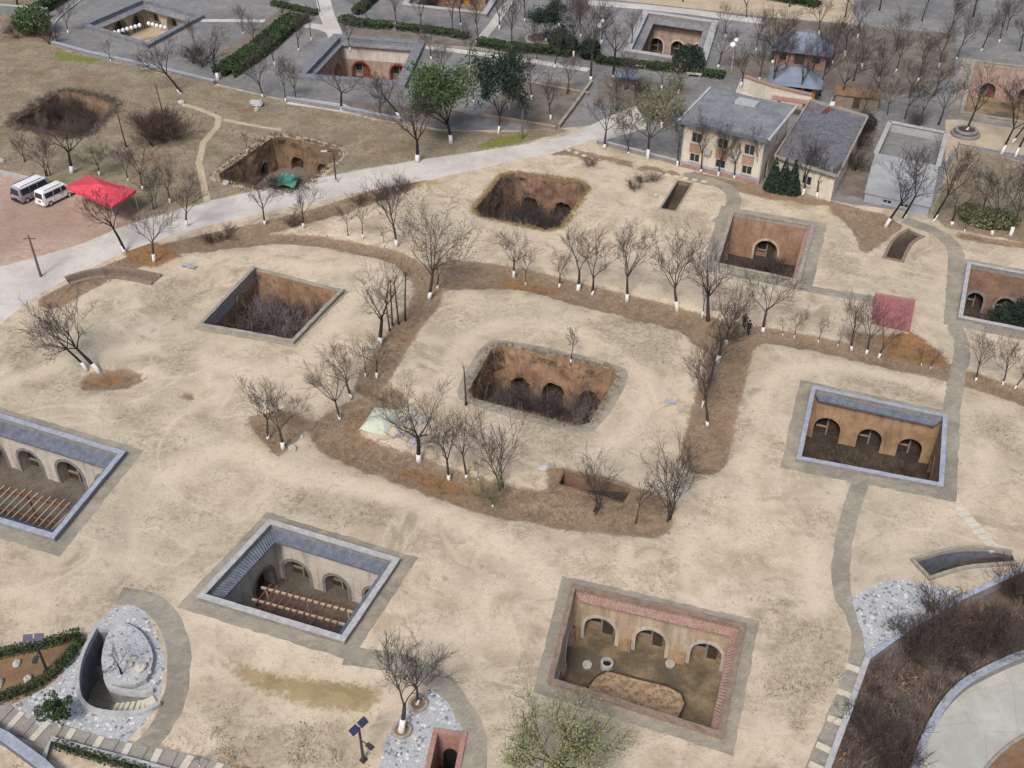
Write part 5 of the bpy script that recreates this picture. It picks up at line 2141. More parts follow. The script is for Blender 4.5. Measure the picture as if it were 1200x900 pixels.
# round planter of old tyres-like rings
g = G(1131, 158)
t = thing('round_planter', (g.x, g.y, 0), 'round dark stepped planter holding a leaning tree', 'planter')
for r0, z0, z1 in ((1.75, 0, .4), (1.35, .397, .8)):
    mb = MB()
    lathe(mb, (0, 0, 0), [(r0, z0), (r0 + .06, (z0 + z1) / 2), (r0, z1), (r0 - .3, z1), (r0 - .32, z1 - .12)], 20)
    build('planter_ring', mb, M['brick_grey'], t)
mb = MB()
lathe(mb, (0, 0, 0), [(1.06, .6), (1.06, .7)], 20)
build('soil', mb, M['pit_floor'], t)
for (a, b), lab in (((640, 47), 'white edged round bed holding the dark round village tree'),):
    g = G(a, b)
    t = thing('round_planter', (g.x, g.y, 0), lab, 'planter')
    mb = MB()
    lathe(mb, (0, 0, 0), [(3.2, 0), (3.2, .3), (2.9, .3), (2.88, .15)], 28)
    build('planter_ring', mb, M['coping_white'], t)
    mb = MB()
    lathe(mb, (0, 0, 0), [(2.89, .1), (2.89, .2)], 28)
    build('soil', mb, M['garden'], t)
for a, b in ((471, 857), (490, 826)):
    g = G(a, b)
    t = thing('round_planter', (g.x, g.y, 0), 'small round stone tree ring in the paving beside the narrow ramp', 'planter', 'tree rings beside the narrow ramp')
    mb = MB()
    lathe(mb, (0, 0, -.05), [(.62, 0), (.62, .25), (.45, .25), (.44, .15)], 16)
    build('planter_ring', mb, M['coping_stone'], t)
    mb = MB()
    lathe(mb, (0, 0, -.05), [(.445, .1), (.445, .18)], 16)
    build('soil', mb, M['litter'], t)

# lanterns strung in the far courtyard
a, b = Vector(G(203, 23, -1.2)), Vector(G(208, 30, -1.2))
k = 0
for A, B, n in ((G(132, 39, -1.0), G(166, 29, -1.0), 7), (G(172, 27, -1.0), G(196, 33, -1.0), 5)):
    for i in range(n):
        p = A.lerp(B, (i + .5) / n)
        mb = MB()
        lathe(mb, (0, 0, 0), [(.08, -.34), (.26, -.22), (.32, 0), (.26, .22), (.08, .34)], 10)
        t = thing('lantern', (p.x, p.y, p.z), 'pale round lantern hung in the far village courtyard', 'lantern', 'lanterns in the far courtyard')
        build('lantern_body', mb, M['globe'], t, smooth=True)
        mb = MB()
        mb.tube([(0, 0, .3), (0, 0, 1.0)], [.015, .015], 4)
        build('cord', mb, M['metal'], t)


# ------------------------------------------------------------------ two walkers
def person(p, rz, label, coat):
    S = {  # joint: (position, radius)
        'pel': ((0, 0, .95), .135), 'sp': ((0, 0, 1.15), .145), 'ch': ((0, .01, 1.36), .155), 'nk': ((0, .01, 1.50), .06), 'hd': ((0, .03, 1.60), .09), 'top': ((0, .02, 1.70), .075),
        'hl': ((-.10, 0, .90), .10), 'kl': ((-.11, .10, .50), .065), 'al': ((-.11, .02, .09), .045), 'tl': ((-.12, .17, .05), .04),
        'hr': ((.10, 0, .90), .10), 'kr': ((.11, .03, .50), .065), 'ar': ((.11, -.20, .11), .045), 'tr': ((.12, -.07, .05), .04),
        'sl': ((-.20, 0, 1.42), .07), 'el': ((-.26, -.08, 1.14), .05), 'wl': ((-.25, .06, .92), .034), 'ml': ((-.25, .09, .85), .03),
        'sr': ((.20, 0, 1.42), .07), 'er': ((.26, -.04, 1.14), .05), 'wr': ((.25, .14, .95), .034), 'mr': ((.25, .18, .89), .03)}
    E_ = [('pel', 'sp'), ('sp', 'ch'), ('ch', 'nk'), ('nk', 'hd'), ('hd', 'top'), ('pel', 'hl'), ('hl', 'kl'), ('kl', 'al'), ('al', 'tl'), ('pel', 'hr'), ('hr', 'kr'), ('kr', 'ar'), ('ar', 'tr'),
          ('ch', 'sl'), ('sl', 'el'), ('el', 'wl'), ('wl', 'ml'), ('ch', 'sr'), ('sr', 'er'), ('er', 'wr'), ('wr', 'mr')]
    for s, q in (('l', -1), ('r', 1)):
        m = Vector(S['m' + s][0])
        for f in range(4):
            k1, k2 = f'f{s}{f}a', f'f{s}{f}b'
            S[k1] = (tuple(m + Vector((0, -.03 + .02 * f, -.05))), .009)
            S[k2] = (tuple(m + Vector((-q * .012, -.025 + .02 * f, -.085 - .006 * (f in (1, 2))))), .008)
            E_ += [('m' + s, k1), (k1, k2)]
        S[f't{s}h'] = (tuple(Vector(S['w' + s][0]) + Vector((-q * .03, .06, -.06))), .010)
        E_.append(('m' + s, f't{s}h'))
    keys = list(S)
    me = bpy.data.meshes.new('body')
    me.from_pydata([S[k][0] for k in keys], [(keys.index(a), keys.index(b)) for a, b in E_], [])
    tmp = bpy.data.objects.new('tmp_body', me)
    COL.objects.link(tmp)
    sk = tmp.modifiers.new('skin', 'SKIN')
    sub = tmp.modifiers.new('sub', 'SUBSURF')
    sub.levels = 1
    for i, k in enumerate(keys):
        me.skin_vertices[0].data[i].radius = (S[k][1], S[k][1])
    me.skin_vertices[0].data[keys.index('pel')].use_root = True
    dg = bpy.context.evaluated_depsgraph_get()
    m2 = bpy.data.meshes.new_from_object(tmp.evaluated_get(dg))
    bpy.data.objects.remove(tmp)
    m2.materials.clear()
    for m in (M['skin'], M[coat], M['trouser'], M['tyre']):
        m2.materials.append(m)
    for f in m2.polygons:
        z, x = f.center.z, abs(f.center.x)
        f.material_index = 3 if z < .1 else 1 if (z > .86 and z < 1.5 and not (x > .2 and z < .93)) else 0 if (z >= 1.5 or x > .2) else 2
        f.use_smooth = True
    t = thing('person', p, label, 'person', None, rz)
    m2.name = 'body'
    link('body', m2, t)
    mb = MB()
    lathe(mb, (0, .0, 1.63), [(.098, -.06), (.108, .0), (.10, .06), (.07, .105), (.02, .125)], 12)
    build('hair', mb, M['hair'], t, smooth=True)


for (a, b), rz, lab, ct in (((872, 381), 2.6, 'person in a black coat walking ahead where two brown strips meet', 'coat'), ((877, 389), 2.4, 'person in dark clothes walking just behind the other walker', 'trouser')):
    g = G(a, b)
    person((g.x, g.y, gz(g.x, g.y) - .02), rz, lab, ct)


# ------------------------------------------------------------------ trees
def perp(d, a):
    x = d.orthogonal().normalized()
    y = d.cross(x)
    return x * math.cos(a) + y * math.sin(a)


MINR = .013


def grow_tree(seed, H, trunk=.32, n_main=5, spread=.65, levels=3, r0=.14, lean=(0, 0), kids=(6, 5, 4), up=.25, curve=.12, stems=1, twig=.9):
    """returns trunk mesh, band mesh, crown mesh and the twig ends"""
    r = random.Random(seed)
    T, W, C = MB(), MB(), MB()
    tips = []

    def branch(p, d, L, rad, lvl):
        nseg = 5 if lvl <= 1 else 3 if lvl == 2 else 2
        pts, rads = [p.copy()], [rad]
        q, dd = p.copy(), d.copy()
        for i in range(nseg):
            dd = (dd + Vector((r.gauss(0, curve), r.gauss(0, curve), r.gauss(0, curve) + up * .25 * (1 - dd.z)))).normalized()
            q = q + dd * (L / nseg)
            pts.append(q.copy())
            rads.append(max(MINR, rad * (1 - .78 * (i + 1) / nseg)))
        C.tube(pts, rads, 5 if lvl == 1 else 4 if lvl == 2 else 3, 0 if lvl > 1 else 1, False, True)
        if lvl >= levels:
            tips.append((pts[-1], dd))
            return
        k = kids[min(lvl, len(kids) - 1)]
        k = max(2, int(k * r.uniform(.75, 1.3) + .5))
        for j in range(k):
            u = .28 + .72 * (j + r.random()) / k
            i = min(nseg - 1, int(u * nseg))
            w = u * nseg - i
            pp = pts[i].lerp(pts[i + 1], w)
            bd = (pts[i + 1] - pts[i]).normalized()
            a = r.uniform(.45, .95) if lvl < levels - 1 else r.uniform(.3, 1.1)
            nd = (bd * math.cos(a) + perp(bd, r.uniform(0, 6.28)) * math.sin(a))
            nd = (nd + Vector((0, 0, up))).normalized()
            rr_ = max(MINR, (rads[i] * (1 - w) + rads[i + 1] * w) * r.uniform(.5, .72))
            branch(pp, nd, L * r.uniform(.42, .68) * (1.0 if lvl < levels - 1 else twig), rr_, lvl + 1)
        tips.append((pts[-1], dd))

    for s in range(stems):
        base = Vector((0, 0, 0)) if stems == 1 else Vector((r.uniform(-.35, .35), r.uniform(-.35, .35), 0))
        ht = H * trunk * r.uniform(.9, 1.1)
        lx, ly = lean[0] + (r.gauss(0, .14) if stems > 1 else r.gauss(0, .03)), lean[1] + (r.gauss(0, .14) if stems > 1 else r.gauss(0, .03))
        pts, rads = [], []
        rs = r0 if stems == 1 else r0 * .75
        for i in range(7):
            u = i / 6
            w = .05 * H * math.sin(u * 3.1 + seed) * .35
            pts.append(base + Vector((lx * ht * u ** 1.2 + w * .5, ly * ht * u ** 1.2 + w * .3, ht * u - .12 * (i == 0))))
            rads.append(rs * (1.25 - .55 * u) * (1.25 if i == 0 else 1))
        T.tube(pts, rads, 8)
        wz = min(1.15, ht * .45)
        wp, wr = [], []
        for i in range(3):
            z = wz * i / 2
            u = z / ht * 6
            k = min(5, int(u))
            p = pts[k].lerp(pts[k + 1], u - k)
            wp.append(Vector((p.x, p.y, max(z - .06, -.06) if i == 0 else p.z)))
            wr.append((rads[k] * (1 - u + k) + rads[k + 1] * (u - k)) + .03)
        W.tube(wp, wr, 8)
        top, td = pts[-1], (pts[-1] - pts[-2]).normalized()
        for j in range(n_main):
            a = 2 * math.pi * (j + r.uniform(-.3, .3)) / n_main
            sp = spread * r.uniform(.6, 1.2) if j else spread * .25
            d = (td * math.cos(sp) + perp(td, a) * math.sin(sp)).normalized()
            st = top if j < 3 else pts[-2].lerp(pts[-1], r.uniform(.2, 1))
            Lb = (H - ht) * r.uniform(.62, .85) * (1.05 if j == 0 else 1)
            branch(st, d, Lb, rads[-1] * r.uniform(.6, .82), 1)
    # bring to the wanted height
    zs = sorted(v[2] for v in C.v)
    zt = zs[int(len(zs) * .995)]
    zt0 = H * trunk
    k = (H - zt0 * .9) / max(.1, zt - zt0 * .9)
    k = min(1.5, max(.65, k))
    piv = zt0 * .9

    def sc(v):
        return (v[0] * (k if v[2] > piv else 1), v[1] * (k if v[2] > piv else 1), piv + (v[2] - piv) * k if v[2] > piv else v[2])
    if stems == 1 and lean == (0, 0):
        C.v = [sc(v) for v in C.v]
        tips = [(Vector(sc(p)), d) for p, d in tips]
    return T, W, C, tips


def mesh_of(name, mb, mats, smooth=True):
    me = bpy.data.meshes.new(name)
    me.from_pydata(mb.v, [], mb.f)
    for m in mats:
        me.materials.append(m)
    if len(mats) > 1:
        me.polygons.foreach_set('material_index', mb.m)
    if smooth:
        me.polygons.foreach_set('use_smooth', [True] * len(me.polygons))
    me.update()
    return me


KIND = {}


def def_kind(key, H, mats=('bark', 'twig'), n=3, wash=True, leaf=None, **kw):
    L = []
    for s in range(n):
        T, W, C, tips = grow_tree(hash_(key) + s * 13, H, **kw)
        lm = None
        if leaf:
            lm = mesh_of('foliage', leaves(tips, s + 3, **leaf[1]), [M[leaf[0]]], False)
        L.append((H, mesh_of('trunk', T, [M[mats[0]]]), mesh_of('whitewash', W, [M['whitewash']]) if wash else None, mesh_of('branches', C, [M[mats[1]], M[mats[0]]]), lm))
    KIND[key] = L


def hash_(s):
    return sum(ord(c) * (i + 3) * 17 for i, c in enumerate(s))


def leaves(tips, seed, per=4, size=.16, spread=.35, keep=1.0):
    r = random.Random(seed)
    mb = MB()
    for p, d in tips:
        if r.random() > keep:
            continue
        for _ in range(per):
            q = p + Vector((r.gauss(0, spread), r.gauss(0, spread), r.gauss(0, spread * .8)))
            leaf_quad(mb, q, size * r.uniform(.6, 1.3), r)
    return mb


def leaf_quad(mb, q, s, r):
    n = Vector((r.gauss(0, 1), r.gauss(0, 1), r.gauss(.5, 1)))
    if n.length < 1e-3:
        n = Vector((0, 0, 1))
    n.normalize()
    a = n.orthogonal().normalized()
    b = n.cross(a)
    t = r.uniform(0, 6.28)
    u = (a * math.cos(t) + b * math.sin(t)) * s
    v = (b * math.cos(t) - a * math.sin(t)) * s * .55
    o = len(mb.v)
    mb.v += [tuple(q - u), tuple(q + v), tuple(q + u), tuple(q - v)]
    mb.f.append((o, o + 1, o + 2, o + 3))
    mb.m.append(0)


def_kind('round', 8.5, n=6, trunk=.33, n_main=5, spread=.72, kids=(6, 6, 5, 5), levels=4)
def_kind('oval', 9.0, n=6, trunk=.30, n_main=5, spread=.48, kids=(6, 6, 5, 5), levels=4, up=.35)
def_kind('vee', 7.5, n=5, trunk=.30, n_main=3, spread=.55, kids=(6, 7, 5, 5), levels=4, up=.3, r0=.15)
def_kind('dark', 9.5, mats=('bark_dark', 'twig'), n=3, trunk=.36, n_main=5, spread=.75, kids=(6, 6, 5, 4), levels=4, r0=.19, curve=.2, wash=True)
def_kind('big', 11.5, mats=('bark_dark', 'twig'), n=2, trunk=.30, n_main=6, spread=.8, kids=(7, 7, 6, 5), levels=4, r0=.22)
def_kind('sapling', 4.2, n=4, trunk=.4, n_main=4, spread=.5, kids=(5, 5, 5), levels=3, r0=.05)
def_kind('pole', 6.0, n=2, trunk=.8, n_main=3, spread=.4, kids=(4, 4, 4), levels=3, r0=.09, wash=False)
def_kind('tall', 11.0, n=4, trunk=.34, n_main=6, spread=.42, kids=(7, 6, 5, 4), levels=4, r0=.14, up=.45)
def_kind('leanl', 8.0, mats=('bark_dark', 'twig'), n=3, trunk=.45, n_main=5, spread=.8, kids=(6, 6, 5, 5), levels=4, r0=.16, lean=(-.38, .05))
def_kind('leanr', 8.0, mats=('bark_dark', 'twig'), n=3, trunk=.42, n_main=4, spread=.7, kids=(6, 6, 5, 5), levels=4, r0=.13, lean=(.30, .05))
def_kind('multi', 6.0, n=3, trunk=.22, n_main=3, spread=.5, kids=(6, 6, 5), levels=3, r0=.09, stems=4, wash=False)
def_kind('palegreen', 10.5, n=2, trunk=.3, n_main=6, spread=.7, kids=(7, 6, 6, 5), levels=4, leaf=('leaf_grey', dict(per=1, size=.10, spread=.25, keep=.5)))
def_kind('lightgreen', 7.5, n=3, trunk=.32, n_main=5, spread=.7, kids=(6, 6, 4, 4), levels=4, leaf=('leaf_pale', dict(per=2, size=.14, spread=.3, keep=.8)))
def_kind('green', 9.5, mats=('bark_dark', 'twig'), n=1, trunk=.28, n_main=7, spread=.85, kids=(7, 6, 4, 4), levels=4, r0=.2, leaf=('leaf_green', dict(per=7, size=.2, spread=.4)))
def_kind('conifer', 9.0, mats=('bark_dark', 'bark_dark'), n=2, trunk=.22, n_main=8, spread=.75, kids=(7, 6, 4, 3), levels=4, leaf=('leaf_dark', dict(per=7, size=.2, spread=.3)))
# def_kind('smallgreen', 3.4, n=1, trunk=.35, n_main=6, spread=.9, kids=(6, 5), levels=2, r0=.06, leaf=('leaf_dark', dict(per=40, size=.13, spread=.22)))
def_kind('front', 7.5, n=1, trunk=.22, n_main=8, spread=.72, kids=(8, 7, 6, 5), levels=4, r0=.16, leaf=('leaf_spring', dict(per=5, size=.075, spread=.2, keep=.9)))
def_kind('shrub', 3.2, mats=('bark_dark', 'twig_brown'), n=4, trunk=.10, n_main=4, spread=.85, kids=(7, 6, 5), levels=3, r0=.05, stems=5, wash=False)
def_kind('pitshrub', 4.0, mats=('bark', 'twig_pale'), n=4, trunk=.16, n_main=4, spread=.6, kids=(7, 6, 5), levels=3, r0=.06, stems=4, wash=False)
def_kind('greyshrub', 3.6, mats=('bark_dark', 'twig'), n=3, trunk=.10, n_main=4, spread=.8, kids=(7, 6, 5), levels=3, r0=.05, stems=6, wash=False)

CNT = {}


def tree(px_, py_, top, kind, label, group=None, z=None, wash=True, name=None, h=None, category='tree', sx=1.0):
    if z is None:
        g = G(px_, py_)
        z = gz(g.x, g.y)
    else:
        g = G(px_, py_, z)
    if h is None:
        h = height_to(px_, py_, top)
        h = min(max(h, 1.5), 15)
    i = CNT.get(kind, 0)
    CNT[kind] = i + 1
    H, T, W, C, Lf = KIND[kind][i % len(KIND[kind])]
    s = h / H
    r = random.Random(int(px_ * 31 + py_ * 7))
    lean = kind in ('leanl', 'leanr')
    nm = name or ('shrub' if 'shrub' in kind else 'leafy_tree' if Lf is not None else 'bare_tree')
    k = s * (r.uniform(.92, 1.1)) * sx
    o = thing(nm, (g.x, g.y, z - .03), label, category, group, r.uniform(-.3, .3) if lean else r.uniform(0, 6.28), (k, k, s))
    o.rotation_euler.x, o.rotation_euler.y = r.gauss(0, .06), r.gauss(0, .06)
    tr = link('trunk', T, o)
    if W is not None and wash and (r.random() > .1 or kind in ('vee', 'round')):
        link('whitewash', W, tr).scale = (1, 1, r.uniform(.6, 1.1))
    cr = link('crown', C, o)
    if Lf is not None:
        link('foliage', Lf, cr)
    return o


ADJ = dict(round='round headed', oval='upright', vee='forked', tall='tall slender', sapling='small slim', dark='dark stout', big='large', pole='straight', leanl='leaning', leanr='leaning', multi='many stemmed',
           palegreen='misty', lightgreen='leafier')
ORD = ['first', 'second', 'third', 'fourth', 'fifth', 'sixth', 'seventh', 'eighth', 'ninth', 'tenth']


LAND = [((430, 75), 'the red door courtyard'), ((795, 45), 'the tan walled courtyard'), ((180, 30), 'the lantern courtyard'), ((530, 0), 'the orange door courtyard'), ((938, 60), 'the larger pavilion'), ((930, 105), 'the orange pavilion'),
        ((1070, 165), 'the open yard'), ((1175, 110), 'the mauve walled courtyard'), ((640, 47), 'the white edged bed'), ((640, 125), 'the garden bed'), ((305, 55), 'the green hedge band'), ((850, 130), 'the two storey house'),
        ((857, 84), 'a double globe lamp'), ((733, 97), 'the blue cloth'), ((1131, 158), 'the round planter'), ((42, 40), 'the round green shrub'), ((1003, 122), 'the brown shed')]


def near_land(x, y):
    g = G(x, y)
    return min(LAND, key=lambda l: (G(*l[0]) - g).length)[1]


def row(label, group, items, wash=True, count=None, near=False):
    """count: landmark from which the trees of the row are counted"""
    n = 0
    for it in items:
        x, y, t, k = it[:4]
        lab = it[4] if len(it) > 4 else None
        if lab is None:
            lab = ADJ[k] + ' ' + label
            if near:
                lab += ' near ' + near_land(x, y)
            if count:
                lab = f'{ORD[n]} {lab}, counting from {count}'
                n += 1
        tree(x, y, t, k, lab, group, wash=wash)


row('bare tree along the lower road edge', 'bare trees along the lower road edge', [
    (146, 296, 226, 'leanl', 'dark leaning bare tree overhanging the road below the red canopy'),
    (181, 306, 228, 'round'), (219, 265, 196, 'oval'), (311, 262, 200, 'round'), (356, 268, 213, 'round'), (464, 289, 206, 'oval')], count='the brick ditch')
row('young tree on the sandy patch between the road and the brown strip', 'saplings on the sandy patch', [(408, 276, 236, 'sapling'), (425, 280, 236, 'sapling'), (450, 288, 262, 'sapling')])
row('', 'trees at the junction of brown strips left of the ragged pit', [
    (504, 347, 222, 'palegreen', 'large grey green misty tree at the junction of brown strips'),
    (513, 334, 283, 'vee', 'smaller bare tree beside the large misty tree'),
    (446, 402, 298, 'dark', 'dark crooked bare tree on the narrow strip right of the thin rimmed courtyard')])
row('cut trunk standing in a cluster beside the dark crooked tree', 'cut straight trunks', [(460, 380, 325, 'pole'), (467, 377, 318, 'pole'), (475, 373, 314, 'pole'), (457, 386, 340, 'pole')])
row('bare tree with whitewashed foot where the narrow brown strip ends', 'slim trees at the strip end', [(442, 441, 385, 'oval'), (428, 440, 395, 'sapling'), (411, 467, 405, 'round'), (398, 489, 424, 'round')])
row('bare tree lining the brown strip', 'bare trees lining the strip above the rounded pit', [
    (602, 322, 260, 'round'), (616, 331, 290, 'sapling'), (656, 333, 286, 'vee'), (678, 337, 256, 'vee'), (694, 342, 272, 'vee'), (734, 351, 255, 'oval'), (793, 362, 274, 'oval'), (823, 370, 320, 'sapling'), (830, 372, 262, 'oval'), (852, 399, 325, 'oval')],
    count='the ragged pit')
row('bare tree standing in the wide brown strip running down from the walkers', 'bare trees in the strip below the walkers', [
    (841, 421, 338, 'vee', 'forked spreading bare tree on the brown strip just below the two walkers'), (832, 444, 372, 'tall'), (823, 473, 425, 'sapling'), (829, 495, 405, 'tall')])
tree(895, 386, 295, 'round', 'bare tree with whitewashed foot right of the two walkers', None)
row('young tree below the red tiled slab', 'young trees below the red tiled slab', [
    (918, 390, 368, 'sapling'), (931, 393, 358, 'sapling'), (959, 399, 366, 'sapling'), (982, 404, 378, 'sapling'), (999, 408, 342, 'oval'), (1015, 412, 346, 'oval'), (1031, 416, 366, 'vee')], count='the walkers')
row('bare tree beside the grey path below the courtyard with the evergreen', 'thin trees by the path junction', [(1143, 446, 388, 'tall'), (1176, 449, 392, 'tall'), (1190, 453, 420, 'leanr'), (1080, 428, 405, 'sapling'), (1090, 432, 408, 'sapling')])
row('', 'trees above the whitewashed courtyard', [
    (101, 433, 366, 'leanl', 'slimmer of two dark leaning trees on a round brown patch'), (115, 434, 358, 'leanl', 'stouter of two dark leaning trees on a round brown patch')])
row('dark bare tree on the brown patch beyond the pale green sheet', 'forked trees on the brown patch', [(314, 511, 436, 'oval'), (332, 523, 446, 'vee')])
row('bare tree with whitewashed foot in the strip beside the pale green sheet', 'bare trees beside the green sheet', [
    (492, 537, 440, 'big', 'large wide bare tree growing beside the rubble and pale green sheet'), (526, 558, 476, 'oval'), (546, 556, 478, 'tall'), (561, 560, 530, 'sapling'), (590, 568, 503, 'multi')])
tree(127, 331, 312, 'sapling', 'tiny whitewashed sapling in the shallow brick edged ditch')
tree(669, 426, 378, 'sapling', 'slim sapling growing on the far lip of the large rounded pit', z=-.3)
tree(546, 475, 425, 'pole', 'thin leafless stem at the left corner of the large rounded pit')
row('bare tree below the brown trench in the middle of the soil', 'bushy trees below the trench', [(783, 606, 535, 'multi'), (700, 600, 545, 'multi'), (745, 612, 560, 'sapling')])
tree(577, 590, 556, 'lightgreen', 'small light green bush tree at the end of the brown strip')
row('bare tree in a stone ring beside the narrow brick ramp', 'trees in stone rings', [(471, 857, 760, 'vee'), (490, 826, 752, 'oval')])
tree(655, 912, 830, 'front', 'wide pale green leafy tree below the courtyard with the leaf bed')
tree(234, 899, 885, 'sapling', 'tiny sapling on the pale soil near the paved walk')
tree(396, 896, 880, 'sapling', 'tiny bare sapling near the solar lamp with blue panels')
tree(143, 790, 742, 'dark', 'dark bare tree leaning on the raised stone island', z=.42, wash=False, h=2.6)
# upper left lawn
row('', 'trees on the dry lawn', [
    (212, 110, 44, 'leanl', 'dark leaning bare tree with two white marks at the edge of the dry lawn'),
    (130, 72, 46, 'vee', 'small whitewashed bare tree at the lawn end of the long grey wall'),
    (255, 94, 22, 'dark', 'large dark bare tree at the end of the long low grey wall'),
    (190, 131, 97, 'pole', 'thin leafless stem on the dry lawn above the rusty thicket'),
    (148, 172, 128, 'pole', 'thin leaning stem with white foot beside the overgrown hollow'),
    (84, 204, 124, 'dark', 'dark bare tree rising behind the white van'),
    (55, 206, 158, 'multi', 'bushy bare tree behind the silver mauve van')])
row('bare grey tree behind the red canopy', 'bare trees behind the red canopy', [(168, 222, 165, 'round'), (150, 212, 170, 'oval'), (200, 238, 185, 'round'), (180, 245, 200, 'multi'), (30, 190, 160, 'multi'), (290, 180, 150, 'sapling')])
tree(117, 206, 168, 'lightgreen', 'olive green bushy tree just behind the red canopy')
row('bare tree in front of the low wall below the red door courtyard', 'bare trees below the red door courtyard', [(335, 119, 66, 'tall'), (347, 118, 72, 'oval'), (400, 129, 72, 'dark'), (445, 138, 88, 'round'), (468, 138, 82, 'leanl')])
tree(308, 114, 60, 'round', 'round headed purple grey bare tree near the end of the green hedge band')
tree(490, 190, 92, 'big', 'large bare tree with dense dark crown standing above the road')
tree(528, 168, 78, 'green', 'large leafy green tree beside the dense bare tree above the road')
tree(584, 156, 64, 'conifer', 'dark narrow evergreen tree right of the large green tree', sx=.6)
row('bare tree along the village hedge', 'tall trees along the village hedge', [(331, 31, -20, 'tall'), (376, 18, -25, 'tall'), (433, 31, -15, 'tall'), (465, 34, -22, 'tall'), (494, 38, -18, 'tall'), (530, 42, -20, 'tall'), (560, 50, -12, 'tall'), (600, 60, -15, 'tall'), (672, 67, -15, 'tall')], count='the green hedge band')
row('bare tree with white foot around the bare garden bed', 'bare trees around the garden bed', [(692, 95, -5, 'tall'), (719, 90, 8, 'dark'), (623, 117, 62, 'oval'), (645, 141, 86, 'oval'), (597, 128, 85, 'sapling'), (665, 110, 60, 'oval')])
tree(640, 49, 4, 'conifer', 'dark round headed village tree in the white edged bed')
row('bare tree right of the tan walled village courtyard', 'bare trees right of the tan courtyard', [(841, 80, 26, 'round'), (868, 103, 46, 'oval'), (875, 27, -30, 'tall'), (905, 75, 8, 'round')])
row('', 'trees on the plaza', [
    (709, 174, 104, 'round', 'bare grey tree at the road end left of the two light green trees'),
    (736, 181, 130, 'oval', 'thin bare tree on the verge left of the light green trees'),
    (759, 187, 108, 'lightgreen', 'nearer light green tree by the left end of the cream house'),
    (775, 150, 82, 'lightgreen', 'farther light green tree on the plaza left of the cream house'),
    (722, 130, 84, 'multi', 'bushy purple grey bare tree on the plaza near the blue cloth')])
row('sapling before the two storey house', 'saplings in front of the cream house', [(793, 195, 130, 'tall'), (821, 203, 128, 'tall'), (841, 207, 145, 'tall'), (861, 210, 150, 'tall'), (887, 215, 150, 'tall')], count='the plaza')
row('bare tree in front of the dark flat roofed house', 'bare trees in front of the flat roofed house', [(940, 229, 160, 'oval'), (957, 232, 180, 'vee')])
row('bare tree with white foot in front of the pale annex', 'bare trees in front of the annex', [(1038, 266, 186, 'leanr'), (1058, 257, 180, 'leanr'), (1094, 260, 182, 'leanr'), (1115, 264, 200, 'vee'), (1130, 272, 240, 'sapling')])
row('green tinged tree above the brown kerb near the courtyard with the evergreen', 'green leaning trees above the kerb', [(1162, 275, 192, 'palegreen'), (1184, 277, 190, 'round'), (1205, 262, 185, 'palegreen'), (1150, 250, 195, 'oval')])
tree(1131, 158, 86, 'leanr', 'leaning bare tree growing out of the round dark planter')
row('bare tree with white foot beyond the open yard', 'leaning trees beyond the open yard', [(1174, 180, 105, 'leanr'), (1190, 183, 112, 'leanr'), (1186, 168, 110, 'leanr')])
row('bare tree among the pavilions', 'bare trees among the pavilions', [(905, 112, 22, 'oval'), (935, 118, 40, 'tall'), (960, 112, 30, 'tall'), (983, 120, 44, 'round'), (912, 60, 5, 'round')], wash=False)
row('unwashed tree in the thicket', 'grey green thicket behind the open yard', [(1010, 140, 92, 'oval'), (1040, 134, 90, 'palegreen'), (1060, 139, 84, 'oval'), (1080, 143, 88, 'palegreen'), (1100, 146, 86, 'round'), (1025, 118, 66, 'round'), (1065, 115, 66, 'palegreen'), (1095, 112, 58, 'oval'), (1000, 95, 40, 'round'), (1050, 60, 5, 'palegreen'), (1110, 45, -10, 'oval'), (1180, 35, -10, 'palegreen')], wash=False, near=True)
row('bare tree on the village paving', 'bare trees over the village paving', [
    (300, 60, 15, 'tall'), (322, 78, 30, 'round'), (350, 60, 14, 'oval'), (285, 40, 0, 'tall'), (365, 48, 5, 'tall'), (410, 60, 18, 'oval'), (505, 70, 25, 'round'), (520, 95, 45, 'oval'), (550, 80, 30, 'tall'),
    (555, 120, 72, 'round'), (610, 88, 40, 'oval'), (630, 75, 22, 'tall'), (650, 80, 30, 'round'), (680, 45, -10, 'tall'), (655, 30, -25, 'tall'), (705, 52, 0, 'oval'), (740, 55, 8, 'tall'), (735, 105, 66, 'multi'),
    (775, 105, 60, 'round'), (795, 110, 62, 'oval'), (850, 45, 0, 'oval'), (885, 60, 12, 'tall'), (890, 95, 45, 'oval'), (920, 95, 40, 'round'), (950, 90, 30, 'oval'), (975, 75, 20, 'tall'), (990, 65, 10, 'oval'),
    (1010, 80, 25, 'round'), (1030, 95, 40, 'oval'), (1050, 85, 28, 'tall'), (1075, 95, 38, 'oval'), (1100, 80, 22, 'round'), (1120, 70, 12, 'tall'), (1150, 60, 5, 'oval'), (1170, 50, 0, 'tall'), (230, 60, 20, 'tall'), (80, 40, 0, 'oval'),
    (540, 30, -25, 'tall'), (585, 35, -15, 'oval'), (615, 25, -30, 'tall'), (960, 40, -5, 'round'), (1005, 45, -5, 'tall')], near=True)
row('bare tree on the far edge of the village', 'far village trees', [(800, 2, -50, 'tall'), (925, 8, -45, 'round'), (990, 20, -35, 'tall'), (1030, 12, -40, 'round'), (1080, 25, -30, 'tall'), (1140, 20, -40, 'round'), (1195, 60, 5, 'oval'), (200, -5, -60, 'tall'), (20, 5, -50, 'round'), (290, -4, -60, 'tall')], wash=False)

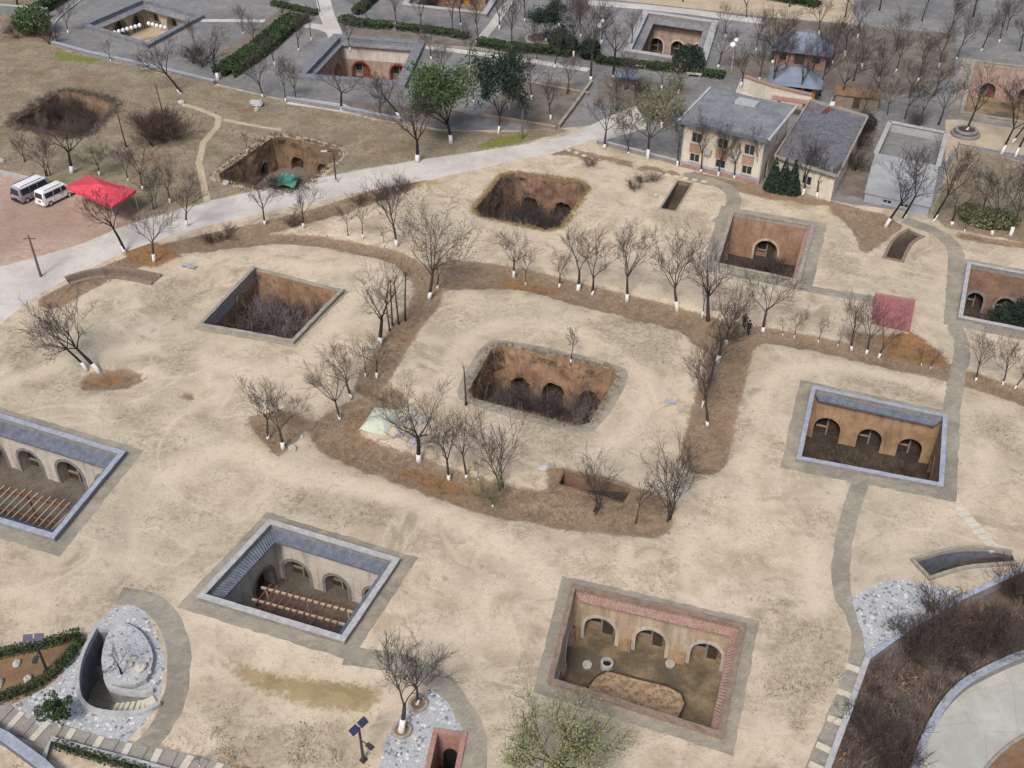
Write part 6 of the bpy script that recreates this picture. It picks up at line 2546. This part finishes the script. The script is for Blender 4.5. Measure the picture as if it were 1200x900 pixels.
# shrubs inside pits
def pit_shrubs(key, depth, n, kinds, label, group, hr=(1.8, 3.4), seed=0, inset=1.2):
    r = random.Random(key + str(seed))
    B = offset_poly(PITS[key], -inset)
    b = np.array(B)
    k = 0
    while k < n:
        p = (r.uniform(b[:, 0].min(), b[:, 0].max()), r.uniform(b[:, 1].min(), b[:, 1].max()))
        if not inside(np.array([p]), B)[0]:
            continue
        k += 1
        kd = r.choice(kinds)
        i = CNT.get(kd, 0)
        CNT[kd] = i + 1
        H, T, W, C, Lf = KIND[kd][i % len(KIND[kd])]
        h = r.uniform(*hr)
        o = thing('shrub', (p[0], p[1], -depth - .02), label, 'shrub', group, r.uniform(0, 6.28), (h / H * r.uniform(.9, 1.3),) * 2 + (h / H,))
        tr = link('stems', T, o)
        cr = link('crown', C, o)
        if Lf is not None:
            link('foliage', Lf, cr)


pit_shrubs('c1', 5.2, 20, ['pitshrub', 'pitshrub', 'greyshrub'], 'leafless grey shrub in the thicket inside the thin rimmed courtyard', 'thicket in the thin rimmed courtyard', (2.4, 5.0), 0, 1.6)
pit_shrubs('c2', 5.2, 18, ['pitshrub', 'greyshrub'], 'leafless grey shrub inside the ragged ochre rimmed pit', 'shrubs in the ragged pit', (2.0, 4.0), 0, 2.2)
pit_shrubs('c2', 5.2, 1, ['conifer'], 'dark evergreen growing up inside the ragged ochre rimmed pit', None, (3.0, 3.6), 1, 3.4)
pit_shrubs('c3', 5.2, 18, ['pitshrub', 'greyshrub'], 'leafless dark shrub inside the large rounded pit', 'shrubs in the rounded pit', (1.6, 4.2), 0, 2.0)
pit_shrubs('c5', 5.0, 3, ['conifer'], 'dark evergreen inside the pale rimmed courtyard', 'evergreens in the pale rimmed courtyard', (3.0, 4.6), 0, 1.8)
pit_shrubs('c6', 4.9, 5, ['shrub'], 'low brown shrub on the floor of the orange walled courtyard', 'shrubs in the orange walled courtyard', (.8, 1.5), 0, 1.8)
pit_shrubs('c4', 5.0, 8, ['shrub', 'greyshrub'], 'leafless shrub inside the small brick rimmed courtyard', 'shrubs in the brick rimmed courtyard', (1.2, 2.6), 0, 1.6)
pit_shrubs('c15', 4.0, 4, ['greyshrub'], 'leafless shrub at the foot of the crumbling pit walls', 'shrubs in the crumbling pit', (1.0, 2.0), 0, 2.4)
pit_shrubs('c16', 3.6, 16, ['greyshrub', 'shrub'], 'grey brushwood shrub in the overgrown hollow', 'brushwood in the overgrown hollow', (1.8, 3.6), 0, 1.4)
for i in range(9):
    a, b = 185 + 26 * math.cos(i * 2.4) * (.3 + .08 * i), 160 + 13 * math.sin(i * 2.4) * (.3 + .08 * i)
    tree(a, b, 0, 'shrub', 'rusty brown shrub in the thicket on the dry lawn', 'rusty thicket on the lawn', h=2.6 + .2 * (i % 3), category='shrub', sx=1.25)
for a, b in [(690, 195), (752, 215), (740, 222), (765, 212)]:
    tree(a, b, 0, 'shrub', 'low grey scrub on the pale soil above the short ramp', 'scrub above the short ramp', h=1.0, category='shrub', sx=1.6)
for a, b, h in [(238, 78, 3.4), (228, 74, 2.8), (20, 45, 2.6), (58, 52, 2.4), (600, 70, 2.0), (690, 60, 2.5), (745, 112, 2.6), (1075, 150, 2.2), (1010, 150, 2.5), (1000, 175, 2.6), (1000, 200, 2.4), (1005, 160, 2.4)]:
    tree(a, b, 0, 'greyshrub', 'grey leafless bush standing on the village side', 'grey bushes in the village', h=h, category='shrub', sx=1.1)
for a, b in [(420, 238), (440, 235), (455, 228), (470, 222), (345, 262), (250, 282), (265, 276)]:
    tree(a, b, 0, 'shrub', 'purple brown scrub on the strip below the road', 'scrub below the road', h=1.3, category='shrub', sx=1.6)
for a, b in [(110, 765), (116, 755), (108, 780)]:
    g = G(a, b, -2.6)
    tree(a, b, 0, 'greyshrub', 'pale leafless bush growing in the hook shaped ramp', 'bushes in the hook shaped ramp', h=2.2, z=-2.7, category='shrub')


# ------------------------------------------------------------------ leaf masses: hedges, round bushes, cypresses
def leaf_mass(name, label, cat, org, sampler, n, size, mat, core=None, group=None, seed=0):
    r = random.Random(seed)
    t = thing(name, org, label, cat, group)
    mb = MB()
    for _ in range(n):
        leaf_quad(mb, Vector(sampler(r)), size * r.uniform(.6, 1.3), r)
    build('foliage', mb, M[mat], t)
    if core is not None:
        build('stems', core, M['bark_dark'], t)
    return t


def hedge(line, w, h, label, mat='hedge', seed=1, dens=70, size=.16, group=None):
    ln = smooth_line(px(line), 1) if len(line) > 2 else px(line)
    L = [0]
    for i in range(len(ln) - 1):
        L.append(L[-1] + math.dist(ln[i], ln[i + 1]))
    org = Vector((*ln[0], 0))
    l, rr2 = offset_line(ln, w / 2), offset_line(ln, -w / 2)

    def S(r):
        s = r.uniform(0, L[-1] * .9999)
        i = max(j for j in range(len(ln) - 1) if L[j] <= s)
        u = (s - L[i]) / (L[i + 1] - L[i])
        v = r.random()
        a = Vector(l[i]).lerp(Vector(l[i + 1]), u)
        b = Vector(rr2[i]).lerp(Vector(rr2[i + 1]), u)
        p = a.lerp(b, v) - org.xy
        top = h * (.88 + .2 * mnoise.noise(Vector((s * .9, seed, 0))))
        z = top if r.random() < .55 else r.uniform(.05, top)
        if z < top * .98:
            v = r.choice((.02, .98))
            p = a.lerp(b, v) - org.xy
        return (p.x + r.gauss(0, .05), p.y + r.gauss(0, .05), z + r.gauss(0, .05))
    core = MB()
    core.tube([(p[0] - org.x, p[1] - org.y, h * .3) for p in ln], [h * .32] * len(ln), 6)
    leaf_mass('hedge', label, 'hedge', org, S, int(L[-1] * (w + h) * dens), size, mat, core, group, seed)


hedge([(262, 90), (300, 65), (340, 30), (352, 24)], 3.6, 1.3, 'broad green hedge band running up from the round headed bare tree', 'hedge', 1, 42, .22)
hedge([(402, 24), (418, 30), (460, 33)], 2.2, .9, 'short dark hedge at the corner of the pale village path', 'hedge', 2, 50, .2)
hedge([(465, 34), (520, 40), (548, 46)], 1.6, .9, 'dark clipped hedge row in front of the orange door courtyard', 'hedge', 3, 50, .2)
hedge([(560, 52), (600, 60), (648, 62), (670, 66)], 1.8, 1.1, 'dark clipped hedge row left of the tan walled courtyard', 'hedge', 4, 50, .2)
hedge([(698, 73), (740, 78), (800, 84), (848, 92)], 1.6, .9, 'dark clipped hedge row in front of the tan walled courtyard', 'hedge', 5, 50, .2)
hedge([(822, -12), (880, -6), (960, 8)], 2.5, 1.5, 'dark hedge at the far edge of the village road', 'hedge', 6, 40, .25)
hedge([(320, 6), (345, 12), (372, 18)], 1.2, .8, 'low dark hedge left of the pale village path', 'hedge', 7, 50, .2)
hedge([(418, 18), (440, -2), (455, -15)], 1.6, 1.2, 'dark hedge climbing beside the orange door courtyard', 'hedge', 8, 50, .2)
hedge([(-30, 775), (0, 769), (50, 758), (95, 745)], .7, .55, 'far clipped hedge bordering the brown bed with the solar lamp', 'hedge', 9, 190, .08)
hedge([(97, 752), (72, 785), (40, 808), (0, 821), (-30, 830)], .7, .55, 'near clipped hedge bordering the brown bed with the solar lamp', 'hedge', 10, 190, .08)
hedge([(66, 874), (110, 888), (160, 902), (220, 920)], .5, .45, 'low leafy hedge behind the thin pale edging wall', 'hedge', 11, 190, .08)
hedge([(38, 20), (62, 8), (85, -12)], 2.2, 1.6, 'dark hedge behind the round green shrub', 'hedge', 12, 40, .25)


def bush(a, b, rx, rz_, label, mat, seed, n=2600, size=.2, group=None, cone=False, name='bush'):
    g = G(a, b)

    def S(r):
        while True:
            p = Vector((r.uniform(-1, 1), r.uniform(-1, 1), r.uniform(-1, 1)))
            if cone:
                k = (1 - p.z) / 2
                if .55 * k * k < p.x ** 2 + p.y ** 2 < k * k * (.8 + .2 * r.random()) + .01:
                    break
            elif .45 < p.length < 1 + .18 * mnoise.noise(p * 2.2 + Vector((seed, 0, 0))):
                break
        return (p.x * rx, p.y * rx, rz_ * (1 + p.z) + .05)
    core = MB()
    core.tube([(0, 0, -.1), (0, 0, rz_ * 1.3)], [.14, .06], 6)
    leaf_mass(name, label, 'bush', (g.x, g.y, gz(g.x, g.y)), S, n, size, mat, core, group, seed)


def ball_tree(a, b, H, r0, label):
    g = G(a, b)
    t = thing('leafy_tree', (g.x, g.y, 0), label, 'tree')
    mb = MB()
    mb.tube([(0, 0, -.1), (.03, 0, H * .3), (-.05, .05, H * .7)], [.06, .05, .03], 7)
    tr = build('trunk', mb, M['bark'], t)
    mb = MB()
    mb.tube([(0, 0, -.05), (.01, 0, .35)], [.085, .075], 8)
    build('whitewash', mb, M['whitewash'], tr)
    mb = MB()
    r = random.Random(5)
    cl = [(r.gauss(0, r0 * .42), r.gauss(0, r0 * .42), H - r0 + r.gauss(0, r0 * .4), r.uniform(.28, .5) * r0) for _ in range(16)]
    for x, y2, z, q in cl:
        for _ in range(150):
            d = Vector((r.gauss(0, 1), r.gauss(0, 1), r.gauss(0, 1))).normalized() * q * r.uniform(.6, 1)
            leaf_quad(mb, Vector((x, y2, z)) + d, .085 * r.uniform(.6, 1.3), r)
    build('crown', mb, M['hedge'], t)


ball_tree(71, 852, 2.5, .95, 'small dark green tree with bushy head beside the stone paving')
bush(42, 40, 2.9, 2.2, 'round bright green shrub at the far corner of the dry lawn', 'leaf_green', 1)
bush(806, 82, 2.4, 1.7, 'dark round bush in front of the tan walled village courtyard', 'leaf_dark', 2)
for i, a in enumerate((905, 916, 927)):
    bush(a, 222 + i * 2, 1.15, 2.0, 'dark conical cypress in the trio between the two cream houses', 'leaf_dark', 3 + i, 2200, .16, 'cypress trio between the houses', True, 'cypress')
bush(1010, 152, 1.6, 1.0, 'dull green bush left of the open yard', 'leaf_dark', 7, 1200)
for i, (a, b) in enumerate([(664, 62), (690, 68), (655, 58)]):
    bush(a, b, 1.8, 1.3, 'dark bush among the tall trees behind the village hedge', 'leaf_dark', 10 + i, 1200, .22, 'dark bushes behind the village hedge')
for i, (a, b) in enumerate([(1150, 262), (1140, 255), (1172, 262)]):
    bush(a, b, 2.0, .7, 'low olive green bush under the green leaning trees', 'leaf_pale', 20 + i, 1300, .16, 'olive bushes under the leaning trees')


# ------------------------------------------------------------------ uncounted weeds, straw and brush
def tufts(name, label, cat, pts, mat, hr, blades, wd=.02, seed=0, spread=.12, lean=.6):
    r = random.Random(seed)
    mb = MB()
    for x, y, z in pts:
        h0 = r.uniform(*hr)
        for _ in range(blades):
            a = r.uniform(0, 6.28)
            b = r.uniform(0, 6.28)
            o = len(mb.v)
            bx_, by_ = x + r.gauss(0, spread), y + r.gauss(0, spread)
            h = h0 * r.uniform(.5, 1.2)
            lx, ly = math.cos(a) * h * lean * r.random(), math.sin(a) * h * lean * r.random()
            wx, wy = math.cos(b) * wd, math.sin(b) * wd
            mb.v += [(bx_ - wx, by_ - wy, z - .02), (bx_ + wx, by_ + wy, z - .02), (bx_ + lx, by_ + ly, z + h)]
            mb.f.append((o, o + 1, o + 2))
            mb.m.append(0)
    build(name, mb, M[mat], None, (0, 0, 0), label=label, category=cat, kind='stuff')


def scatter(n, seed, cond):
    """points on the soil, thinned by cond(P) -> probability"""
    r = np.random.RandomState(seed)
    out = []
    while len(out) < n:
        v = r.uniform(-20, 920, 4 * n)
        u = r.uniform(-20, 1220, 4 * n)
        P = np.array([G2(a, b) for a, b in zip(u, v)])
        k = np.ones(len(P), bool)
        for h in HOLES:
            k &= ~inside(P, h)
        for nm, mt, pl in HARD:
            k &= ~inside(P, pl)
        for pl in APR.values():
            k &= ~inside(P, pl)
        P = P[k]
        pr = cond(P)
        P = P[r.uniform(0, 1, len(P)) < pr]
        out += P.tolist()
    out = np.array(out[:n])
    return np.column_stack([out, height(out)])


tufts('weeds', 'small dead weeds scattered in drifts over the pale soil', 'weeds',
      scatter(4500, 1, lambda P: np.clip(np.maximum(wob(P, .10, 3.1) * 1.2 - .35, soft_value(P, 'scrub') - .25) + wob(P, .6, 9.1) * 1.2 - .2, 0, 1)), 'drydark', (.04, .15), 5, .022, 1, .18, 1.5)
tufts('dry_grass', 'straw coloured dead grass along the brown strips and banks', 'grass',
      scatter(9000, 2, lambda P: np.maximum(soft_value(P, 'brown'), .6 * soft_value(P, 'lawn')) ** 2), 'dry', (.08, .3), 6, .025, 2, .16, 1.0)
# straw fringe round the ragged pits
def ring_pts(key, n, w, seed, over=.5):
    r = random.Random(seed)
    Q = PITS[key]
    out = []
    for _ in range(n):
        i = r.randrange(len(Q))
        L = [math.dist(Q[j], Q[(j + 1) % len(Q)]) for j in range(len(Q))]
        s = r.uniform(0, sum(L))
        i = 0
        while s > L[i]:
            s -= L[i]
            i += 1
        a, b = Vector(Q[i]), Vector(Q[(i + 1) % len(Q)])
        e = (b - a).normalized()
        p = a + e * s + Vector((-e.y, e.x)) * abs(r.gauss(0, w))
        out.append((p.x, p.y, gz(p.x, p.y) if False else 0.0))
    return out


tufts('straw_fringe', 'ochre straw fringe round the lip of the ragged pit', 'grass', ring_pts('c2', 900, .28, 1), 'straw', (.1, .35), 6, .025, 3, .15, 1.2)
tufts('straw_fringe', 'thin dry grass round the lip of the large rounded pit', 'grass', ring_pts('c3', 600, .3, 2), 'dry', (.1, .35), 6, .025, 4, .12, 1.2)
tufts('straw_fringe', 'dry grass hanging round the lip of the crumbling pit', 'grass', ring_pts('c15', 700, .6, 3), 'drydark', (.15, .45), 6, .03, 5, .15, 1.2)
tufts('straw_fringe', 'dead brush round the overgrown hollow', 'grass', ring_pts('c16', 900, .6, 4), 'brush', (.2, .7), 7, .03, 6, .2, 1.0)
def wall_pts(key, dep, batter, n, seed, lo=.1, hi=.75):
    r = random.Random(seed)
    Q = PITS[key]
    B = offset_poly(Q, -batter)
    out = []
    while len(out) < n:
        i = r.randrange(len(Q))
        j = (i + 1) % len(Q)
        u, v = r.random(), lo + (hi - lo) * r.random() ** 1.8
        p = Vector(Q[i]).lerp(Vector(Q[j]), u).lerp(Vector(B[i]).lerp(Vector(B[j]), u), v)
        if mnoise.noise(Vector((p.x * .5, p.y * .5, v * 4))) > -.05:
            out.append((p.x, p.y, -dep * v))
    return out


for key, dep, bt, n, mat, lab in (('c1', 5.2, .3, 260, 'brush', 'dead creepers clinging to the walls of the thin rimmed courtyard'), ('c2', 5.2, .35, 520, 'brush', 'dead creepers clinging to the walls of the ragged pit'),
                                  ('c3', 5.2, .45, 420, 'drydark', 'dead creepers clinging to the walls of the large rounded pit'), ('c15', 4.0, .5, 420, 'drydark', 'dead creepers clinging to the crumbling pit walls'),
                                  ('c5', 5.0, .15, 120, 'brush', 'dead creepers clinging to the walls of the pale rimmed courtyard')):
    tufts('creeper', lab, 'weeds', wall_pts(key, dep, bt, n, key), mat, (.15, .5), 8, .03, 3, .22, 1.6)
# weeds on pit floors
for key, dep, n, mat, sd, lab in (('c1', 5.2, 700, 'brush', 1, 'dead weeds on the floor of the thin rimmed courtyard'), ('c2', 5.2, 700, 'brush', 2, 'dead weeds on the floor of the ragged pit'),
                                  ('c3', 5.2, 900, 'brush', 3, 'dead weeds on the floor of the large rounded pit'), ('c6', 4.9, 600, 'drydark', 4, 'dead weeds on the floor of the orange walled courtyard'),
                                  ('c5', 5.0, 400, 'brush', 5, 'dead weeds on the floor of the pale rimmed courtyard'), ('c4', 5.0, 350, 'brush', 6, 'dead weeds on the floor of the brick rimmed courtyard')):
    r = random.Random(sd)
    B = offset_poly(PITS[key], -1.1)
    b = np.array(B)
    P = [(r.uniform(b[:, 0].min(), b[:, 0].max()), r.uniform(b[:, 1].min(), b[:, 1].max())) for _ in range(n * 2)]
    P = [p for p, k in zip(P, inside(np.array(P), B)) if k][:n]
    tufts('weeds', lab, 'weeds', [(x, y, -dep + .04) for x, y in P], mat, (.15, .6), 7, .03, sd, .2, 1.0)


# brush on the slope
def brush():
    r = random.Random(8)
    ok = np.where((LD2 > .5) & (LD1 > .3) & (LV[:, 0] < 60) & inside(LV, LOW_POLY))[0]
    P, Q = [], []
    for _ in range(4500):
        i = ok[r.randrange(len(ok))]
        x, y = LV[i][0] + r.uniform(-.6, .6), LV[i][1] + r.uniform(-.6, .6)
        q = mnoise.noise(Vector((x * .25, y * .25, 3)))
        (Q if q > .16 else P).append((x, y, LZ[i]))
    tufts('brushwood', 'tangled dark dead brush covering the slope above the lower road', 'brush', P, 'brush', (.4, 1.3), 9, .03, 9, .3, .9)
    tufts('brushwood', 'rusty dead bracken patches among the dark brush on the slope', 'brush', Q, 'brush_rust', (.3, 1.0), 11, .04, 10, .3, .9)
    for nm_, mat, lab, n, sd in (('leaf_mounds', 'brush_rust', 'rusty leafy mounds of dead bramble on the slope', 70, 1), ('leaf_mounds', 'brush', 'dark mounds of dead bramble on the slope', 150, 2), ('leaf_mounds', 'brush_grey', 'grey mounds of dead bramble on the slope', 60, 3)):
        mb = MB()
        q = random.Random(sd)
        for _ in range(n):
            i = ok[q.randrange(len(ok))]
            rr_ = q.uniform(.35, .95)
            for _ in range(int(170 * rr_)):
                d = Vector((q.gauss(0, 1), q.gauss(0, 1), abs(q.gauss(0, .8)))).normalized() * rr_ * q.uniform(.5, 1.05)
                leaf_quad(mb, Vector((LV[i][0], LV[i][1], LZ[i])) + d, .085 * q.uniform(.6, 1.4), q)
        build(nm_, mb, M[mat], None, (0, 0, 0), label=lab, category='brush', kind='stuff')
    S = []
    for _ in range(1500):
        i = ok[r.randrange(len(ok))]
        S.append((LV[i][0] + r.uniform(-.6, .6), LV[i][1] + r.uniform(-.6, .6), LZ[i]))
    tufts('brushwood', 'pale grey dead stalks standing up through the brush on the slope', 'brush', S, 'brush_grey', (.6, 1.6), 6, .018, 11, .3, .8)
    for k in range(60):
        i = ok[r.randrange(len(ok))]
        x, y = LV[i]
        kd = r.choice(['shrub', 'greyshrub'])
        c = CNT.get(kd, 0)
        CNT[kd] = c + 1
        H, T, W, C, Lf = KIND[kd][c % len(KIND[kd])]
        h = r.uniform(1.4, 3.0)
        o = thing('shrub', (x, y, LZ[i] - .05), 'bare twiggy shrub in the brush on the slope above the lower road', 'shrub', 'shrubs on the brush slope', r.uniform(0, 6.28), (h / H * 1.2, h / H * 1.2, h / H))
        link('stems', T, o)
        link('crown', C, o)


brush()
